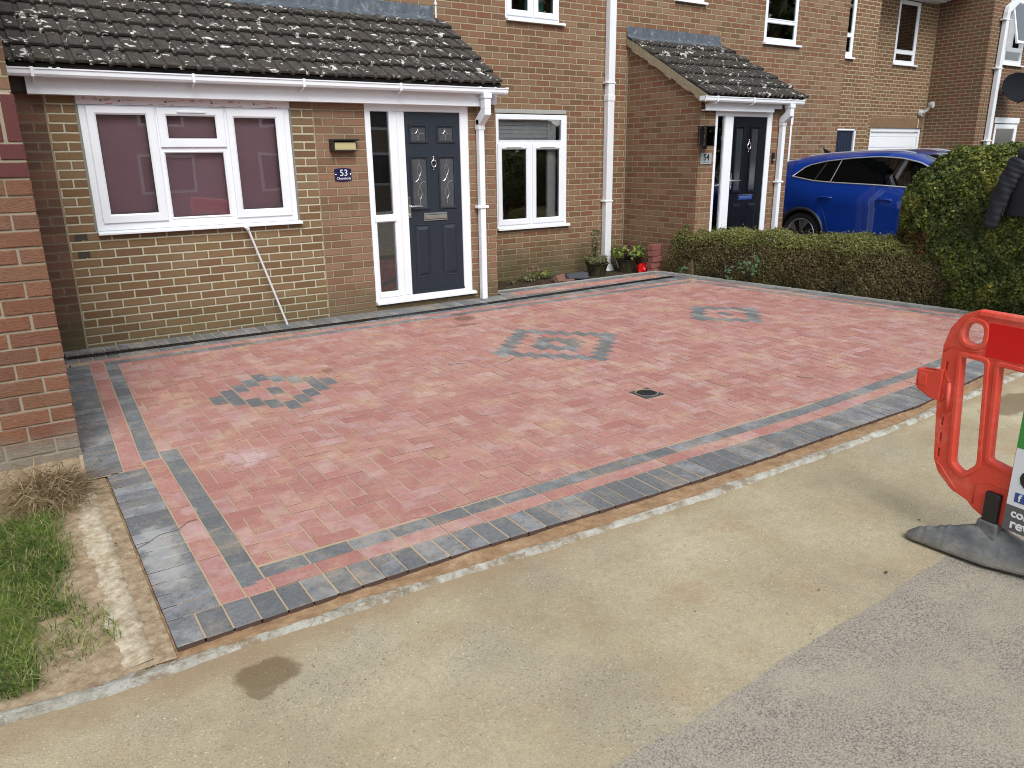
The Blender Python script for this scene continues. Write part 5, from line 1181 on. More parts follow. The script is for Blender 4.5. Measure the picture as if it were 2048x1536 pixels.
c = g.mix(g.noise(P, 20.0, 4.0), (0.15, 0.045, 0.040), (0.10, 0.042, 0.042))
M['rustic_brick'] = g.pbr(g.mix(g.ma('MULTIPLY', g.sm(zig, 0.0, 1.0), 0.35), c, (0.26, 0.10, 0.09)), 0.85, spec=0.25, normal=g.bump(zig, 0.002, 0.8))
g = G('old_mortar'); P = g.pos()
M['old_mortar'] = g.pbr(g.mix(g.noise(P, 60.0, 4.0, 0.7), (0.37, 0.315, 0.235), (0.25, 0.21, 0.155)), 0.97, spec=0.15, normal=g.bump(g.noise(P, 150.0, 4.0, 0.7), 0.004))
XP = 0.232
brickwork(-1.6, XP, -0.003, 20, 4.90, hh=0.09, L=0.245).build('brickwork', ['old_brick', 'rustic_brick'], t)
m = MB(); m.box(-1.6, XP-0.004, 4.908, 5.24, -0.1, 1.99); m.build('mortar_core', 'old_mortar', t)
m = MB(); rd = random.Random(8)
x = XP
while x > -1.5:
    m.box(x-0.070+rd.uniform(0, 0.003), x-0.004, 4.897+rd.uniform(-0.002, 0.002), 5.11, 1.803, 2.035); x -= 0.084
m.build('coping', 'rustic_brick', t, bevel=0.004)
m = MB(); m.box(-1.6, XP-0.006, 4.905, 5.24, 1.79, 2.028); m.prism([(4.93, 2.02), (4.98, 2.05), (5.20, 2.07), (5.24, 2.02)], -1.6, XP-0.02, 'x'); m.build('coping_mortar', 'old_mortar', t)
m = MB(); m.prism([(-1.6, 5.24), (XP-0.006, 5.24), (0.33, 7.40), (0.335, 7.58), (-1.6, 7.58)], 0.0, 1.85, 'z'); m.build('wall', 'brick_porch', t)
# ================================================================ channel drain and cover
t = empty('channel_drain', (4.0, 7.3, 0.09), 'long black slotted channel drain across the paving in front of the house', 'drain')
m = MB(); m2 = MB()
seg = np.arange(0.33, 7.86, 0.5).tolist()+[7.86]
for a, b in zip(seg[:-1], seg[1:]):
    za, zb = gz(a, dy(a)), gz(b, dy(b))
    for s_, e_ in ((-0.050, -0.038), (0.038, 0.050)):
        m.add([(a, dy(a)+s_, za-0.06), (b, dy(b)+s_, zb-0.06), (b, dy(b)+e_, zb-0.06), (a, dy(a)+e_, za-0.06), (a, dy(a)+s_, za+0.001), (b, dy(b)+s_, zb+0.001), (b, dy(b)+e_, zb+0.001), (a, dy(a)+e_, za+0.001)], [(0, 3, 2, 1), (4, 5, 6, 7), (0, 1, 5, 4), (1, 2, 6, 5), (2, 3, 7, 6), (3, 0, 4, 7)])
    m.quad((a, dy(a)-0.04, za-0.055), (b, dy(b)-0.04, zb-0.055), (b, dy(b)+0.04, zb-0.055), (a, dy(a)+0.04, za-0.055))
m.build('channel', 'black', t)
for x in np.arange(0.34, 7.85, 0.0215):
    c_ = dy(x); z0 = gz(x, c_); sk = 0.006 if int(x/0.0215) % 2 else -0.006
    m2.add([(x, c_-0.037, z0-0.010), (x+0.009, c_-0.037, z0-0.010), (x+0.009+sk, c_+0.037, z0-0.010), (x+sk, c_+0.037, z0-0.010), (x, c_-0.037, z0-0.001), (x+0.009, c_-0.037, z0-0.001), (x+0.009+sk, c_+0.037, z0-0.001), (x+sk, c_+0.037, z0-0.001)], [(4, 5, 6, 7), (0, 1, 5, 4), (1, 2, 6, 5), (2, 3, 7, 6), (3, 0, 4, 7)])
for a, b in zip(seg[:-1], seg[1:]):
    m2.add([(a+0.002, dy(a)-0.006, gz(a, dy(a))-0.001), (b-0.002, dy(b)-0.006, gz(b, dy(b))-0.001), (b-0.002, dy(b)+0.006, gz(b, dy(b))-0.001), (a+0.002, dy(a)+0.006, gz(a, dy(a))-0.001)], [(0, 1, 2, 3)])
m2.build('grate', 'black', t)
mh = (MH[0]+MH[1])/2, (MH[2]+MH[3])/2; zc = gz(*mh)
t = empty('inspection_cover', (mh[0], mh[1], zc), 'small dark square inspection cover with a round rim set in the red paving', 'cover')
m = MB(); m.box(MH[0]+0.002, MH[1]-0.002, MH[2]+0.002, MH[3]-0.002, zc-0.03, zc+0.002); m.build('surround', 'paver_grey', t, bevel=0.002)
m = MB(); m.lathe((mh[0], mh[1], zc+0.002), [(0.082, 0.0), (0.084, 0.003), (0.079, 0.003), (0.078, 0.0005)], 32); m.build('rim', 'joint', t)
m = MB(); m.lathe((mh[0], mh[1], zc+0.002), [(0.077, 0.0), (0.076, 0.002), (0.0, 0.002)], 32)
for k in range(-6, 7):
    for l in range(-6, 7):
        if k*k+l*l < 34: m.box(mh[0]+k*0.011-0.0035, mh[0]+k*0.011+0.0035, mh[1]+l*0.011-0.0035, mh[1]+l*0.011+0.0035, zc+0.0035, zc+0.0052)
m.build('lid', 'cladding', t)
# leaning pipe
m = MB(); m.tube([(2.045, 7.515, 1.078), (2.33, 7.50, gz(2.33, 7.5)+0.002)], 0.0105, 10); m.tube([(2.045, 7.515, 1.078), (2.050, 7.515, 1.055)], 0.017, 8); m.tube([(2.045, 7.515, 1.070), (2.02, 7.53, 1.086)], 0.013, 8)
m.build('white_pipe', 'rodwhite', None, label='thin white plastic pipe leaning from the window sill to the paving', cat='pipe')

# ================================================================ CAR
CX, CY = 10.70, 7.64
car = empty('parked_car', (11.6, 6.3, 0.1), 'metallic blue electric suv parked behind the low hedge', 'car')
def CP(s_, yy, z): return (CX+yy, CY-s_, 0.10+z)       # s forward, yy inward from the near flank
W2_ = 0.92                                                       # half width
beltz = PL([(-0.85, 1.16), (-0.40, 1.25), (-0.26, 1.232), (0.13, 1.17), (0.47, 1.15), (1.16, 1.13), (1.57, 1.11), (2.2, 1.075), (2.7, 1.03), (3.0, 0.97), (3.4, 0.86), (3.66, 0.70)])
topz = PL([(-0.85, 1.17), (-0.40, 1.30), (-0.26, 1.236), (-0.05, 1.40), (0.26, 1.465), (0.65, 1.505), (1.07, 1.525), (1.42, 1.505), (1.71, 1.445), (2.1, 1.27), (2.36, 1.09), (2.7, 1.04), (3.0, 0.98), (3.4, 0.87), (3.66, 0.71)])
roofz = PL([(-0.85, 1.22), (-0.72, 1.36), (-0.61, 1.455), (-0.21, 1.53), (0.18, 1.575), (0.83, 1.605), (1.28, 1.600), (1.54, 1.56), (1.9, 1.42), (2.2, 1.25), (2.42, 1.13), (2.7, 1.075), (3.0, 1.02), (3.4, 0.92), (3.66, 0.74)])
flank = PL([(-0.85, 0.13), (-0.75, 0.06), (-0.5, 0.015), (0.0, 0.0), (2.8, 0.0), (3.2, 0.04), (3.5, 0.16), (3.66, 0.34)])
sillz = 0.27
ss = np.unique(np.concatenate([np.linspace(-0.85, 3.66, 92), [-0.26, 0.102, 1.165, 1.195]]))
def section(s_):
    f = flank(s_); bz, tz, rz = beltz(s_), topz(s_), roofz(s_); inn = 0.0
    tumble = lambda z: max(0.0, (z-bz))*0.42
    arch = 0.0
    z0 = 0.24
    for hc in (0.0, 2.77):
        d_ = abs(s_-hc)
        if d_ < 0.40: z0 = max(z0, 0.335+math.sqrt(0.40**2-d_*d_))
    pts = [(f+0.04, min(z0, 0.9)), (f+0.012, max(0.30, min(z0+0.012, 0.9))), (f-0.006, max(0.42, min(z0+0.02, 0.92))), (f+0.004, max(0.60, z0+0.03)), (f-0.006, max(0.80, z0+0.04)), (f-0.012, 0.94*bz/1.15), (f+0.012, 1.02*bz/1.16), (f+0.040, bz-0.012), (f+0.050, bz+0.004),
           (f+0.050+tumble(tz), tz), (f+0.075+tumble(tz), tz+(rz-tz)*0.45), (f+0.14+tumble(tz), tz+(rz-tz)*0.82), (f+0.30+tumble(tz)*0.8, rz+0.004), (f+0.60+0.0, rz+0.018), (W2_, rz+0.024)]
    return pts
NS = 15
m = MB(); gl_ = MB(); rows = [[CP(s_, yy, z) for yy, z in section(s_)] for s_ in ss]
mirror = lambda p: (2*(CX+W2_)-p[0], p[1], p[2])
for side_ in (0, 1):
    for i in range(len(ss)-1):
        sm_ = (ss[i]+ss[i+1])/2
        for k in range(NS-1):
            q = [rows[i][k], rows[i+1][k], rows[i+1][k+1], rows[i][k+1]]
            if side_: q = [mirror(p) for p in q]
            isglass = (k == 8 and -0.262 < sm_ < 2.30)
            if isglass: continue
            isws = (k >= 12 and 1.62 < sm_ < 2.40) or (k >= 12 and -0.86 < sm_ < -0.60)
            m.cur = 1 if isws else (2 if k in (0, 1) else 0)
            m.quad(*q)
for i_, s_ in ((0, -0.85), (-1, 3.66)):   # ends
    rr_ = rows[i_]; full = rr_+[mirror(p) for p in rr_[::-1]]
    n_ = len(rr_)
    m.cur = 0
    for k in range(n_-1): m.quad(rr_[k], rr_[k+1], mirror(rr_[k+1]), mirror(rr_[k]))
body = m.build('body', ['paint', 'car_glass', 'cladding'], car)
bm = bmesh.new(); bm.from_mesh(body.data); bmesh.ops.remove_doubles(bm, verts=bm.verts, dist=0.0008); bmesh.ops.recalc_face_normals(bm, faces=bm.faces); bm.to_mesh(body.data); bm.free()
smooth_by_angle(body, 38)
def glass_piece(name, s0, s1, mat, far=False):
    g_ = MB(); sq = [s0]+[s for s in ss if s0 < s < s1]+[s1]
    for a, b in zip(sq[:-1], sq[1:]):
        A, B = section(a), section(b); q = [CP(a, A[8][0]+0.010, A[8][1]), CP(b, B[8][0]+0.010, B[8][1]), CP(b, B[9][0]+0.010, B[9][1]), CP(a, A[9][0]+0.010, A[9][1])]
        if far: q = [mirror(p) for p in q]
        g_.quad(*q)
    return g_.build(name, mat, car)
for far in (False, True):
    glass_piece('side_window', -0.262, 1.12, 'car_glass', far)
    glass_piece('side_window', 1.26, 2.30, 'front_glass', far)
def strip(name, s0, s1, k, off, rad, mat, n=26):
    m = MB(); pts = []
    for s_ in np.linspace(s0, s1, n): A = section(s_); pts.append(CP(s_, A[k][0]+off, A[k][1]))
    m.tube(pts, rad, 6); return m.build(name, mat, car)
strip('chrome_strip', -0.26, 2.2, 8, -0.006, 0.010, 'silver_trim'); strip('chrome_strip', -0.26, 1.9, 9, -0.004, 0.009, 'silver_trim')
strip('roof_rail', -0.15, 1.50, 12, -0.02, 0.014, 'silver_trim')
m = MB(); pts = []
for s_ in np.linspace(-0.15, 1.45, 24): A = section(s_); pts.append(mirror(CP(s_, A[12][0]-0.02, A[12][1]+0.012)))
m.tube(pts, 0.016, 6); m.build('roof_rail', 'silver_trim', car)
def pillar(s0, z0, s1, z1, wd, mat='black'):
    m = MB(); A = section(s0); B = section(s1)
    ya = A[8][0]+(z0-A[8][1])*0.42; yb = B[8][0]+(z1-B[8][1])*0.42
    m.add([CP(s0-wd/2, ya+0.004, z0), CP(s0+wd/2, ya+0.004, z0), CP(s1+wd/2, yb+0.004, z1), CP(s1-wd/2, yb+0.004, z1)], [(0, 1, 2, 3)]); m.add([CP(s0-wd/2, ya+0.016, z0), CP(s0+wd/2, ya+0.016, z0), CP(s1+wd/2, yb+0.016, z1), CP(s1-wd/2, yb+0.016, z1)], [(0, 1, 2, 3)]); m.build('window_pillar', mat, car)
pillar(1.19, 1.13, 1.19, 1.522, 0.15, 'car_glass'); pillar(0.42, 1.15, 0.50, 1.49, 0.014, 'silver_trim'); pillar(0.14, 1.175, 0.27, 1.462, 0.030, 'cladding')
m = MB()      # seams
for s_, z0, z1 in ((1.18, 0.30, 1.12), ):
    pts = [CP(s_+0.02*(1.1-z), section(s_)[5][0]-0.0005-(0.0 if z < 0.8 else 0)+(0.014 if z < 0.5 else 0)-0.006+(0.03 if z > 1.05 else 0), z) for z in np.linspace(z0, z1, 12)]
    m.mark().tube(pts, 0.0022, 4)
arcp = [(0.10, 1.165), (0.11, 1.0), (0.16, 0.90), (0.30, 0.82), (0.40, 0.70), (0.46, 0.55), (0.50, 0.40), (0.50, 0.28)]
m.mark().tube([CP(a, (-0.004 if z < 0.95 else 0.012+0.03*(z > 1.05)), z) for a, z in arcp], 0.0022, 4)
m.each('door_seam', 'seal', car)
for s0 in (0.30, 1.25):
    m = MB(); m.tube([CP(s0, -0.014, 0.925), CP(s0+0.03, -0.030, 0.935), CP(s0+0.12, -0.034, 0.938), CP(s0+0.20, -0.030, 0.932), CP(s0+0.23, -0.012, 0.922)], [0.010, 0.014, 0.015, 0.014, 0.010], 8); m.build('door_handle', 'paint', car, smooth=True)
m = MB(); m.box(CX-0.015, CX+0.02, CY-1.42, CY-0.53, 0.10+0.345, 0.10+0.43); m.build('door_trim', 'grey_trim', car, bevel=0.01)
m = MB(); m.box(CX-0.015, CX+0.02, CY-2.35, CY-1.43, 0.10+0.340, 0.10+0.42); m.build('door_trim', 'grey_trim', car, bevel=0.01)
m = MB(); m.box(CX-0.02, CX+0.03, CY-2.38, CY-0.50, 0.10+0.20, 0.10+0.338); m.build('sill_cladding', 'cladding', car, bevel=0.015)
for far in (0, 1):
    m = MB(); pts = [CP(-0.86+0.0, 0.30, 1.22), CP(-0.80, 0.16, 1.23), CP(-0.66, 0.05, 1.24), CP(-0.50, 0.03, 1.245)]
    pts = [CP(-0.84, 0.22, 1.03), CP(-0.76, 0.062, 1.035), CP(-0.62, 0.015, 1.04)]
    if far: pts = [mirror(p) for p in pts]
    m.tube(pts, [0.05, 0.045, 0.02], 8); m.build('tail_lamp', 'tail_red', car, smooth=True)
    m = MB(); pts = [CP(3.55, 0.25, 0.70), CP(3.42, 0.11, 0.745), CP(3.15, 0.03, 0.80)]
    if far: pts = [mirror(p) for p in pts]
    m.tube(pts, [0.05, 0.045, 0.015], 8); m.build('headlight', 'headlamp', car, smooth=True)
    m = MB(); a_ = CP(2.02, -0.10, 1.12); a_ = mirror(a_) if far else a_; m.sphere(a_, 0.10, 12, 8, (1.0, 0.7, 0.75)); a2 = CP(2.02, 0.05, 1.08); a2 = mirror(a2) if far else a2; m.tube([a_, a2], 0.03, 6); m.build('wing_mirror', 'paint', car, smooth=True)
m = MB(); m.prism([(CY-(-0.30), 1.68), (CY-(-0.14), 1.675), (CY-(-0.34), 1.755)], CX+0.90, CX+0.94, 'x'); m.build('roof_aerial', 'black', car)
m = MB(); m.box(CX+0.15, CX+1.69, CY-3.2, CY+0.7, 0.24, 0.33); m.box(CX+0.2, CX+1.64, CY-0.9, CY+0.6, 0.4, 1.0); m.build('underbody', 'cladding', car)
m = MB(); m.mark().box(CX+0.25, CX+0.70, CY-1.55, CY-1.45, 0.9, 1.42); m.box(CX+0.3, CX+0.65, CY-1.62, CY-1.53, 1.40, 1.52); m.mark().box(CX+1.1, CX+1.6, CY-1.55, CY-1.45, 0.9, 1.42); m.each('seat', 'cladding', car, bevel=0.03)
def wheel(s_, far):
    cx_ = CX+0.03 if not far else CX+2*W2_-0.03; sg = -1 if not far else 1; c = (cx_, CY-s_, 0.10+0.345)
    m = MB(); prof = [(0.245, 0.0), (0.262, 0.012*sg), (0.30, 0.018*sg), (0.335, 0.006*sg), (0.347, -0.02*sg), (0.349, -0.10*sg), (0.345, -0.19*sg), (0.30, -0.215*sg), (0.24, -0.21*sg)]
    m.lathe(c, prof, 48, 'x'); w_ = m.build('wheel', 'tyre', car, smooth=False); smooth_by_angle(w_, 40)
    m = MB(); m.lathe(c, [(0.255, 0.010*sg), (0.248, 0.014*sg), (0.238, 0.006*sg), (0.232, -0.02*sg), (0.228, -0.15*sg)], 48, 'x'); m.build('rim', 'alloy', w_)
    m = MB(); m.lathe(c, [(0.236, -0.045*sg), (0.0, -0.05*sg)], 32, 'x'); m.build('brake_backing', 'alloy_dark', w_)
    m = MB(); md = MB()
    for k in range(5):
        a = 2*math.pi*k/5+0.30
        def pt(r_, t_, h_): return (c[0]+h_*sg, c[1]+r_*math.cos(a+t_), c[2]+r_*math.sin(a+t_))
        for t0, t1, tgt in ((-0.085, -0.045, m), (0.045, 0.085, m)):
            tgt.add([pt(0.045, t0*3.2, 0.0), pt(0.045, t1*3.2, 0.0), pt(0.238, t1*1.9, 0.006), pt(0.238, t0*1.9, 0.006), pt(0.045, t0*3.2, -0.03), pt(0.045, t1*3.2, -0.03), pt(0.238, t1*1.9, -0.03), pt(0.238, t0*1.9, -0.03)], [(0, 1, 2, 3), (0, 1, 5, 4), (1, 2, 6, 5), (2, 3, 7, 6), (3, 0, 4, 7)])
        m.add([pt(0.10, 0.33, -0.012), pt(0.236, 0.20, -0.004), pt(0.236, 0.62, -0.004)], [(0, 1, 2)])
        md.add([pt(0.05, -0.12, -0.012), pt(0.05, 0.12, -0.012), pt(0.236, 0.10, -0.010), pt(0.236, -0.10, -0.010)], [(0, 1, 2, 3)])
        md.add([pt(0.09, 0.62, -0.02), pt(0.236, 0.64, -0.012), pt(0.236, 1.06, -0.012), pt(0.09, 0.95, -0.02)], [(0, 1, 2, 3)])
    m.build('spoke', 'alloy', w_); md.build('spoke_insert', 'alloy_dark', w_)
    m = MB(); m.lathe(c, [(0.05, -0.02*sg), (0.05, 0.004*sg), (0.04, 0.010*sg), (0.0, 0.010*sg)], 20, 'x'); m.build('hub_cap', 'alloy_dark', w_)
for s_ in (0.0, 2.77):
    for far in (False, True): wheel(s_, far)
m = MB()
for far in (0, 1):
    for hc in (0.0, 2.77):
        pts = [CP(hc+0.41*math.cos(a), 0.004, 0.34+0.41*math.sin(a)) for a in np.linspace(0.0, math.pi, 22)]
        if far: pts = [mirror(p) for p in pts]
        m.mark().tube(pts, 0.026, 6)
m.each('wheel_arch', 'cladding', car)
m = MB()
for far in (0, 1):
    for hc in (0.0, 2.77):
        cc = CP(hc, 0.10, 0.34); cc = mirror(cc) if far else cc
        vs = [(cc[0]+d_, cc[1]+0.395*math.cos(a), cc[2]+0.395*math.sin(a)) for d_ in (-0.08, 0.18) for a in np.linspace(-0.3, math.pi+0.3, 20)]
        m.mark().add(vs, [(i, i+1, 20+i+1, 20+i) for i in range(19)]); m.add([(cc[0]+(0.18 if not far else -0.08)*1, cc[1]+0.395*math.cos(a), cc[2]+0.395*math.sin(a)) for a in np.linspace(-0.3, math.pi+0.3, 20)], [tuple(range(20))])
m.each('wheel_well', 'seal', car)

# ================================================================ VEGETATION
def fn(p, k=1.0, s=0.0):
    x, y, z = p[..., 0]*k, p[..., 1]*k, p[..., 2]*k
    return (np.sin(x*5.1+s)*np.sin(y*6.3+1.7+s)*np.sin(z*5.7+0.6)+0.6*np.sin(x*11.7+y*3.1+s)*np.sin(z*12.3+y*9.1)+0.4*np.sin(x*23.+z*19.+s)*np.sin(y*27.+x*3))
RIv = lambda y: 7.55 + (6.91-y)*0.225
def hedge():
    root = empty('low_hedge', (8.5, 6.3, 0), 'low clipped hedge, brown below and green on top, along the right side of the paving', 'hedge')
    n = 70000; y = rng.uniform(4.15, 7.62, n); face = rng.random(n); dep = 0.52
    pts = np.zeros((n, 3)); nr = np.zeros((n, 3))
    top = 0.635+0.045*np.clip((6.6-y)/1.8, 0, 1)+0.022*np.sin(y*5)+0.02*np.sin(y*13)+0.13*np.exp(-((y-7.42)/0.10)**2)
    fr = face < 0.60; tp = (face >= 0.60) & (face < 0.93); bk = face >= 0.93
    xf = RIv(y)+0.47
    z = rng.uniform(0.02, 1.0, n)*top
    bulge = 0.05*np.sin(np.pi*np.clip(z/top, 0, 1))+0.02*np.sin(y*4.1+z*7)
    pts[fr] = np.stack([xf-bulge, y, z], 1)[fr]; nr[fr] = (-1, -0.2, 0.15)
    # round the upper front edge
    rr = fr & (z > top-0.08); t_ = (z-(top-0.08))/0.08; pts[rr, 0] += 0.05*t_[rr]**2; nr[rr] = (-0.7, -0.1, 0.7)
    u = rng.random(n); pts[tp] = np.stack([xf+0.03+u*dep, y, top+0.015*np.sin(u*9+y*7)], 1)[tp]; nr[tp] = (-0.1, 0, 1)
    pts[bk] = np.stack([xf+dep+0.02, y, z], 1)[bk]; nr[bk] = (1, 0, 0)
    pts += nr/np.linalg.norm(nr, axis=1)[:, None]*(fn(pts, 1.3)*0.022-np.abs(rng.normal(0, 0.030, n))+0.012)[:, None]
    pts[:, 2] += 0.0213*(y-2.9)*0.6
    shoots = rng.random(n) < 0.05; pts[shoots & tp, 2] += rng.uniform(0, 0.05, (shoots & tp).sum())
    h = np.clip(pts[:, 2]/0.68, 0, 1.2)
    rnd = 0.37+0.19*rng.normal(0, 1, n)+np.where(tp | (h > 0.83), 0.46, 0.0)+0.14*fn(pts, 0.9, 2.0)+np.clip(h-0.55, 0, 1)*0.35
    rnd = np.where((y < 5.1) & ~tp, rnd-0.05, rnd)
    cards('foliage', pts, nr, rng.uniform(0.011, 0.021, n), rnd, 'hedge_leaf', root, aspect=1.6, jitter=0.9)
    m = MB(); ys = np.linspace(4.4, 7.6, 32)
    for a, b in zip(ys[:-1], ys[1:]):
        A = [(RIv(a)+0.50, a, 0.0), (RIv(a)+0.46, a, 0.44), (RIv(a)+0.53, a, 0.59), (RIv(a)+0.95, a, 0.59), (RIv(a)+0.97, a, 0.0)]
        B = [(RIv(b)+0.50, b, 0.0), (RIv(b)+0.46, b, 0.44), (RIv(b)+0.53, b, 0.59), (RIv(b)+0.95, b, 0.59), (RIv(b)+0.97, b, 0.0)]
        for k in range(4): m.quad(A[k], B[k], B[k+1], A[k+1])
    m.quad((RIv(7.6)+0.5, 7.6, 0), (RIv(7.6)+0.97, 7.6, 0), (RIv(7.6)+0.95, 7.6, 0.56), (RIv(7.6)+0.53, 7.6, 0.56)); m.build('core', 'hull', root)
    m = MB()
    for k in range(170):
        y0 = random.uniform(4.6, 7.55); x0 = RIv(y0)+random.uniform(0.47, 0.60); z0 = random.uniform(0.0, 0.15); 
        m.tube([(x0, y0, z0), (x0-0.04+random.uniform(-0.03, 0.03), y0+random.uniform(-0.05, 0.05), z0+0.12), (x0-0.07, y0+random.uniform(-0.08, 0.08), z0+0.24)], [0.003, 0.002, 0.001], 4)
    m.build('twigs', 'twig', root)
hedge()
def bush():
    root = empty('rounded_bush', (9.3, 3.8, 0), 'large rounded evergreen bush clipped to a dome beside the blue car', 'bush')
    c = np.array([9.30, 3.82, 0.76]); rad = np.array([0.80, 1.24, 0.985]); p = 2.9
    n = 120000; d = rng.normal(0, 1, (n*2, 3)); d = d[(d[:, 0] < 0.3*np.abs(rng.normal(0, 1, n*2))) | (rng.random(n*2) < 0.25)][:n]; n = len(d)
    r_ = (np.abs(d/rad)**p).sum(1)**(-1/p); pts = d*r_[:, None]
    nr = np.sign(pts)*np.abs(pts/rad)**(p-1)/rad; nr /= np.linalg.norm(nr, axis=1)[:, None]
    pts = pts+c; low = np.clip((0.5-pts[:, 2])/0.5, 0, 1); pts[:, 0] += low*0.06; pts[:, 1] -= low*0.22*np.sign(pts[:, 1]-c[1])*(np.abs(pts[:, 1]-c[1])/1.17)
    lump = fn(pts, 0.75)*0.040+fn(pts, 1.7, 1.0)*0.030
    dep_ = np.abs(rng.normal(0, 0.045, n)); pts += nr*(lump-dep_+0.015)[:, None]
    keep = pts[:, 2] > 0.03; pts, nr, dep_, lump = pts[keep], nr[keep], dep_[keep], lump[keep]; n = len(pts)
    rnd = 0.55+0.14*rng.normal(0, 1, n)+0.13*fn(pts, 0.8, 3.0)+2.2*lump
    toplit = np.exp(-(((pts[:, 1]-3.75)/0.40)**2+((pts[:, 2]-1.45)/0.28)**2)); rnd += toplit*0.24  # yellow-lit patch near the top, painted into the leaf colours
    brn = (pts[:, 1] > 4.45) & (pts[:, 2] < 0.85); rnd = np.where(brn & (rng.random(n) < 0.75), rng.uniform(0.0, 0.16, n), rnd)
    fl = rng.random(n) < 0.0006; rnd = np.where(fl & (pts[:, 2] > 0.9), 1.0, np.clip(rnd, 0.02, 0.965))
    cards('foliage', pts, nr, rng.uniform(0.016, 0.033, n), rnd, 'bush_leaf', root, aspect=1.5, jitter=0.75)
    m = MB(); nu, nv = 36, 20; vs = []
    for i in range(nv+1):
        t_ = math.pi*i/nv
        for j in range(nu):
            q = 2*math.pi*j/nu; dd = np.array([math.sin(t_)*math.cos(q), math.sin(t_)*math.sin(q), math.cos(t_)])+1e-9
            k = (np.abs(dd/(rad-0.10))**p).sum()**(-1/p); w_ = dd*k+c; lo_ = min(1, max(0, (0.5-w_[2])/0.5)); w_[1] -= lo_*0.25*np.sign(w_[1]-c[1])*(abs(w_[1]-c[1])/1.17); vs.append(tuple(w_+np.array([lo_*0.06, 0, 0])))
    fs = [(i*nu+j, (i+1)*nu+j, (i+1)*nu+(j+1) % nu, i*nu+(j+1) % nu) for i in range(nv) for j in range(nu)]
    m.add(vs, fs); m.build('core', 'hull', root)
bush()
def jacket():
    t = empty('jacket', (8.4, 3.4, 1.0), 'dark navy quilted jacket hung over the right side of the rounded bush', 'jacket')
    # body panel
    m = MB(); nu, nv = 26, 30; vs = []
    for side in (0, 1):
        for i in range(nv):
            v = i/(nv-1); z = 1.04+0.60*v
            hw = 0.335-0.03*v-(0.12*max(0, (v-0.82)/0.18)**1.5); cy = 3.345-0.02*v
            for j in range(nu):
                u = j/(nu-1)*2-1; y = cy+hw*u
                bulge = math.sqrt(max(0, 1-u*u*0.92))*0.085
                q = 0.006*abs(math.sin(v*math.pi*1.0+u*0.5))+0.008*math.sin(u*5+v*3)
                x = 8.475-(bulge+q if side == 0 else -0.01)
                vs.append((x, y, z-(0.04*(u+1)*0.5 if v < 0.02 else 0.04*(u+1)*0.5*(1-v))*(-1)))
    fs = []
    for s_ in range(2):
        o = s_*nu*nv
        for i in range(nv-1):
            for j in range(nu-1): fs.append((o+i*nu+j, o+i*nu+j+1, o+(i+1)*nu+j+1, o+(i+1)*nu+j))
    o = nu*nv
    for i in range(nv-1):
        for j in (0, nu-1): fs.append((i*nu+j, (i+1)*nu+j, o+(i+1)*nu+j, o+i*nu+j))
    for j in range(nu-1):
        for i in (0, nv-1): fs.append((i*nu+j, i*nu+j+1, o+i*nu+j+1, o+i*nu+j))
    m.add(vs, fs); b = m.build('body', 'jacket_flat', t); smooth_by_angle(b, 50)
    def tube2(name, path, rad_, q, mat, n=20, flat=0.62):
        m = MB(); N = 70; P_ = [Vector(p) for p in path]; vs = []
        for k in range(N):
            f = k/(N-1)*(len(P_)-1); i = min(int(f), len(P_)-2); c = P_[i].lerp(P_[i+1], f-i); tdir = (P_[i+1]-P_[i]).normalized()
            a = Vector((0, 1, 0)); a = (a-tdir*a.dot(tdir)).normalized(); bb = tdir.cross(a)
            r_ = rad_[0]+(rad_[1]-rad_[0])*k/(N-1); r_ *= (1-q+q*abs(math.sin(k/(N-1)*math.pi*12)))
            r_ *= math.sqrt(max(0.03, math.sin(math.pi*min(1, (k+0.6)/6)/2)))*math.sqrt(max(0.5, math.sin(math.pi*min(1, (N-k-0.4)/4)/2)))
            for j in range(n):
                an = 2*math.pi*j/n; w_ = 1+0.06*math.sin(an*3+k*0.35)
                vs.append(c+a*math.cos(an)*r_*w_+bb*math.sin(an)*r_*flat*w_)
        fs = [(k*n+j, k*n+(j+1) % n, (k+1)*n+(j+1) % n, (k+1)*n+j) for k in range(N-1) for j in range(n)]+[tuple(range(n)), tuple(range((N-1)*n, N*n))]
        m.add(vs, fs); return m.build(name, mat, t, smooth=True)
    tube2('sleeve', [(8.43, 3.60, 1.62), (8.40, 3.70, 1.35), (8.40, 3.785, 0.94)], (0.104, 0.074), 0.075, 'jacket')
    tube2('sleeve', [(8.43, 3.09, 1.60), (8.41, 2.99, 1.33), (8.42, 2.93, 0.95)], (0.104, 0.074), 0.075, 'jacket')
    tube2('yoke', [(8.46, 3.64, 1.60), (8.44, 3.34, 1.655), (8.46, 3.05, 1.59)], (0.10, 0.10), 0.04, 'jacket')
    tube2('collar', [(8.47, 3.56, 1.70), (8.43, 3.35, 1.735), (8.47, 3.14, 1.70)], (0.062, 0.062), 0.05, 'jacket_flat')
    m = MB()
    for k in range(9):
        a = k/8; m.tube([(8.382-0.0*a, 3.675, 1.45-0.35*a), (8.378, 3.675-0.004, 1.45-0.35*a-0.03)], 0.004, 5)
    m.build('side_seam', 'jacket', t)
jacket()
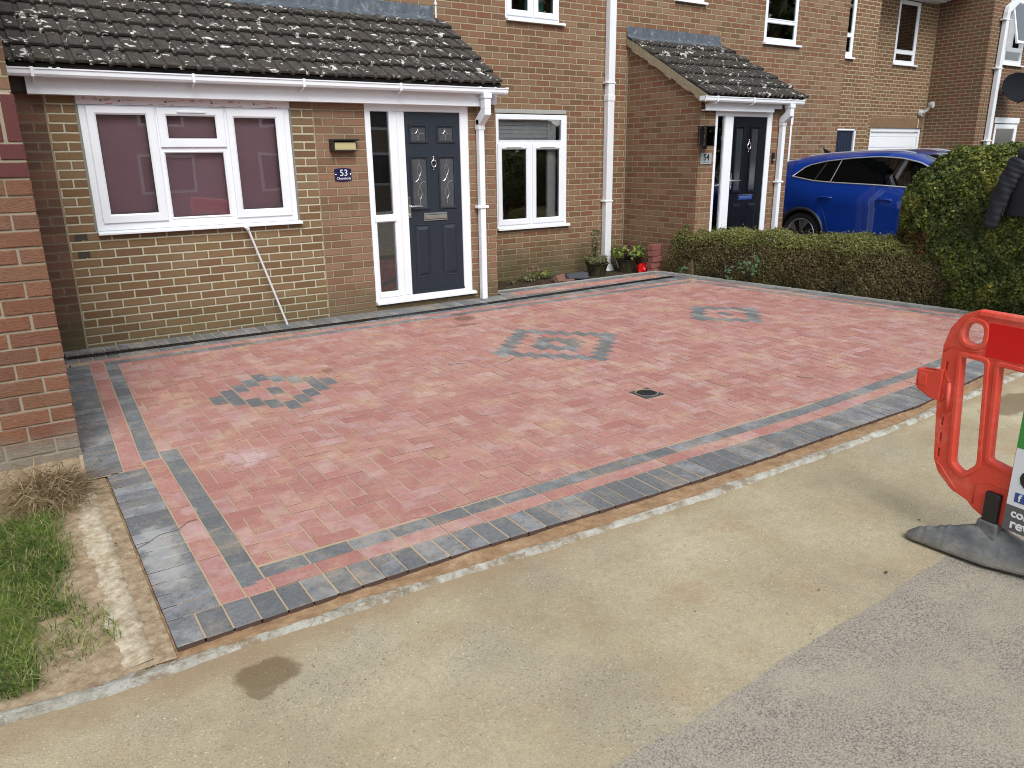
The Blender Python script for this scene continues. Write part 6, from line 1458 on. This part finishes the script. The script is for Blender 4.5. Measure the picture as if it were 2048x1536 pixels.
# bramble growing through the hedge
t = empty('bramble', (8.1, 6.4, 0), 'grey-green bramble sprays growing out of the hedge face', 'plant')
m = MB(); lp, ln_ = [], []
for (y0, y1, z1, x1) in ((6.45, 6.30, 0.40, -0.10), (6.42, 6.55, 0.30, -0.09), (6.75, 6.68, 0.22, -0.06), (6.40, 6.36, 0.33, -0.13), (7.35, 7.45, 0.16, -0.05)):
    xb = RIv(y0)+0.46; P_ = [(xb, y0, 0.05), (xb+x1*0.7, (y0+y1)/2, z1*0.6), (xb+x1, y1, z1), (xb+x1-0.02, y1-0.10*(1 if y1 > y0 else -0.5), z1+0.03)]
    m.tube(P_, [0.004, 0.003, 0.002, 0.001], 5)
    for k in range(11):
        f = random.uniform(0.5, 3); i = min(int(f), 2); a, b = P_[i], P_[i+1]; q = [a[j]+(b[j]-a[j])*(f-i)+random.uniform(-0.035, 0.035) for j in range(3)]; lp.append(q); ln_.append((-0.8, -0.4, 0.6))
m.build('stem', 'twig', t)
cards('leaf_cluster', lp, ln_, 0.045, rng.random(len(lp)), 'bramble', t, aspect=1.25, jitter=0.35)
# grass verge
def blades(name, n, region, hgt, wid, mat, lean=0.6, dead=0.15, f_keep=None, kind='stuff', zb=None, ground=True, **kw):
    vs = np.zeros((n, 7, 3)); rn = np.zeros((n, 3)); k = 0
    while k < n:
        x = random.uniform(region[0], region[1]); y = random.uniform(region[2], region[3])
        if f_keep and random.random() > f_keep(x, y): continue
        h = hgt*random.uniform(0.45, 1.25); a = random.uniform(0, 2*math.pi); l = lean*random.uniform(0.2, 1.3)*h; w_ = wid*random.uniform(0.6, 1.2); b = a+math.pi/2+random.uniform(-0.5, 0.5)
        z0 = gz(x, y)-0.012 if zb is None else zb(x, y)
        dx, dy_ = math.cos(a), math.sin(a); wx_, wy_ = math.cos(b)*w_/2, math.sin(b)*w_/2; j = 0
        for t_, ww in ((0, 1), (0.4, 0.9), (0.75, 0.6)):
            cx_, cy_ = x+dx*l*t_**1.8, y+dy_*l*t_**1.8; cz = z0+h*t_*(1-0.25*t_*lean)
            vs[k, j] = (cx_-wx_*ww, cy_-wy_*ww, cz); vs[k, j+1] = (cx_+wx_*ww, cy_+wy_*ww, cz); j += 2
        vs[k, 6] = (x+dx*l, y+dy_*l, z0+h*(1-0.28*lean)); v = random.random(); v = 0.8+0.2*random.random() if v < dead else 0.75*random.random()+0.12*math.sin(x*9+y*5)
        rn[k] = min(1, max(0, v)); k += 1
    me = bpy.data.meshes.new(name); fs = []
    for i in range(n): o = i*7; fs += [(o, o+1, o+3, o+2), (o+2, o+3, o+5, o+4), (o+4, o+5, o+6)]
    me.from_pydata(vs.reshape(-1, 3).tolist(), [], fs); me.materials.append(M[mat]); at = me.attributes.new('rnd', 'FLOAT', 'FACE'); at.data.foreach_set('value', rn.ravel().astype(np.float32)); me.update()
    o = bpy.data.objects.new(name, me); COL.objects.link(o); return tag(o, kind=kind, **kw)
def gk(x, y):
    e = 0.16-0.0*y-0.11*(y-2.7)/2; lim = 0.04+0.05*math.sin(y*3.1)+0.03*math.sin(y*9)
    if y < 2.78+0.08*math.sin(x*8): return 0.0
    if y > 4.15 and x > -0.30: return 0.12
    if y < 3.15 and x > -0.12: return 0.10+0.25*(math.sin(x*31)*math.sin(y*23) > 0.2)
    return 1.0 if x < lim else max(0.0, 0.45-(x-lim)*6)
blades('grass', 30000, (-0.95, 0.15, 2.66, 4.62), 0.060, 0.0032, 'grass', 1.35, 0.16, gk, label='bright green grass at the lower left with bare soil patches', cat='grass')
blades('grass', 9000, (-4.5, -0.95, 2.7, 4.88), 0.08, 0.007, 'grass', 0.8, 0.12, label='grass stretching away to the left of the paving', cat='grass')
def sk(x, y): return math.exp(-(((x-0.02)/0.11)**2+((y-4.40)/0.16)**2))
t = blades('dry_grass_clump', 1500, (-0.25, 0.22, 4.1, 4.85), 0.12, 0.0045, 'straw', 2.2, 0.3, sk, kind=None, label='tangled clump of dry brown grass at the foot of the boundary wall', cat='dry grass')
m = MB()
for k in range(90):
    x, y = random.gauss(0.02, 0.10), random.gauss(4.38, 0.14); a = random.uniform(0, 6.28); L = random.uniform(0.05, 0.15); z0 = gz(x, y)+random.uniform(0.0, 0.07); m.rnd = random.random()
    m.tube([(x, y, z0), (x+math.cos(a)*L*0.5, y+math.sin(a)*L*0.5, z0+random.uniform(0.01, 0.05)), (x+math.cos(a+0.5)*L, y+math.sin(a+0.5)*L, z0-0.01)], 0.0016, 4)
m.build('dry_stalk', 'straw', t)
# weeds in the bed under the kitchen window
def tuft(name, x, y, z0, n, spread, h, size, mat, label, cat='plant', upright=0.6, aspect=1.8, stems=True):
    r_ = empty(name, (x, y, z0), label, cat); lp, nn_ = [], []; m = MB()
    for k in range(n):
        a = random.uniform(0, 6.28); rr_ = spread*math.sqrt(random.random()); hh = h*random.uniform(0.25, 1.0); q = (x+math.cos(a)*rr_, y+math.sin(a)*rr_, z0+hh)
        lp.append(q); nn_.append((math.cos(a)*0.6-0.3, math.sin(a)*0.6-0.4, 0.8))
        if stems and k % 3 == 0: m.tube([(x+random.uniform(-0.02, 0.02), y, z0), ((x+q[0])/2, (y+q[1])/2, z0+hh*0.6), q], [0.003, 0.002, 0.001], 4)
    if stems: m.build('stem', 'twig', r_)
    cards('leaves', lp, nn_, rng.uniform(size*0.6, size*1.2, len(lp)), rng.random(len(lp)), mat, r_, aspect=aspect, jitter=0.5); return r_
tuft('weed', 5.98, 8.48, 0.05, 60, 0.12, 0.10, 0.028, 'leaf_sage', 'small weed beside the air brick under the kitchen window')
tuft('weed', 6.28, 8.55, 0.05, 70, 0.14, 0.10, 0.028, 'leaf_green', 'small weed just right of the air brick')
tuft('weed', 5.70, 8.45, 0.05, 25, 0.08, 0.06, 0.025, 'leaf_sage', 'tiny weed at the porch corner under the kitchen window')
def pot(x, y, z0, r_, h, label):
    t = empty('plant_pot', (x, y, z0), label, 'plant pot', 'glazed pots in the corner')
    m = MB(); m.lathe((x, y, z0), [(0.0, 0.0), (r_*0.70, 0.0), (r_*0.74, h*0.3), (r_*0.88, h*0.75), (r_*0.96, h*0.93), (r_*1.04, h*0.94), (r_*1.05, h), (r_*0.95, h), (r_*0.92, h*0.9), (0.0, h*0.88)], 28); b = m.build('vessel', 'pot', t); smooth_by_angle(b, 40)
    m = MB(); m.lathe((x, y, z0+h*0.90), [(r_*0.93, 0), (0, 0.012)], 20); m.build('compost', 'soil', t)
    return t
pot(7.08, 8.32, 0.035, 0.17, 0.20, 'dark glazed pot left of the tall downpipe holding a thin grey-green shrub'); tuft('potted_shrub', 7.06, 8.32, 0.215, 330, 0.16, 0.11, 0.030, 'leaf_sage', 'sparse grey-green shrub in the pot left of the tall downpipe', 'shrub')
m_ = tuft('potted_shrub', 7.05, 8.34, 0.215, 110, 0.065, 0.48, 0.028, 'leaf_sage', 'thin twiggy upright shrub rising from the pot left of the tall downpipe', 'shrub')
pot(7.66, 8.34, 0.04, 0.175, 0.20, 'dark glazed pot right of the tall downpipe holding a bright shrub'); tuft('potted_shrub', 7.66, 8.32, 0.225, 260, 0.24, 0.20, 0.040, 'leaf_green', 'yellow-green and purple leaved shrub in the pot right of the tall downpipe', 'shrub')
tuft('potted_shrub', 7.60, 8.28, 0.26, 55, 0.075, 0.20, 0.036, 'leaf_plum', 'purple-pink leafy shoot in the pot right of the tall downpipe', 'shrub')
# red bag
t = empty('plastic_bag', (7.85, 8.10, 0.05), 'knotted red plastic bag lying in the corner behind the paving', 'bag')
m = MB(); vs = []; nu, nv = 30, 18
for i in range(nv+1):
    th = math.pi*i/nv
    for j in range(nu):
        q = 2*math.pi*j/nu; d = Vector((math.sin(th)*math.cos(q), math.sin(th)*math.sin(q), math.cos(th)))
        r_ = 1+0.16*math.sin(q*3+th*2)*math.sin(th)+0.09*math.sin(q*7-th*5)*math.sin(th)+0.05*math.sin(q*13+th*9); vs.append((7.79+d.x*0.145*r_, 8.06+d.y*0.12*r_, 0.10+max(-0.07, d.z*0.095*r_)))
m.add(vs, [(i*nu+j, (i+1)*nu+j, (i+1)*nu+(j+1) % nu, i*nu+(j+1) % nu) for i in range(nv) for j in range(nu)]); m.build('bag_body', 'red_bag', t, smooth=True)
m = MB(); m.add([(7.80, 8.03, 0.17), (7.83, 8.04, 0.18), (7.88, 8.00, 0.235), (7.845, 8.00, 0.225)], [(0, 1, 2, 3)]); m.add([(7.79, 8.03, 0.17), (7.81, 8.04, 0.175), (7.76, 8.00, 0.215), (7.74, 8.01, 0.20)], [(0, 1, 2, 3)]); m.build('bag_knot', 'curtain_white', t)
# loose blocks
def loose(x, y, z, rz, tilt, mat, label, sx=0.2, sy=0.1, sz=0.078, ty=0.0):
    m = MB(); m.X = Matrix.Translation((x, y, z)) @ Matrix.Rotation(R(rz), 4, 'Z') @ Matrix.Rotation(R(tilt), 4, 'X') @ Matrix.Rotation(R(ty), 4, 'Y')
    m.box(-sx/2, sx/2, -sy/2, sy/2, -sz/2, sz/2); return m.build('paving_block', mat, None, bevel=0.005, label=label, cat='block', group='loose paving blocks by the wall')
names = ['bottom', 'second', 'third', 'fourth', 'fifth', 'topmost']
for k in range(5):
    loose(7.775+random.uniform(-0.010, 0.010), 7.885+random.uniform(-0.010, 0.010), 0.075+k*0.083+0.04-0.01, 12+random.uniform(-7, 7), 0, 'paver_loose', '%s red block of the neat stack at the hedge end' % (['bottom', 'second lowest', 'middle', 'second from top', 'topmost'][k]))
loose(7.80, 8.28, 0.10, 80, 0, 'paver_loose', 'red block lying flat behind the red bag, the upper of two'); loose(7.79, 8.28, 0.02, 84, 0, 'paver_loose', 'red block under another behind the red bag')
loose(6.34, 8.22, 0.085, 20, 58, 'paver_brown', 'brown block leaning on edge left of the grey blocks in the bed'); loose(6.40, 8.10, 0.045, 30, 0, 'paver_brown', 'brown block lying flat in front of the leaning one in the bed')
loose(6.53, 8.20, 0.085, 10, 35, 'paver_grey', 'dark grey block beside the leaning brown one in the bed'); loose(6.66, 8.16, 0.09, -35, 50, 'paver_grey', 'dark grey block tipped at an angle between two others in the bed'); loose(6.78, 8.26, 0.09, 60, 20, 'paver_grey', 'dark grey block nearest the glazed pot in the bed')

# ================================================================ BARRIER
BP = Vector((3.43, 1.30, -0.034)); ba = R(7); dpv = Vector((math.sin(ba), math.cos(ba), 0)); nv_ = Vector((-dpv.y, dpv.x, 0))
BX = Matrix(((-dpv.x, -nv_.x, 0, BP.x), (-dpv.y, -nv_.y, 0, BP.y), (0, 0, 1, BP.z), (0, 0, 0, 1)))
bar = empty('site_barrier', tuple(BP), 'orange-red plastic site barrier with red reflective strip standing on the road', 'barrier')
def plate(name, outline, holes, thick, bev, mat, parent, ycen=0.0, res=2):
    cu = bpy.data.curves.new(name, 'CURVE'); cu.dimensions = '2D'; cu.fill_mode = 'BOTH'; cu.extrude = thick/2-bev; cu.bevel_depth = bev; cu.bevel_resolution = res
    for pl in [outline]+holes:
        sp = cu.splines.new('POLY'); sp.points.add(len(pl)-1); sp.use_cyclic_u = True
        for q, p in zip(sp.points, pl): q.co = (p[0], p[1], 0, 1)
    o = bpy.data.objects.new(name+'_tmp', cu); COL.objects.link(o); dg = bpy.context.evaluated_depsgraph_get(); me = bpy.data.meshes.new_from_object(o.evaluated_get(dg)); COL.objects.unlink(o); bpy.data.objects.remove(o)
    me.transform(BX @ Matrix(((1, 0, 0, 0), (0, 0, -1, ycen), (0, 1, 0, 0), (0, 0, 0, 1)))); me.materials.clear(); me.materials.append(M[mat])
    o = bpy.data.objects.new(name, me); COL.objects.link(o)
    if parent: adopt(o, parent)
    smooth_by_angle(o, 42); return o
def rnd_poly(pts, r_, n=4):
    out = []; N = len(pts)
    for i in range(N):
        a, b, c = Vector(pts[i-1]), Vector(pts[i]), Vector(pts[(i+1) % N]); d1 = min(r_, (a-b).length*0.45); d2 = min(r_, (c-b).length*0.45)
        p, q = b+(a-b).normalized()*d1, b+(c-b).normalized()*d2
        for k in range(n+1): t_ = k/n; v = p*(1-t_)**2+b*2*t_*(1-t_)+q*t_*t_; out.append((v.x, v.y))
    return out
XR = 1.63
out = [(-0.233, 1.078), (-0.300, 1.045), (-0.345, 0.98), (-0.367, 0.895), (-0.365, 0.79), (-0.361, 0.66), (-0.332, 0.37), (-0.304, 0.31), (-0.233, 0.252), (-0.15, 0.228), (-0.125, 0.205), (-0.058, 0.175),
       (0.06, 0.165), (0.12, 0.23), (XR-0.37, 0.23), (XR-0.30, 0.165), (XR-0.15, 0.175), (XR-0.05, 0.26), (XR-0.01, 0.37), (XR, 0.9), (XR-0.03, 1.0), (XR-0.12, 1.078)][::-1]
wins = [[(-0.282, 0.868), (-0.171, 0.866), (-0.131, 0.402), (-0.190, 0.338), (-0.246, 0.371)], [(-0.116, 0.862), (0.02, 0.858), (0.02, 0.425), (-0.088, 0.443)]]
for k in range(8): a = 0.075+k*0.18; wins.append([(a, 0.858), (a+0.125, 0.858), (a+0.125, 0.425), (a, 0.425)])
hole1 = [(-0.262, 1.026), (-0.212, 1.026), (-0.194, 1.002), (-0.194, 0.945), (-0.216, 0.922), (-0.268, 0.926), (-0.288, 0.945), (-0.288, 0.99)]
slots = [[(c[0]-0.0085, c[1]-0.024), (c[0]+0.0085, c[1]-0.024), (c[0]+0.0085, c[1]+0.024), (c[0]-0.0085, c[1]+0.024)] for c in ((-0.341, 0.806), (-0.322, 0.550), (-0.318, 0.474), (-0.316, 0.400))]
holes = [rnd_poly(w_, 0.022) for w_ in wins]+[rnd_poly(hole1, 0.008, 2)]+[rnd_poly(s_, 0.005, 2) for s_ in slots]
plate('panel', rnd_poly(out, 0.012, 3), holes, 0.030, 0.0035, 'barrier', bar)
# raised rims round the openings and edges
for w_ in wins[:2]+[hole1]:
    cx_ = sum(p[0] for p in w_)/len(w_); cy_ = sum(p[1] for p in w_)/len(w_)
    O_ = inset(w_[::-1] if area(w_) < 0 else w_, -0.013); I_ = inset(w_[::-1] if area(w_) < 0 else w_, -0.001)
    plate('rim', rnd_poly(O_, 0.024), [rnd_poly(I_, 0.022)], 0.044, 0.005, 'barrier', bar)
def P3(x, y, z): return tuple(BX @ Vector((x, y, z)))
m = MB()
def ribline(pts, r_=0.0035):
    m.mark().tube([P3(a, -0.0155, b) for a, b in pts], r_, 5)
ribline([(-0.363, 0.868), (-0.325, 0.905), (-0.235, 0.895), (-0.19, 0.91)]); ribline([(-0.328, 0.36), (-0.30, 0.345), (-0.215, 0.262), (-0.215, 0.245)]); ribline([(-0.125, 0.222), (-0.125, 0.315), (-0.068, 0.345), (0.03, 0.335)]); ribline([(-0.342, 0.64), (-0.30, 0.68), (-0.305, 0.72), (-0.34, 0.77)])
m.mark().tube([P3(-0.312, -0.02, 0.735), P3(-0.304, -0.02, 0.60)], 0.010, 6)
m.each('moulded_rib', 'barrier', bar, smooth=True)
m = MB(); m.X = BX      # top rail lip
m.prism([(-0.024, 1.055), (0.024, 1.055), (0.020, 1.080), (-0.020, 1.080)], -0.232, XR-0.12, 'x'); m.build('top_rail', 'barrier', bar, bevel=0.006)
m = MB(); m.X = BX      # hooked socket on the side
m.prism([(-0.468, 0.768), (-0.458, 0.680), (-0.385, 0.645), (-0.345, 0.640), (-0.345, 0.790), (-0.365, 0.790), (-0.385, 0.775)], -0.026, -0.019, 'y')
m.prism([(-0.468, 0.768), (-0.458, 0.680), (-0.385, 0.645), (-0.345, 0.640), (-0.345, 0.790), (-0.365, 0.790), (-0.385, 0.775)], 0.019, 0.026, 'y')
m.box(-0.470, -0.461, -0.026, 0.026, 0.684, 0.768); m.prism([(-0.466, 0.676), (-0.385, 0.640), (-0.385, 0.655), (-0.460, 0.692)], -0.024, 0.024, 'y'); m.box(-0.385, -0.350, -0.024, 0.024, 0.65, 0.76)
m.build('hook_socket', 'barrier', bar, bevel=0.004)
m = MB(); m.X = BX; m.box(-0.456, -0.415, -0.030, -0.024, 0.695, 0.752); m.build('socket_boss', 'barrier', bar, bevel=0.008)
m = MB(); m.X = BX; m.box(-0.178, 1.44, -0.0185, -0.0155, 0.888, 1.034); m.box(-0.178, 1.44, 0.0155, 0.0185, 0.888, 1.034); m.build('reflective_strip', 'reflect', bar, bevel=0.001)
m = MB(); m.X = BX; m.box(-0.186, 1.45, -0.0165, -0.0145, 0.880, 1.042); m.build('strip_recess', 'barrier', bar)
for xo in (0.0, XR-0.38):
    m = MB(); m.X = BX; m.box(xo-0.066, xo+0.000, -0.040, -0.012, 0.10, 0.312); m.build('post', 'black', bar, bevel=0.008)
    # foot: long tapering ridge, wide at the base
    fa = math.atan2(-0.975, 0.22); fd = Vector((0.22, -0.975, 0)).normalized(); fnrm = Vector((-fd.y, fd.x, 0)); pc = Vector(P3(xo-0.02, -0.012, 0))
    def FP(l, w_, z): q = pc+fd*l+fnrm*w_; return (q.x, q.y, q.z+z)
    m = MB(); prof = []
    for l in np.linspace(-0.335, 0.335, 41):
        a_ = abs(l); h_ = 0.145-(a_-0.055)/0.28*0.112 if a_ > 0.055 else 0.150
        if 0.055 < a_ < 0.32: h_ += 0.0035*(1 if int((a_-0.07)/0.021) % 2 == 0 else -0.5)*(1 if a_ > 0.12 else 0)
        e_ = max(0.0, (a_-0.29)/0.045); h_ -= 0.018*e_*e_; wb_ = 0.088-0.050*(a_/0.335)**1.1-0.015*e_*e_; wt = 0.020-0.005*(a_/0.335); h_ = max(h_, 0.012)
        prof.append([FP(l, -wb_, 0.0), FP(l, -wb_, 0.010), FP(l, -wt, h_-0.006), FP(l, -wt+0.006, h_), FP(l, wt-0.006, h_), FP(l, wt, h_-0.006), FP(l, wb_, 0.010), FP(l, wb_, 0.0)])
    for p_, q_ in zip(prof[:-1], prof[1:]):
        for k in range(7): m.quad(p_[k], q_[k], q_[k+1], p_[k+1])
    m.add(prof[0], [tuple(range(8))]); m.add(prof[-1], [tuple(range(8))])
    f_ = m.build('foot', 'rubber', bar); smooth_by_angle(f_, 40)
    m = MB(); m.X = BX; m.box(xo-0.078, xo+0.012, -0.048, 0.028, 0.10, 0.178); m.build('foot_collar', 'rubber', bar, bevel=0.008)
sg = empty('sign_board', P3(0.03, -0.04, 0.18), 'white, green and grey advertising board fixed across the front of the barrier', 'sign')
m = MB(); m.X = BX; sx1 = 1.25
m.box(0.030, sx1, -0.043, -0.038, 0.180, 0.80); m.build('board', 'sign_white', sg, bevel=0.001)
m = MB(); m.X = BX; m.box(0.030, sx1, -0.0438, -0.043, 0.548, 0.80); m.build('green_band', 'sign_green', sg)
m = MB(); m.X = BX; m.box(0.030, sx1, -0.0438, -0.043, 0.180, 0.294); m.build('grey_band', 'sign_grey', sg)
for xx in (0.3, 0.9): 
    m = MB(); m.X = BX; m.box(xx, xx+0.02, -0.0385, -0.012, 0.3, 0.34); m.build('fixing', 'black', sg)
rgt = -dpv
text_obj('lettering', 'conta', 0.052, P3(0.055, -0.0445, 0.246), rgt, (0, 0, 1), 'text_white', sg, bold=0.0012)
text_obj('lettering', 'revi', 0.060, P3(0.058, -0.0445, 0.196), rgt, (0, 0, 1), 'text_white', sg, bold=0.0015)
text_obj('lettering', 'G', 0.115, P3(0.062, -0.0445, 0.384), rgt, (0, 0, 1), 'ink', sg, bold=0.003)
m = MB(); m.X = BX; m.box(0.058, 0.100, -0.0442, -0.0432, 0.314, 0.356); m.build('badge', 'fblue', sg, bevel=0.0)
text_obj('lettering', 'f', 0.044, P3(0.073, -0.0447, 0.321), rgt, (0, 0, 1), 'text_white', sg, bold=0.001)

# ================================================================ LOOSE GRIT AND DEBRIS
def pebbles(name, n, region, smin, smax, mat, f=None, label=None, cat=None):
    m = MB(); k = 0
    while k < n:
        x, y = random.uniform(*region[:2]), random.uniform(*region[2:])
        if f and random.random() > f(x, y): continue
        s_ = smin+(smax-smin)*random.random()**3; z0 = gz(x, y)+(-0.022 if y < 2.5 else -0.008)
        vs = [(x+random.uniform(0.5, 1)*s_*a, y+random.uniform(0.5, 1)*s_*b, z0+random.uniform(0.5, 1)*s_*c*0.7) for a, b, c in ((1, 0, 0), (-1, 0, 0), (0, 1, 0), (0, -1, 0), (0, 0, 1), (0, 0, -0.4))]
        m.add(vs, [(0, 2, 4), (2, 1, 4), (1, 3, 4), (3, 0, 4), (2, 0, 5), (1, 2, 5), (3, 1, 5), (0, 3, 5)]); k += 1
    return m.build(name, mat, None, kind='stuff', label=label, cat=cat)
pebbles('grit', 1500, (-0.4, 6.5, 1.35, 2.58), 0.0012, 0.0045, 'stone', lambda x, y: 0.15+0.85*math.exp(-((y-2.45)/0.12)**2)+0.5*math.exp(-(x-1)**2), 'pale grit scattered over the sandy road edge', 'grit')
pebbles('gravel', 700, (-0.3, 0.30, 2.6, 4.9), 0.0012, 0.006, 'stone', None, 'small pale stones in the bare soil beside the paving', 'stones')
pebbles('dark_debris', 230, (0.3, 5.5, 1.35, 2.5), 0.0012, 0.006, 'debris', None, 'dark crumbs of leaf and soil on the sandy road', 'debris')
pebbles('leaf_litter', 1400, (8.0, 9.4, 2.9, 5.2), 0.004, 0.014, 'debris', None, 'brown litter under the bush', 'leaf litter')
def dead_leaf(x, y, s_, rz, label):
    z0 = gz(x, y)+(-0.018 if y < 2.5 else 0.004); m = MB(); n_ = 8; vs = []
    for k in range(n_): a = 2*math.pi*k/n_; vs.append((x+math.cos(a+rz)*s_*(1 if k % 4 == 0 else 0.5), y+math.sin(a+rz)*s_*(0.55 if k % 2 else 0.5), z0+0.006*random.random()))
    m.add(vs+[(x, y, z0+0.004)], [(k, (k+1) % n_, n_) for k in range(n_)]); return m.build('dead_leaf', 'debris', None, label=label, cat='leaf', group='fallen brown leaves')
dead_leaf(-0.10, 3.86, 0.022, 0.5, 'reddish dead leaf lying in the green grass'); dead_leaf(0.235, 3.62, 0.016, 1.5, 'curled brown leaf in the sandy trench beside the grey blocks')
dead_leaf(2.96, 1.52, 0.013, 0.3, 'reddish leaf on the sand left of the barrier foot'); dead_leaf(2.60, 1.60, 0.009, 1.0, 'dark leaf scrap on the sand further left of the barrier foot'); dead_leaf(3.55, 1.70, 0.011, 2.0, 'reddish leaf on the sand behind the barrier foot')
def twig_(pts, r_, label):
    m = MB(); m.tube([(x, y, gz(x, y)+0.004+r_) for x, y in pts], r_, 5); return m.build('twig', 'twig', None, label=label, cat='twig', group='twigs on the paving')
twig_([(0.31, 3.52), (0.36, 3.55), (0.42, 3.60), (0.50, 3.60), (0.56, 3.66), (0.60, 3.66)], 0.0012, 'thin curved twig across the grey and red border blocks at the left')
twig_([(2.95, 5.33), (3.02, 5.31), (3.07, 5.27)], 0.0018, 'short dark twig on the red paving between the first two diamonds'); twig_([(3.38, 5.13), (3.45, 5.15), (3.52, 5.19)], 0.0018, 'short brown twig on the red paving left of the central diamond')
twig_([(5.05, 3.50), (5.07, 3.44), (5.12, 3.40)], 0.0022, 'pale curled twig on the paving near the front border')

# ================================================================ OPPOSITE SIDE OF THE ROAD (seen only in reflections)
ho = empty('brick_house', (4, -17, 0), 'brick terrace across the road behind the viewer', 'house')
m = MB(); m.box(-16, 18, -24, -17, -0.6, 4.8); m.build('wall', 'brick_far', ho)
m = MB(); m.prism([(-16.6, 4.8), (-20.5, 7.2), (-24.4, 4.8)], -16.5, 18.5, 'x'); m.build('roof', 'tile', ho)
for x in (-12, -7.5, -3, 1.5, 6, 10.5, 15):
    m = MB(); m.box(x-0.8, x+0.8, -17, -16.93, 2.9, 4.1); wn_ = m.build('window', 'upvc', ho); m = MB(); m.box(x-0.7, x+0.7, -16.93, -16.92, 3.0, 4.0); m.build('pane', 'car_glass', wn_)
    m = MB(); m.box(x-1.0, x+1.0, -17, -16.93, 0.5, 1.9); wn_ = m.build('window', 'upvc', ho); m = MB(); m.box(x-0.9, x+0.9, -16.93, -16.92, 0.6, 1.8); m.build('pane', 'car_glass', wn_)
d = rng.normal(0, 1, (12000, 3)); tc = rng.uniform(0, 1, (12000, 3))
cards('added_tree_belt', np.stack([18+tc[:, 0]*55, -22-tc[:, 1]*6, tc[:, 2]**0.8*(12+2*np.sin(tc[:, 0]*40))], 1), d, rng.uniform(0.5, 0.9, 12000), rng.random(12000)*0.6, 'bush_leaf', None, kind='stuff', label='unseen belt of trees added behind the viewer to darken the window reflections', cat='trees')  # added out of view so the upstairs panes mirror foliage instead of sky
tr_ = empty('tree', (-0.6, -6.5, 0), 'broad leafy shrub tree across the road behind the viewer', 'tree')
m = MB(); m.tube([(-0.6, -9.5, -0.3), (-0.55, -9.5, 1.0), (-0.4, -9.4, 2.0)], [0.12, 0.09, 0.05], 8); m.build('trunk', 'twig', tr_)
d = rng.normal(0, 1, (9000, 3)); d /= np.linalg.norm(d, axis=1)[:, None]; rr_ = rng.uniform(0.5, 1.0, 9000)[:, None]*(1+0.15*fn(d, 0.6)[:, None])
cards('crown', d*rr_*np.array([1.7, 1.5, 1.4])+np.array([-0.5, -9.5, 2.3]), d, rng.uniform(0.07, 0.13, 9000), rng.random(9000), 'bush_leaf', tr_)
